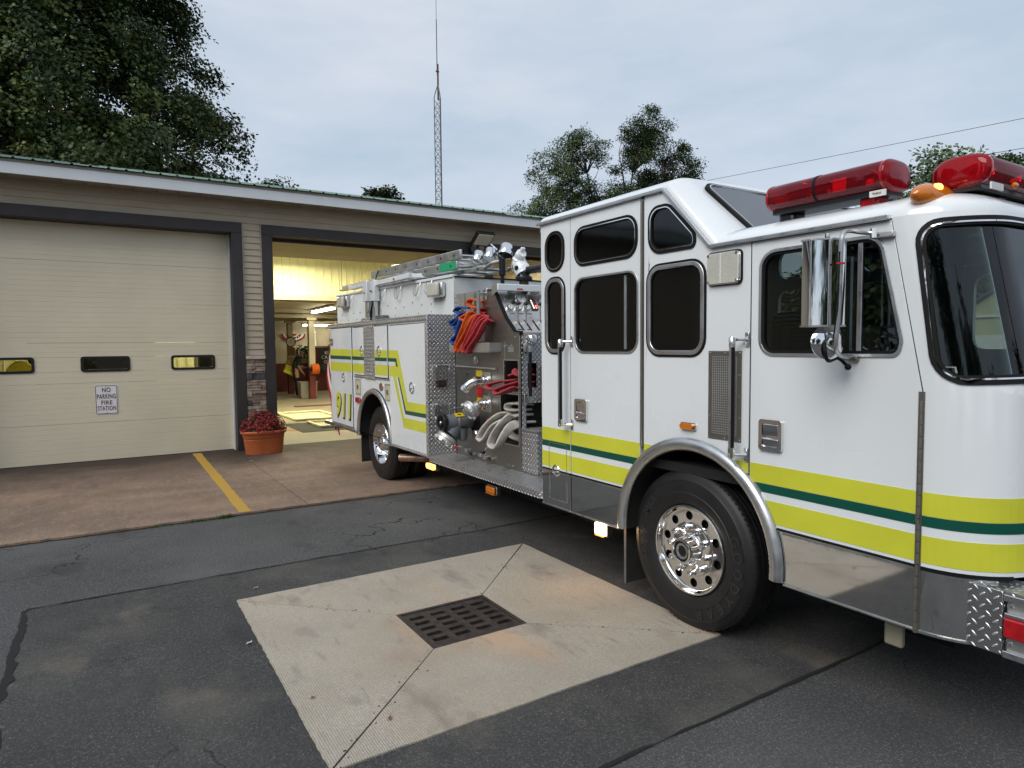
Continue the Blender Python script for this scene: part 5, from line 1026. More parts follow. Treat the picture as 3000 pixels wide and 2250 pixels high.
# labels
for y0, y1, z0, z1, m_ in ((6.175, 6.045, 1.475, 1.54, 'label_yellow'), (6.176, 6.03, 1.257, 1.366, 'label_red'), (6.16, 6.05, 1.205, 1.25, 'label_yellow'), (5.968, 5.815, .982, 1.044, 'label_orange'), (5.90, 5.82, .93, .972, 'grey_casting'), (6.40, 6.35, 1.48, 1.495, 'print_black'), (5.80, 5.75, 1.045, 1.06, 'print_black'), (5.56,5.48,.61,.63,'grey_casting')): B().box(XP-.0035, XP-.0005, y1, y0, z0, z1).build('label', m_, pn, smooth=0)
tb = B()
for i, s_ in enumerate(('DANGER', 'HIGH PRESSURE', 'WATER')): tb.text(s_, .019 if i == 0 else .011, (XP-.0037, 6.103, 1.345-.03*i), Lx, Uz, .0006)
tb.text('WARNING', .02, (XP-.0037, 5.89, 1.025), Lx, Uz, .0006); tb.build('label_print', 'print_black', pn, fix=False, smooth=0)
# discharges
for z, pts, capd in ((1.44, [(XP,5.945,1.44), (3.31,5.945,1.44), (3.27,5.95,1.436), (3.235,5.965,1.42), (3.205,5.985,1.392), (3.185,6.0,1.362)], 0), (1.195, [(XP,5.94,1.195), (3.31,5.94,1.195), (3.30,5.942,1.192), (3.275,5.95,1.182), (3.255,5.955,1.17)], 1)):
    d_ = B().box(XP-.006, XP-.0005, 5.862, 6.03, z-.085, z+.085).build('discharge_plate', 'stainless_panel', pn); 
    dd = B().tube(bez(pts, 24), .042, 16).build('discharge_elbow', 'chrome', pn)
    for x in (3.395, 3.35): B().lathe([(.043,-.009), (.058,-.007), (.058,.007), (.043,.009)], (x,pts[0][1],z), (1,0,0), 24).build('discharge_collar', 'polished_aluminium', pn)
    B().bar(Vector(pts[3])+Vector((-.012,0,.036)), Vector(pts[2])+Vector((-.0,0,.043)), .045, .004).build('label', 'label_yellow', pn)
    if capd:
        c_ = Vector((3.225,5.955,1.148)); a_ = Vector((-.80,.05,-.56)).normalized()
        cp = B().lathe([(0,.052), (.055,.052), (.066,.036), (.072,.040), (.092,.046), (.098,.036), (.098,.010), (.092,.004), (.098,-.002), (.098,-.02), (.088,-.03), (.04,-.034), (0,-.034)], c_, a_, 36).build('storz_cap', 'cast_aluminium', pn)
        a1_, b1_ = frame(a_); lg = B()
        for i in range(6): q = 2*pi*i/6; lg.obox(c_+a_*.042+(a1_*cos(q)+b1_*sin(q))*.092, a_*.014, (a1_*cos(q)+b1_*sin(q))*.012, (b1_*cos(q)-a1_*sin(q))*.024)
        lg.build('cap_lugs', 'cast_aluminium', pn, kind='stuff', bevel=.003)
    else: B().lathe([(.044,-.012), (.054,-.010), (.054,.006), (.047,.008), (.047,.028), (.040,.034), (0,.034)], pts[-1], (-.5,.45,-.75), 20).build('discharge_cap', 'chrome', pn); B().tube(bez([(3.19,6.02,1.33), (3.25,6.0,1.24), (3.36,5.95,1.22), (3.40,5.86,1.34)], 16), .003, 5).build('cap_chain', 'chrome', pn)
# big suction valve with its own caps
B().lathe([(.115,0), (.12,-.006), (.11,-.014), (.095,-.014), (.09,0)], (XP,6.22,.99), (1,0,0), 32).build('suction_ring', 'black_rubber', pn); B().lathe([(.10,-.002), (0,-.002)], (XP,6.22,.99), (1,0,0), 32).build('suction_hole', 'matt_black', pn); B().cyl((XP,6.22,.99), (3.20,6.24,1.01), .062, 20).build('suction_neck', 'cast_iron', pn)
B().lathe([(.062,0), (.075,.004), (.078,.03), (.072,.05)], (3.30,6.205,1.0), (1,0,0), 28).build('suction_collar', 'grey_casting', pn)
sv = B().lathe([(.066,.16), (.074,.15), (.083,.135), (.085,.03), (.090,.026), (.090,.006), (.083,.0), (.083,-.115), (.089,-.12), (.089,-.145), (.06,-.15)], (3.165,6.20,1.0), (1,0,0), 32).build('suction_valve', 'grey_casting', fe)
B().tube(bez([(3.20,6.20,1.0), (3.165,6.205,.945), (3.12,6.20,.895), (3.085,6.195,.862)], 16), [.078,.080,.084,.086], 26).build('valve_branch', 'grey_casting', sv); B().lathe([(.0,-.10), (.045,-.098), (.055,-.085), (.055,.06)], (3.235,6.18,.90), (-.15,-.35,.92), 22).build('valve_knuckle', 'grey_casting', sv)
hx = 3.005; B().lathe([(.066,.012), (.070,-.006), (.084,-.012), (.096,-.004), (.098,.02), (.094,.034), (.082,.036)], (hx,6.20,1.002), (1,0,0), 36).build('valve_handwheel', 'black_plastic', sv); B().lathe([(0,.012), (.068,.012)], (hx,6.20,1.002), (1,0,0), 28).build('handwheel_face', 'matt_black', sv); B().ball((hx-.008,6.20,1.002), .018, 10).build('handwheel_knob', 'aluminium', sv)
for a in (.5, 2.6, 4.7): B().bar((hx,6.20,1.002), (hx,6.20+.075*sin(a),1.002+.075*cos(a)), .016, .010, (1,0,0)).build('handwheel_spoke', 'black_plastic', sv)
c_ = Vector((3.06,6.19,.838)); a_ = Vector((-.62,.10,-.78)).normalized()
B().lathe([(.05,.040), (.085,.046), (.088,.050), (.108,.050), (.112,.040), (.112,.022), (.104,.016), (.112,.010), (.112,-.012), (.102,-.026), (.08,-.030)], c_, a_, 40).build('storz_cap', 'cast_aluminium', sv); B().lathe([(0,.030), (.05,.032), (.086,.044)], c_, a_, 32).build('cap_face', 'galvanised', sv)
a1_, b1_ = frame(a_); lg = B()
for i in range(8): q = 2*pi*i/8; lg.obox(c_+a_*.048+(a1_*cos(q)+b1_*sin(q))*.106, a_*.018, (a1_*cos(q)+b1_*sin(q))*.012, (b1_*cos(q)-a1_*sin(q))*.022)
lg.build('cap_lugs', 'cast_aluminium', sv, kind='stuff', bevel=.003); B().tube([(3.10,6.20,1.08), (3.10,6.20,1.135), (3.25,6.20,1.15), (3.27,6.20,1.08)], .009, 8).build('valve_handle', 'grey_casting', sv); B().obox((3.19,6.158,1.078), (.05,0,.0), (0,-.030,-.030*.55), (0,-.001,.0015)).build('label', 'label_yellow', sv)
tb = B().bar((3.165,6.152,1.0815), (3.205,6.152,1.0815), .004, .012, (0,-.5,.85)).build('label_arrow', 'print_black', sv)
# small drain valves along the bottom
for y, z, m_ in ((6.56,.665,'label_red'), (6.33,.662,'aluminium'), (6.22,.640,'cast_iron'), (6.02,.652,'aluminium'), (5.93,.640,'aluminium'), (5.82,.640,'cast_iron')):
    q = B().cyl((XP,y,z), (XP-.05,y,z), .016, 10).build('drain_valve', 'aluminium', pn); B().box(XP-.062, XP-.048, y-.028, y+.028, z-.016, z+.020).build('drain_knob', m_, pn, bevel=.005)
q = B().lathe([(.03,.06), (.034,.0), (.046,-.004), (.048,-.05), (.040,-.058), (0,-.058)], (XP-.06,6.03,.875), (1,0,0), 24).build('gated_inlet', 'polished_aluminium', pn); B().cyl((XP-.07,5.93,.90), (XP,5.93,.90), .028, 14).build('gated_inlet', 'aluminium', pn); B().bar((XP-.06,5.83,.775), (XP-.10,5.86,.72), .014, .014).build('inlet_lever', 'aluminium', pn); B().ball((XP-.105,5.865,.712), .026, 10).build('lever_knob', 'black_plastic', pn)
# top-mounted control panel facing the walkway
def GP(u, v, w_): p = Vector((5.575,2.066)).lerp(Vector((5.795,2.358)), v); return (u, p.x-.80*w_, p.y+.60*w_)
def LP(u, v, w_): p = Vector((5.41,1.928)).lerp(Vector((5.575,2.066)), v); return (u, p.x-.64*w_, p.y+.77*w_)
gp_ = B().plate([[(XP+.02,0), (5.05,0), (5.05,1), (XP+.02,1)]], 0, -.01, GP).build('gauge_panel', 'stainless_panel', fe, smooth=0)
slots = [rpoly([(x-.012,.10), (x+.012,.10), (x+.012,.88), (x-.012,.88)], .011, 3) for x in (3.535, 3.625, 3.72, 3.82, 3.92)]
lv = B().plate([[(XP+.02,0), (5.05,0), (5.05,1), (XP+.02,1)]]+slots, 0, -.01, LP).build('lever_panel', 'stainless_panel', fe, smooth=0)
B().plate([[(XP+.02,0), (5.05,0), (5.05,1), (XP+.02,1)]], -.03, -.032, LP).build('lever_panel_back', 'matt_black', lv, smooth=0)
B().box(XP+.02, 5.05, 5.312, 5.41, 1.905, 1.926).build('control_ledge', 'stainless_panel', fe, bevel=.004)
gn = (0, -.80, .60)
def gauge(x, v, r):
    c_ = Vector(GP(x, v, .0)); q = B().lathe([(r*1.12,0), (r*1.12,.02), (r*1.04,.028), (r*.94,.026), (r*.92,.018)], c_, gn, 28).build('gauge', 'chrome', gp_); B().lathe([(0,.019), (r*.94,.019)], c_, gn, 28).build('dial', 'label_white', gp_)
    a_, b_ = Vector((1,0,0)), Vector((0,.60,.80)); tk = B(); nn_ = Vector(gn)
    for i in range(11): t = radians(225-27*i); d = a_*cos(t)+b_*sin(t); tk.bar(c_+nn_*.0202+d*r*.68, c_+nn_*.0202+d*r*.86, r*.06, .0008, nn_)
    d = a_*cos(1.0)+b_*sin(1.0); tk.bar(c_+nn_*.0212-d*r*.35, c_+nn_*.0212+d*r*.62, r*.08, .0008, nn_); tk.build('dial_marks', 'print_black', gp_, smooth=0)
gauge(3.685, .68, .060); gauge(3.512, .37, .034); gauge(3.612, .37, .034); gauge(3.712, .37, .034); gauge(3.95, .6, .05); gauge(4.1, .6, .05)
B().plate([rpoly([(3.495,.66), (3.575,.66), (3.575,.76), (3.495,.76)], .015)], .004, 0, GP).build('name_plate', 'aluminium', gp_)
le = B().plate([rpoly([(3.775,.30), (3.85,.30), (3.85,.68), (3.775,.68)], .012)], .014, 0, GP).build('level_gauge', 'black_plastic', gp_)
for i in range(5): B().ball(GP(3.797, .36+i*.065, .014), .0085, 8).build('led', 'led_white', gp_); B().ball(GP(3.828, .36+i*.065, .014), .0085, 8).build('led', 'led_red' if i < 2 else 'label_red', gp_)
B().plate([[(3.56,.52), (3.60,.52), (3.60,.60), (3.56,.60)]], .03, 0, GP).build('control_knob', 'black_plastic', gp_, bevel=.008)
for x in (3.535, 3.632, 3.80):
    B().tube([Vector(LP(x, .72, -.02)), Vector((x, 5.535, 2.205))], .008, 8).build('lever', 'aluminium', lv); B().ball((x, 5.535, 2.212), 1, 12, (.030,.030,.018)).build('lever_knob', 'black_plastic', lv)
for x in (3.47, 3.585): B().plate([[(x,.15), (x+.05,.15), (x+.05,.22), (x,.22)]], .001, 0, LP).build('label', 'print_black', lv)
for x in (3.49, 3.59, 3.69): B().plate([[(x,.15), (x+.06,.15), (x+.06,.20), (x,.20)]], .001, 0, GP).build('label', 'grey_casting', gp_)
hd = B().box(XP-.03, 5.08, 5.655, 5.68, 2.345, 2.412).build('panel_hood', 'white_paint', fe, bevel=.006); B().bar((XP+.82,5.76,2.405), (XP+.82,5.66,2.405), 1.64, .012, (0,0,1)).build('hood_top', 'white_paint', hd); B().add([(XP-.02,5.67,2.345), (XP-.02,5.80,2.30), (XP-.02,5.80,2.41), (XP-.02,5.67,2.41)], [(0,1,2,3)]).build('hood_cheek', 'stainless_panel', hd, fix=False)
B().box(3.60, 3.67, 5.652, 5.656, 2.36, 2.372).build('hood_reflector', 'label_red', hd)
for x in (3.58, 3.86): B().lathe([(.05,0), (.045,-.02), (0,-.028)], (x,5.72,2.345), (0,0,1), 16).build('hood_lamp', 'lens_clear', hd)
# walkway face: tread plate with an opening, lamp, rail, step box
wo = [(3.496,1.385), (3.605,1.385), (3.605,1.628), (3.496,1.628)]
wf = B().plate([[(XP+.002,1.24), (4.95,1.24), (4.95,1.904), (XP+.002,1.904)], wo], 0, .012, FR(5.31)).build('walkway_plate', 'tread_front', fe, smooth=0)
B().plate([[(XP+.002,1.005), (3.475,1.005), (3.475,1.239), (XP+.002,1.239)]], 0, .012, FR(5.31)).build('walkway_plate', 'tread_front', fe, smooth=0)
B().box(XP+.012, 4.95, 5.05, 5.309, .585, .985).build('step_box', 'tread_front', fe, bevel=.004); B().box(XP+.004, 4.95, 5.04, 5.309, .987, 1.003).build('step_tread', 'tread_top', fe, smooth=0); B().box(3.64, 3.66, 5.22, 5.30, 1.1, 1.6).build('walkway_bracket', 'stainless', fe, bevel=.004); B().box(3.48, 4.95, 5.40, 5.42, 1.0, 1.24).build('walkway_recess', 'matt_black', fe)
lp_ = B().lathe([(0,-.05), (.035,-.045), (.05,-.02), (.052,.03), (.03,.034)], (3.525,5.27,1.848), (0,.5,.85), 20).build('step_lamp', 'chrome', fe); B().ball((3.53,5.265,1.825), .018, 8).build('bulb', 'lamp_amber_lit', lp_)
g_ = B().cyl((3.475,5.235,1.31), (3.475,5.235,1.76), .016, 12).build('grab_rail', 'black_rubber', fe)
for z in (1.285, 1.765): B().cyl((3.475,5.235,z-.03), (3.475,5.235,z+.03), .020, 12).build('rail_end', 'chrome', g_); B().box(3.43, 3.465, 5.27, 5.309, z-.05, z+.05).build('rail_base', 'chrome', g_, bevel=.005)
# running board
rbo = [(7.76,3.066), (4.50,3.066), (4.452,3.10), (4.452,3.50), (4.452,5.3), (5.3,5.3), (6.655,3.415), (6.655,3.10), (7.76,3.10)]
B().plate([[(3.066,6.654), (3.066,4.505), (3.10,4.455), (5.2,4.455), (5.2,5.30), (3.43,5.30), (3.43,6.654)]], .582, .574, lambda u, v, w_: (u, v, w_)).build('running_board', 'tread_top', fe, smooth=0)
B().plate([[(6.654,.524), (4.503,.524), (4.503,.573), (6.654,.573)]], 0, .02, SD(3.068)).build('board_edge', 'tread_side', fe, smooth=0); B().add([(3.068,4.503,.524), (3.10,4.457,.524), (3.10,4.457,.573), (3.068,4.503,.573)], [(0,1,2,3)]).build('board_edge', 'tread_side', fe, fix=False); B().box(3.09, 3.42, 4.46, 6.65, .53, .54).build('board_underside', 'underbody', fe)
# deck lights and deck gun
def flood(c_, r, ax_, par):
    q = B().lathe([(0,-.11), (r*.62,-.108), (r*.74,-.095), (r*.80,-.02), (r*.98,-.012), (r,.018), (r*.97,.022), (r*.90,.020)], c_, ax_, 28).build('flood_head', 'chrome', par); B().lathe([(0,-.035), (r*.4,-.02), (r*.90,.016)], c_, ax_, 24).build('reflector', 'copper_exhaust', par); B().lathe([(0,.02), (r*.93,.018)], c_, ax_, 24).build('lamp_lens', 'glass_cab', par)
fp = B().tube([(3.75,6.18,2.36), (3.75,6.18,2.55), (3.75,6.18,2.56), (3.75,6.18,2.74)], [.022,.022,.036,.036], 14).build('flood_mast', 'black_plastic', fe)
B().bar((3.75,6.75,2.80), (3.75,5.98,2.80), .03, .04).build('mast_crossbar', 'black_plastic', fp)
for y, r in ((6.64,.070), (6.37,.072), (6.03,.082)): flood((3.70, y, 2.768), r, (-.30,-.20,-.93), fp)
B().tube([(3.74,6.52,2.90), (3.74,6.40,2.92)], .012, 8).build('mast_handle', 'black_plastic', fp); B().tube([(3.74,6.40,2.92), (3.74,6.33,2.88), (3.75,6.28,2.84)], .009, 8).build('mast_handle', 'chrome', fp)
for y in (6.16, 6.21): B().ball((3.72,y,2.37), .012, 8).build('mast_bolt', 'chrome', fp)
mg = B().lathe([(.085,-.02), (.09,0), (.085,.02), (.06,.024), (.058,.06)], (3.78,5.80,2.49), (0,0,1), 24).build('deck_gun', 'black_plastic', fe); B().cyl((3.78,5.80,2.36), (3.78,5.80,2.49), .05, 16).build('gun_riser', 'cast_iron', mg)
B().tube(bez([(3.78,5.80,2.54), (3.77,5.83,2.60), (3.76,5.86,2.66), (3.75,5.83,2.72), (3.745,5.77,2.75)], 20), [.085,.088,.080,.07,.055,.045], 20).build('gun_body', 'white_paint', mg); B().lathe([(0,-.012), (.024,-.010), (.026,.006)], (3.69,5.80,2.595), (1,0,0), 16).build('gun_knob', 'black_plastic', mg); B().lathe([(.10,-.03), (.10,-.02), (.07,.02)], (3.77,5.88,2.61), (.1,1,-.3), 24).build('gun_flange', 'white_dull', mg); B().tube([(3.79,5.74,2.57), (3.82,5.64,2.575), (3.85,5.45,2.585)], [.04,.04,.045], 14).build('gun_barrel', 'black_plastic', mg); B().bar((3.745,5.80,2.74), (3.745,5.75,2.80), .05, .03).build('gun_lever', 'white_paint', mg, bevel=.01)
for a in range(5): B().ball((3.78+.075*cos(a*1.25),5.80+.075*sin(a*1.25),2.515), .011, 8).build('gun_bolt', 'chrome', mg)
# ------------------------------------------------------------------ hoses and ladders carried on the engine
def strap(P, wd, th, n=40): return bez(P, n), (lambda t: [(th/2*math.copysign(abs(cos(q))**.7, cos(q)), wd/2*math.copysign(abs(sin(q))**.6, sin(q))) for q in [2*pi*i/14 for i in range(14)]])
def hose(name, m, strands, label, wd=.074, th=.022):
    b = B()
    for P in strands:
        p, f = strap(P, wd, th); b.sweep(p, f, lambda t: Vector((1, .0, .0)))
    return b.build(name, m, None, label, 'hose', group='hoses on the fire engine', smooth=60)
def loop(x, yt, zt, yb, zb, w_, back=.12):
    """a fold that hangs out of the well: comes out at the top, turns at the bottom, goes back in"""
    return [(x+back, yt+.03, zt+.05), (x+.05, yt+.05, zt+.045), (x, yt+(yb-yt)*.35+w_*.55, zt+(zb-zt)*.32+.01), (x-.02, yb+w_*.42, zb+.05), (x-.02, yb+w_*.25, zb+.006), (x-.02, yb-w_*.25, zb+.004), (x-.02, yb-w_*.5, zb+.05), (x, yt+(yb-yt)*.42-w_*.45, zt+(zb-zt)*.42-.02), (x+.05, yt-.04, zt), (x+back, yt-.05, zt+.01)]
hose('fire_hose', 'hose_orange', [loop(3.255, 5.98, 2.05, 6.20, 1.738, .13), loop(3.235, 6.02, 2.08, 6.225, 1.742, .05, .14), [(3.38,6.12,2.15), (3.30,6.16,2.12), (3.27,6.22,2.09), (3.28,6.14,2.06), (3.36,6.06,2.06)], [(3.40,6.00,2.25), (3.33,6.10,2.28), (3.31,6.14,2.24), (3.33,6.08,2.20), (3.40,6.0,2.19)]], 'orange hose hanging in folds from the top of the pump panel')
hose('fire_hose', 'hose_red', [loop(3.265, 5.83, 2.03, 6.045, 1.728, .10), loop(3.245, 5.87, 2.045, 6.075, 1.730, .05, .14), [(3.40,5.94,2.18), (3.36,6.0,2.16), (3.40,5.94,2.13)], [(3.40,5.94,2.10), (3.35,6.0,2.08), (3.40,5.95,2.06)]], 'bright red hose hanging in folds beside the orange hose')
hose('fire_hose', 'hose_blue', [[(3.36,6.22,2.20), (3.30,6.32,2.21), (3.27,6.37,2.17), (3.30,6.30,2.14), (3.29,6.36,2.09), (3.27,6.46,2.06), (3.29,6.44,2.02), (3.30,6.30,2.10), (3.28,6.26,2.06), (3.27,6.31,1.96), (3.26,6.33,1.90), (3.25,6.40,1.86), (3.25,6.36,1.815), (3.26,6.29,1.85), (3.27,6.27,1.90)], [(3.33,6.36,2.02), (3.30,6.42,1.99), (3.31,6.38,1.95), (3.33,6.28,1.96)]], 'blue hose hanging in folds behind the orange hose')
hose('fire_hose', 'hose_white', [[(3.60,5.52,1.13), (3.40,5.52,1.135), (3.30,5.56,1.11), (3.24,5.68,1.0), (3.22,5.755,.90), (3.215,5.76,.868), (3.215,5.70,.855), (3.23,5.65,.90), (3.27,5.56,1.02), (3.38,5.46,1.085), (3.60,5.45,1.09)],
    [(3.60,5.42,1.12), (3.42,5.40,1.12), (3.30,5.40,1.09), (3.235,5.47,.98), (3.21,5.53,.87), (3.205,5.52,.83), (3.205,5.44,.815), (3.21,5.395,.84), (3.24,5.355,.93), (3.32,5.35,1.02), (3.46,5.37,1.05), (3.60,5.37,1.05)],
    [(3.60,5.40,1.22), (3.44,5.42,1.235), (3.40,5.50,1.225), (3.40,5.52,1.185), (3.42,5.47,1.17), (3.60,5.42,1.17)], [(3.60,5.54,.98), (3.45,5.55,.97), (3.42,5.50,.92), (3.5,5.45,.88), (3.60,5.45,.87)]], 'white canvas hose looping out of the lower pump panel opening', .092, .026)
hose('fire_hose', 'hose_dark_red', [[(3.60,5.42,1.47), (3.42,5.45,1.46), (3.32,5.55,1.445), (3.25,5.64,1.41), (3.235,5.62,1.385), (3.25,5.55,1.375), (3.36,5.45,1.395), (3.60,5.40,1.40)], [(3.60,5.38,1.44), (3.42,5.38,1.435), (3.30,5.44,1.40), (3.25,5.50,1.36), (3.24,5.46,1.335), (3.27,5.40,1.35), (3.40,5.36,1.39), (3.60,5.37,1.38)], [(3.60,5.40,1.56), (3.44,5.42,1.55), (3.42,5.37,1.52), (3.60,5.37,1.51)], [(3.42,5.52,1.50), (3.48,5.42,1.53), (3.55,5.36,1.50)]], 'dull red hose bundled in the upper pump panel opening')
def ladder(label, xa, xb, ya, yb, z0, h, tilt, tape=None, rungs_out=0.):
    t = thing('ladder', label, 'ladder', ((xa+xb)/2, (ya+yb)/2, z0), 'ladders on the fire engine')
    zz = lambda y: z0+(y-ya)*tilt
    for x in (xa, xb):
        o = B().bar((x,ya,zz(ya)+h/2), (x,yb,zz(yb)+h/2), .032, h).build('beam', 'old_aluminium', t, bevel=.012, seg=3)
        if tape and x == xa: B().bar((x,ya+.02,zz(ya)+h/2), (x,ya+tape,zz(ya+tape)+h/2), .034, h*1.02).build('tape', 'tape_green', o)
        n = int((yb-ya)/.34); rv_ = B()
        for i in range(n): rv_.cyl((x-.019,ya+.14+i*.34,zz(ya+i*.34)+h*.5), (x+.019,ya+.14+i*.34,zz(ya+i*.34)+h*.5), .014, 8)
        rv_.build('rung_ends', 'black_plastic' if x == xa else 'aluminium', o)
    for i in range(int((yb-ya)/.34)): y = ya+.14+i*.34; B().cyl((xa,y,zz(y)+h/2), (xb,y,zz(y)+h/2), .016, 8).build('rung', 'aluminium', t)
    return t
ladder('long aluminium ladder on top of the rack', 3.42, 3.88, 6.50, 9.30, 2.752, .105, .012); ladder('aluminium ladder with green tape under the top ladder', 3.40, 3.84, 6.55, 10.6, 2.645, .09, .012, .42)
rl_ = ladder('narrow roof ladder with hooks poking forward past the others', 3.52, 3.82, 6.15, 9.9, 2.60, .05, .01)
B().tube(bez([(3.52,6.16,2.62), (3.54,6.05,2.66), (3.60,6.0,2.68)], 12), .018, 8).build('hook', 'old_aluminium', rl_); B().tube(bez([(3.82,6.16,2.62), (3.84,6.02,2.66), (3.9,5.98,2.68)], 12), .018, 8).build('hook', 'old_aluminium', rl_)
B().tube(bez([(3.50,9.0,2.9), (3.40,8.98,2.86), (3.33,8.92,2.70)], 14), .008, 6).build('strap', 'black_rubber', None, 'short black strap tying the ladders to the rack', 'strap')
# ------------------------------------------------------------------ inside the open bay
BY = 27.38
def fan(cx, cz, r, a0, a1, y, m, nm, par): B().add([(cx,y,cz)]+[(cx+r*cos(a), y, cz+r*.62*sin(a)) for a in np.linspace(a0, a1, 20)], [(0, i, i+1) for i in range(1, 20)]).build(nm, m, par, fix=False)
bt = thing('bunting', 'red white and blue fan bunting on the back wall', 'bunting', (6.72, BY, 2.0))
for r, m_, dy in ((.49,'flag_red',0), (.41,'flag_white',.006), (.31,'flag_blue',.012), (.21,'flag_white',.018), (.13,'flag_red',.024)): fan(6.72, 2.34, r, pi, 2*pi, BY-dy, m_, 'bunting_band', bt)
sb = B()
for i in range(7): a = pi+pi*(i+.5)/7; sb.ball((6.72+.26*cos(a), BY-.016, 2.34+.26*.62*sin(a)), .02, 6, (1,.15,1))
sb.build('stars', 'print_white', bt)
ck = thing('wall_clock', 'round black rimmed clock hanging on the rear column', 'clock', (6.22, 25.78, 1.95))
B().lathe([(.15,0), (.185,-.02), (.185,-.04), (.155,-.045)], (6.22,25.79,2.0), (0,1,0), 28).build('rim', 'black_plastic', ck); B().lathe([(0,-.03), (.16,-.03)], (6.22,25.79,2.0), (0,1,0), 28).build('face', 'print_white', ck); hb_ = B().box(6.215, 6.225, 25.753, 25.757, 2.0, 2.10).box(6.15, 6.22, 25.753, 25.757, 1.995, 2.005)
hb_.build('hands', 'print_black', ck)
B().box(6.13, 6.29, 25.775, 25.795, 2.24, 2.66).box(6.165, 6.185, 25.765, 25.775, 2.28, 2.6).box(6.235, 6.255, 25.765, 25.775, 2.28, 2.6).build('thermometer', 'label_white', None, 'tall white thermometer on the column above the clock', 'thermometer')
B().box(6.08, 6.36, 25.77, 25.79, 1.50, 1.80).build('notice', 'cardboard', None, 'tan notice pinned to the column below the clock', 'notice')
cb = thing('cabinet', 'dark cabinet behind the hose reel at the back wall', 'cabinet', (7.9, 27.1, .03)); B().box(7.25, 8.9, 26.9, 27.38, .03, 1.78).build('carcass', 'wainscot', cb, smooth=0, bevel=.01); B().box(7.2, 8.95, 26.86, 27.38, 1.785, 1.84).build('top', 'wainscot', cb, bevel=.01)
bn = thing('banner', 'black keep calm and gear up banner hung on the cabinet', 'banner', (8.0, 26.85, .9)); B().box(7.55, 8.65, 26.83, 26.85, .85, 1.76).build('cloth', 'print_black', bn, smooth=0); tb = B()
for i, s_ in enumerate(('KEEP', 'CALM &', 'GEAR', 'UP')): tb.text(s_, .19, (8.0,26.826,1.56-.18*i), (1,0,0), (0,0,1), .002)
tb.build('lettering', 'print_white', bn, fix=False, smooth=0)
wr = thing('wreath', 'dark wreath with pale flowers on the back wall', 'wreath', (7.05, 27.3, 1.5)); w_ = B()
for i in range(220): a = random.uniform(0, 2*pi); r = random.gauss(.18, .045); w_.ball((7.05+r*cos(a), 27.28+random.gauss(0,.03), 1.62+r*sin(a)), random.uniform(.02, .045), 6)
w_.build('foliage', 'leaf_mum', wr); w_ = B()
for i in range(14): a = random.uniform(0, 2*pi); w_.ball((7.05+.19*cos(a), 27.2, 1.62+.19*sin(a)), .032, 8)
w_.build('flowers', 'print_white', wr)
lh = thing('ornament', 'white lighthouse ornament on the cabinet', 'ornament', (7.45, 27.05, 1.84)); B().lathe([(.10,0), (.09,.05), (.06,.5), (.085,.52), (.085,.56), (.05,.57), (.05,.68), (.0,.78)], (7.45,27.05,1.84), (0,0,1), 16).build('tower', 'label_white', lh)
B().box(8.25, 8.95, 27.05, 27.35, 1.845, 2.40).build('cardboard_box', 'orange_box', None, 'orange box standing on the cabinet', 'box', bevel=.01)
hr = thing('hose_reel', 'coil of orange hose hung on the front column', 'hose reel', (6.28, 22.86, .9))
for i in range(5): B().tube([(6.20+.05*i, 22.84-.13*sin(a)-.02, 1.05+.16*cos(a)) for a in [j*2*pi/20 for j in range(20)]], .024, 8, True).build('coil', 'label_orange', hr)
B().cyl((6.10,22.83,1.05), (6.50,22.83,1.05), .03, 10).build('spindle', 'matt_black', hr)
bi = thing('bin', 'pale grey plastic bin beside the red column', 'bin', (6.1, 23.45, .03)); V = [(6.2+sx*(a), 23.5+sy*a*.8, z) for z, a in ((.03,.25), (.10,.27), (.56,.29), (.58,.31), (.60,.31), (.60,.275), (.2,.26)) for sx, sy in ((-1,-1), (1,-1), (1,1), (-1,1))]
B().add(V, [(0,3,2,1)]+[(r*4+i, r*4+(i+1) % 4, (r+1)*4+(i+1) % 4, (r+1)*4+i) for r in range(6) for i in range(4)]+[(24,25,26,27)]).build('tub', 'grey_bin', bi, bevel=.03)
bm_ = thing('push_broom', 'broom leaning by the cabinet with its dark head up', 'broom', (7.4, 23.6, .03)); B().tube([(7.35,23.5,.08), (6.95,23.9,1.15)], .02, 8).build('handle', 'galvanised', bm_); B().box(6.82, 7.08, 23.78, 24.02, .92, 1.18).build('head', 'mat_dark', bm_, bevel=.05); B().lathe([(0,0), (.09,0), (.09,.05), (0,.06)], (7.36,23.5,.03), (0,0,1), 12).build('foot', 'black_rubber', bm_)
# things lying on the bay floor
dm = B().plate([[(3.55,13.9), (5.4,13.9), (5.4,15.75), (3.55,15.7)]], .034, .027, XY(0)).build('floor_mat', 'mat_dark', None, 'dark oily rubber mat behind the flower pot', 'mat', smooth=0)
def tray(x0, x1, y0, y1, z, lab):
    t = thing('drip_tray', lab, 'tray', ((x0+x1)/2, (y0+y1)/2, z)); B().box(x0, x1, y0, y1, z, z+.012).build('base', 'ceil_buff', t, smooth=0)
    for a in ((x0, x1, y0, y0+.06), (x0, x1, y1-.06, y1), (x0, x0+.06, y0+.06, y1-.06), (x1-.06, x1, y0+.06, y1-.06)): B().box(*a, z+.013, z+.06).build('rim', 'wall_cream', t, bevel=.012)
tray(3.95, 5.1, 16.1, 18.1, .027, 'large pale drip tray on the bay floor'); tray(4.05, 4.7, 14.35, 15.5, .036, 'small drip tray standing on the dark mat')
B().plate([[(3.45,14.3), (3.54,14.25), (3.54,15.4), (3.1,15.1)]], .032, .027, XY(0)).build('cardboard_sheet', 'cardboard', None, 'brown cardboard sheet beside the dark mat', 'cardboard', smooth=0)
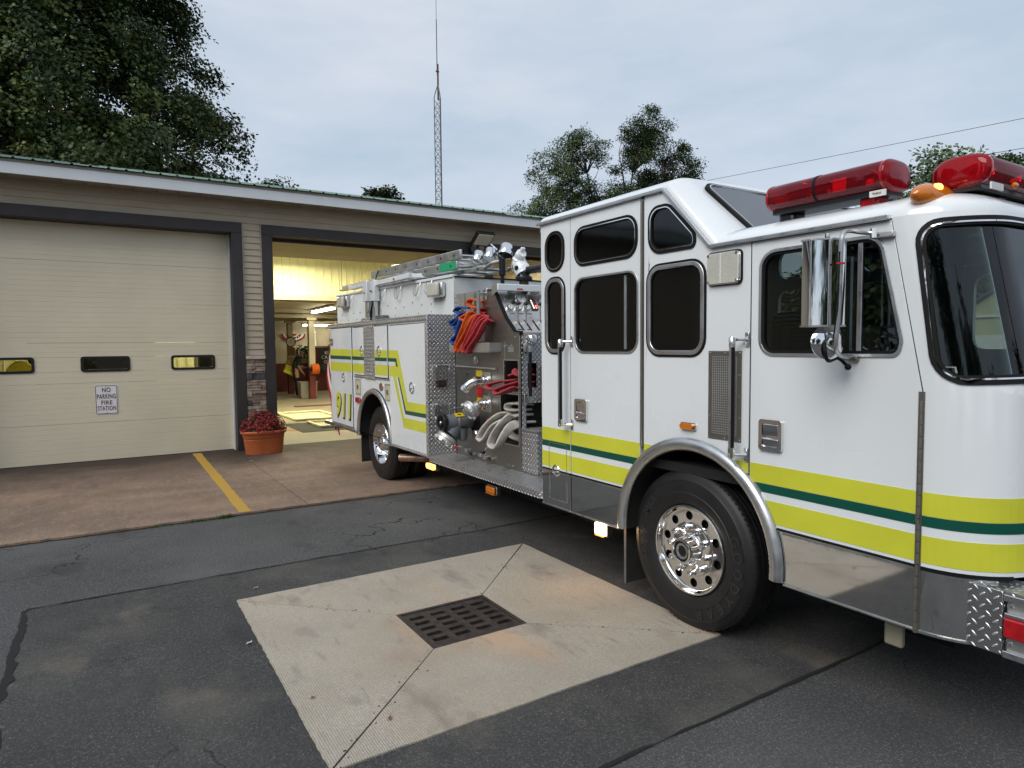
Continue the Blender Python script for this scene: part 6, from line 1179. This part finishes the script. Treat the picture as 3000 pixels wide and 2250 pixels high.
B().box(4.9, 6.6, 20.0, 20.2, .027, .05).build('floor_strip', 'wainscot', None, 'dark red strip across the bay floor', 'strip', bevel=.005)
hz = thing('hanging_lamp', 'small black pendant hanging in front of the bright upper wall', 'pendant', (5.95, 18.6, 3.35)); B().cyl((5.95,18.6,3.42), (5.95,18.6,4.4), .006, 6).build('cord', 'wire_black', hz); B().ball((5.95,18.6,3.40), 1, 12, (.07,.07,.022)).build('shade', 'black_plastic', hz)
sl = thing('string_lights', 'string of small bulbs hanging below the ceiling above the ladders', 'string lights', (7.6, 15.5, 4.1)); pts = bez([(5.9,15.6,3.95), (6.6,15.7,4.0), (7.4,15.6,4.12), (8.3,15.6,4.32)], 40); B().tube(pts, .02, 6).build('wire', 'wire_black', sl)
for i in range(2, 40, 4): B().ball(pts[i]+Vector((0,0,-.03)), .035, 6).build('bulb', 'label_white', sl)
# flag hanging behind the tailboard
fg = thing('flag', 'striped american flag hanging behind the engine tail', 'flag', (3.27, 10.85, .62))
fgn = 9
for i in range(fgn):
    V = []
    for j in range(13):
        z = 1.86-1.2*j/12; 
        for k_ in (i, i+1): u = k_/fgn; V.append((3.205+.16*u*(.5+.5*j/12)+.012*sin(j*.8+u*5), 10.80+.10*sin(u*5+j*.35), z-.30*u*(j/12)-(0.05*u)))
    B().add(V, [(2*j, 2*j+1, 2*j+3, 2*j+2) for j in range(12)]).build('stripe', 'flag_red' if i % 2 == 0 else 'flag_white', fg, fix=False, smooth=60)
B().add([(3.235,10.79,1.80), (3.38,10.79,1.75), (3.36,10.78,1.50), (3.25,10.78,1.60)], [(0,1,2,3)]).build('canton', 'flag_blue', fg, fix=False); B().cyl((3.33,10.86,.63), (3.31,10.83,2.0), .012, 8).build('staff', 'pole_wood', fg)
# ------------------------------------------------------------------ person standing in the rear of the bay
def person(x, y, z):
    t = thing('person', 'balding person in a dark green shirt leaning forward beside the column', 'person', (x, y, z))
    J = [((0,0,.90),.15), ((.02,0,1.08),.155), ((.07,0,1.27),.165), ((.13,0,1.40),.12), ((.18,0,1.46),.062), ((.21,0,1.50),.060), ((.23,0,1.56),.088), ((.25,0,1.63),.086),
         ((0,-.10,.86),.11), ((.03,-.12,.48),.075), ((-.02,-.12,.10),.05), ((.12,-.13,.04),.045), ((0,.10,.86),.11), ((.07,.12,.48),.075), ((.05,.12,.10),.05), ((.19,.13,.04),.045),
         ((.10,-.19,1.36),.07), ((.04,-.25,1.10),.055), ((.16,-.24,.90),.042), ((.22,-.22,.84),.032), ((.12,.19,1.36),.07), ((.16,.24,1.12),.055), ((.36,.20,1.02),.042), ((.43,.18,1.02),.032)]
    E_ = [(0,1), (1,2), (2,3), (3,4), (4,5), (5,6), (6,7), (0,8), (8,9), (9,10), (10,11), (0,12), (12,13), (13,14), (14,15), (2,16), (16,17), (17,18), (18,19), (2,20), (20,21), (21,22), (22,23)]
    for base, dr_ in ((19, (.035,.0,-.055)), (23, (.06,-.01,-.03))):           # five short fingers on each hand
        for f in range(5):
            o = Vector(J[base][0]); s_ = (f-2)*.014; k_ = len(J); d = Vector(dr_)*(.75 if f == 0 else 1-.08*abs(f-2)); J.append((tuple(o+Vector((s_*.3, s_, 0))+d*.6), .0095)); J.append((tuple(o+Vector((s_*.3, s_, -.005))+d*1.25), .008)); E_ += [(base, k_), (k_, k_+1)]
    me = bpy.data.meshes.new('body'); me.from_pydata([Vector(p) for p, r in J], E_, []); ob = bpy.data.objects.new('tmp', me); COL.objects.link(ob)
    sk = ob.modifiers.new('s', 'SKIN'); sk.use_smooth_shade = True
    if not me.skin_vertices: bpy.context.view_layer.objects.active = ob
    for i, (p, r) in enumerate(J): me.skin_vertices[0].data[i].radius = (r, r)
    me.skin_vertices[0].data[0].use_root = True
    ob.modifiers.new('d', 'SUBSURF').levels = 2; ob.modifiers['d'].render_levels = 2
    m2 = bpy.data.meshes.new_from_object(ob.evaluated_get(bpy.context.evaluated_depsgraph_get())); bpy.data.objects.remove(ob)
    for k_ in ('shirt_green', 'trouser_dark', 'skin', 'black_rubber'): m2.materials.append(MT[k_])
    for p in m2.polygons:
        c = p.center; fore = (c.z < 1.12 and abs(c.y) > .17 and c.z > .70)
        p.material_index = 3 if c.z < .11 else 1 if (c.z < .93 and not fore) else 2 if (c.z > 1.455 or fore) else 0; p.use_smooth = True
    o = bpy.data.objects.new('body', m2); COL.objects.link(o); o.parent = t
    ORG[o] = ORG[t]; h = Vector((x+.245, y, z+1.60)); d = Vector((.86, 0, -.5)); u = Vector((.5, 0, .86)); s_ = Vector((0,1,0))
    B().obox(h+d*.085-u*.01, d*.018, s_*.012, u*.022).build('nose', 'skin', t, bevel=.008)
    for q in (-1, 1): B().ball(h+d*.075+s_*.032*q+u*.018, .012, 8).build('eye', 'print_black', t); B().ball(h+s_*.085*q, 1, 8, (.02,.012,.032)).build('ear', 'skin', t)
    B().obox(h+d*.082-u*.045, d*.004, s_*.022, u*.004).build('mouth', 'print_maroon', t)
    hr_ = B()
    for i in range(90): a = random.uniform(1.1, 5.2); e = random.uniform(-.5, .35); hr_.ball(h-d*.01+(d*cos(a)+s_*sin(a))*.088*cos(e)+u*.088*sin(e), .016, 5)
    hr_.build('hair', 'hair_grey', t)
person(6.02, 24.35, .027)
ct = thing('turnout_coat', 'tan firefighter coat with yellow stripes hanging behind the person', 'coat', (5.85, 24.6, .75)); B().add([(5.80,24.60,1.42), (6.02,24.62,1.42), (6.10,24.60,.98), (5.98,24.56,.72), (5.66,24.55,.92), (5.83,24.72,1.40), (6.0,24.74,1.40), (6.08,24.74,.95), (5.96,24.72,.74), (5.66,24.72,.90)], [(0,1,2,3,4), (9,8,7,6,5), (0,5,6,1), (1,6,7,2), (2,7,8,3), (3,8,9,4), (4,9,5,0)]).build('cloth', 'coat_tan', ct, bevel=.03)
for z in (1.17, 1.09): B().bar((5.72,24.54,z-.01), (5.93,24.545,z-.10), .012, .045, (0,0,1)).build('reflective_band', 'hivis', ct)
B().bar((5.66,24.535,.99), (5.97,24.54,.83), .012, .13, (0,0,1)).build('back_panel', 'hivis', ct)
# ------------------------------------------------------------------ trees
def leaves(centres, radii, n, size, droop=.2, flat=.7, asp=.45, seed=1, spray=14):
    """clump -> flat sprays of leaves -> leaves; leaves of a spray face roughly the same way"""
    g = np.random.default_rng(seed); C = np.array(centres); R_ = np.array(radii); k0 = len(C); ns = max(1, n//spray)
    u_ = g.normal(0, 1, (k0*ns,3)); u_ = u_/np.linalg.norm(u_, axis=1)[:,None]*g.uniform(.15, 1, (k0*ns,1))**.5; SP = np.repeat(C, ns, 0)+u_*np.repeat(R_, ns)[:,None]*np.array([.95,.95,.72])
    ctr = C.mean(0); o = SP-ctr; o /= np.linalg.norm(o, axis=1)[:,None]+1e-6
    SN = o*.55+np.array([0,0,.85])+g.normal(0, .35, (len(SP),3)); SN /= np.linalg.norm(SN, axis=1)[:,None]
    P0 = np.repeat(SP, spray, 0); NN = np.repeat(SN, spray, 0); k = len(P0)
    off = np.clip(g.normal(0, 1, (k,3)), -1.5, 1.5); off -= NN*(off*NN).sum(1)[:,None]*.8; P = P0+off*size*1.5
    n_ = NN+g.normal(0, .38, (k,3)); n_ /= np.linalg.norm(n_, axis=1)[:,None]
    d = off+g.normal(0, .6, (k,3)); d[:,2] -= droop*2; d -= n_*(d*n_).sum(1)[:,None]; d /= np.linalg.norm(d, axis=1)[:,None]+1e-9; s = np.cross(d, n_)
    L_ = (size*g.uniform(.65, 1.3, k))[:,None]; W = L_*asp
    V = np.stack([P, P+d*L_*.42+s*W+n_*L_*.10, P+d*L_, P+d*L_*.42-s*W+n_*L_*.10], 1).reshape(-1,3)
    return V, np.arange(4*k).reshape(-1,4)
def foliage(name, V, F, m, par):
    me = bpy.data.meshes.new(name); o = ORG[par]; V = V-np.array(o); me.vertices.add(len(V)); me.vertices.foreach_set('co', V.ravel().astype(np.float32)); n = len(F)
    me.loops.add(4*n); me.loops.foreach_set('vertex_index', F.ravel().astype(np.int32)); me.polygons.add(n); me.polygons.foreach_set('loop_start', np.arange(0, 4*n, 4, dtype=np.int32)); me.update(calc_edges=True)
    me.materials.append(MT[m]); ob = bpy.data.objects.new(name, me); COL.objects.link(ob); ob.parent = par; ORG[ob] = o; ob['kind'] = 'stuff'; return ob
def limb(b, p, q, r0, r1, bend=.12, n=6, g=random):
    p, q = Vector(p), Vector(q); d = q-p; ln = d.length; a, c = frame(d); o = (a*g.uniform(-1, 1)+c*g.uniform(-1, 1))*ln*bend
    pts = [p+d*(i/n)+o*sin(pi*i/n) for i in range(n+1)]; b.tube(pts, [r0+(r1-r0)*i/n for i in range(n+1)], 7); return pts
def tree(name, label, base, h, tr, env, m, nclump, nleaf, size, clump_r, bark='bark', seed=1, trunk_h=.35, droop=.2, flat=.7, asp=.45, mains=9, group=None):
    """env(u) gives a point of the crown (relative to base) for a random generator"""
    g = random.Random(seed); t = thing(name, label, 'tree', base, group); base = Vector(base)
    b = B(); top = base+Vector((0,0,h*trunk_h)); limb(b, base-Vector((0,0,.3)), top, tr, tr*.7, .02, 6, g)
    cl = [base+Vector(env(g)) for _ in range(nclump)]; ends = []
    ms = sorted(cl, key=lambda c: g.random())[:mains]
    for c in ms:
        st_ = top-Vector((0,0,g.uniform(0, h*trunk_h*.3))); ends.append(limb(b, st_, top.lerp(c, .72), tr*.42, tr*.12, .14, 8, g))
    flatp = [p for e in ends for p in e[3:]]
    for c in cl:
        p = min(flatp, key=lambda q: (q-c).length)
        limb(b, p, c, tr*.09, tr*.02, .15, 4, g)
    b.build('trunk', bark, t, smooth=60)
    V, F = leaves([tuple(c) for c in cl], [clump_r*g.uniform(.6, 1.3) for _ in cl], nleaf, size, droop, flat, asp, seed); foliage('crown', V, F, m, t)
    return t
def ell(cx, cy, cz, rx, ry, rz, shell=.55, skirt=None):
    def f(g):
        while True:
            u = Vector((g.uniform(-1,1), g.uniform(-1,1), g.uniform(-1,1)))
            if shell < u.length < 1 or (u.length < shell and g.random() < .25): break
        z = cz+rz*u.z; k = 1.
        return (cx+rx*u.x*k, cy+ry*u.y*k, z)
    return f
def maple_env(g):
    # broad dome, widest low down
    while True:
        z = g.uniform(0, 1); a = g.uniform(0, 2*pi); R_ = (8.9*(1-.60*z**1.2))*sqrt(g.uniform(.04, 1)); 
        if g.random() < .3+.7*(R_/8.3): break
    return (R_*cos(a), R_*sin(a)*.85, 6.5+17.5*z)
tree('maple_tree', 'huge dark green maple rising behind the left end of the roof', (-1.6, 35.5, 0), 22, .55, maple_env, 'leaf_maple', 700, 378, .16, 1.05, seed=3, trunk_h=.3, mains=26, asp=.42, droop=.25)
def lobes(L_):
    def f(g):
        w_ = [l[3]*l[4]*l[5] for l in L_]; l = g.choices(L_, w_)[0]
        while True:
            u = Vector((g.uniform(-1,1), g.uniform(-1,1), g.uniform(-1,1)))
            if u.length < 1: break
        return (l[0]+l[3]*u.x, l[1]+l[4]*u.y, l[2]+l[5]*u.z)
    return f
bx, by = 28.5, 34.0
LL = [(a-bx, 0, c, rx, 1.6, rz) for a, c, rx, rz in ((22.6,9.6,1.5,1.3), (24.3,12.2,1.6,1.5), (26.3,13.9,2.0,1.5), (25.0,10.2,1.7,1.2), (31.6,16.0,1.3,1.8), (33.6,15.3,1.6,1.6), (30.6,14.0,1.2,.9), (35.3,14.0,1.7,1.3), (33.0,12.6,2.0,1.0), (28.0,11.4,1.2,.9), (29.8,11.8,1.0,.6), (27.6,9.0,3.2,1.4), (32.5,9.4,3,1.5), (26.0,11.6,1.6,1.0))]
tree('locust_tree', 'feathery locust tree with open branches beyond the roof, behind the cab', (bx, by, 0), 17, .34, lobes(LL), 'leaf_locust', 330, 224, .15, .50, 'bark_dark', seed=5, trunk_h=.42, droop=.35, asp=.24, mains=20)
tree('poplar_tree', 'pale green tree showing above the red light bars', (53, 22.5, 0), 15, .35, lobes([(-9.2,0,10.4,1.6,2,1.8), (-6.2,0,12.0,1.8,2,2.2), (-3,0,12.6,2.0,2,2.0), (1,0,12.8,2.4,2,2.2), (5,0,13.2,2.6,2,2.4), (9,0,13,2.6,2,2.4), (0,0,9,9,2,2)]), 'leaf_poplar', 420, 110, .24, .62, seed=8, trunk_h=.4, droop=-.25, mains=16)
tree('small_tree', 'top of a small bushy tree just above the roof edge left of the mast', (15.5, 40, 0), 11.6, .2, lobes([(-.9,0,10.7,.35,.6,.6), (-.3,0,11.0,.4,.6,.7), (.6,0,11.2,.45,.6,.7), (.1,0,9.6,1.2,1,.9)]), 'leaf_maple', 60, 80, .20, .32, seed=11, trunk_h=.6, mains=6)
tree('sapling_tree', 'thin sprigs of a sapling beside the maple at the roof edge', (7.3, 32.5, 0), 9.3, .1, lobes([(-.2,0,9.1,.35,.4,.5), (.5,0,9.2,.35,.4,.5)]), 'leaf_locust', 24, 40, .14, .25, seed=12, trunk_h=.7, mains=4)
# woodland and sheds around the yard (seen in the glass and in the reflections)
for i, (x, y, h) in enumerate(((24,-2,8), (27,3,9), (25,12.5,7), (30,7,10), (33,13,8), (29,18,6))):
    tree('roadside_tree', ('green tree far right of the fire engine, seen through the cab glass'), (x, y, 0), h, .2, ell(0, 0, h*.58, 2.6, 2.6, h*.42, .3), 'leaf_maple', 70, 90, .30, .9, seed=20+i, trunk_h=.3, mains=8, group='trees beyond the fire engine')
for i, (x, y, h) in enumerate(((-16,-8,11), (-21,0,12), (-22,8,11), (-12,-16,9), (-3,-22,7), (6,-22,6), (15,-20,7), (-19,16,12))):  # out-of-view trees added for what the glass and paint reflect
    tree('roadside_tree', 'unseen tree added behind the viewer to shape reflections', (x, y, 0), h, .25, ell(0, 0, h*.55, 3.2, 3.2, h*.45, .3), 'leaf_maple', 80, 90, .34, 1.1, seed=40+i, trunk_h=.25, mains=8, group='trees added for reflections')
sh = thing('shed', 'small pale yellow gabled shed seen through the windscreen', 'shed', (20.2, 7.9, 0))
gp2 = [(9.1,0), (6.75,0), (6.75,2.35), (7.98,3.13), (9.1,2.42)]
B().plate([[(9.1,0), (6.75,0), (6.75,2.35), (7.95,3.13), (9.1,2.40)]], 0, 3.0, SD(20.0)).build('wall', 'shed_yellow', sh, smooth=0); B().add([(19.8,9.3,2.36), (19.8,7.95,3.22), (23.2,7.95,3.22), (23.2,9.3,2.36), (19.8,6.55,2.30), (23.2,6.55,2.30)], [(0,1,2,3), (1,4,5,2)]).build('roof', 'shed_roof', sh, fix=False); B().box(19.96, 19.99, 7.2, 8.6, 0, 1.95).build('door', 'label_white', sh, smooth=0); B().box(19.95, 19.995, 6.75, 9.1, 2.42, 2.48).build('trim', 'label_white', sh, smooth=0)
# ------------------------------------------------------------------ radio mast and overhead wires
mt_ = thing('radio_mast', 'slender three-legged lattice radio mast with a whip antenna behind the roof', 'mast', (14.6, 30, 0))
mx0, my0, hw_ = 14.58, 30.0, .17
legs = [(mx0-hw_, my0), (mx0+hw_, my0), (mx0, my0-.28)]; ZT = 14.0
for x, y in legs: B().tube([(x,y,0), (x,y,ZT-.1), (x+(mx0-x)*.25,y+(my0-.1-y)*.25,ZT+.12), (mx0+(x-mx0)*.1,my0-.1+(y-my0+.1)*.1,ZT+.5)], .026, 6).build('leg', 'galvanised', mt_)
br = B(); nz_ = 32
for i in range(nz_):
    z0, z1 = 1+i*(ZT-1.2)/nz_, 1+(i+1)*(ZT-1.2)/nz_
    for k_ in range(3):
        a, b_ = legs[k_], legs[(k_+1) % 3]; br.tube([(*a,z0), (*b_,z1)], .009, 4); br.tube([(*b_,z0), (*a,z1)], .009, 4); br.tube([(*a,z0), (*b_,z0)], .009, 4)
br.build('bracing', 'galvanised', mt_); B().cyl((mx0,my0-.1,ZT-.2), (mx0,my0-.1,ZT+1.5), .045, 8).build('top_tube', 'rust_cap', mt_); B().tube([(mx0-.04,my0-.1,ZT+1.0), (mx0-.04,my0-.1,ZT+3.6)], .026, 6).build('antenna', 'galvanised', mt_); B().tube([(mx0-.04,my0-.1,ZT+3.6), (mx0-.04,my0-.1,ZT+6.2)], .014, 6).build('antenna', 'galvanised', mt_); B().cyl((mx0-.1,my0-.1,ZT+1.15), (mx0+.06,my0-.1,ZT+1.15), .04, 8).build('clamp', 'rust_cap', mt_)
for k_, (p, q, lab) in enumerate((((30.62,27,11.35), (32.5,12.3,10.95), 'upper overhead wire crossing the sky above the cab'), ((32.1,24,10.35), (29.1,11,8.92), 'lower overhead wire passing behind the light bars'))):
    p, q = Vector(p), Vector(q); p2 = p-(q-p)*.6; q2 = q+(q-p)*.9; B().tube([p2.lerp(q2, i/24)-Vector((0,0,.08*sin(pi*i/24))) for i in range(25)], .011, 6).build('overhead_wire', 'wire_black', None, lab, 'wire')
pl_ = thing('utility_pole', 'dark wooden utility pole standing right of the fire engine', 'pole', (9.5, -8.5, 0)); B().tube([(9.5,-8.5,-.3), (9.5,-8.5,9)], [.17,.12], 12).build('pole', 'pole_wood', pl_); B().box(8.4, 10.6, -8.55, -8.43, 8.2, 8.32).build('crossarm', 'pole_wood', pl_)
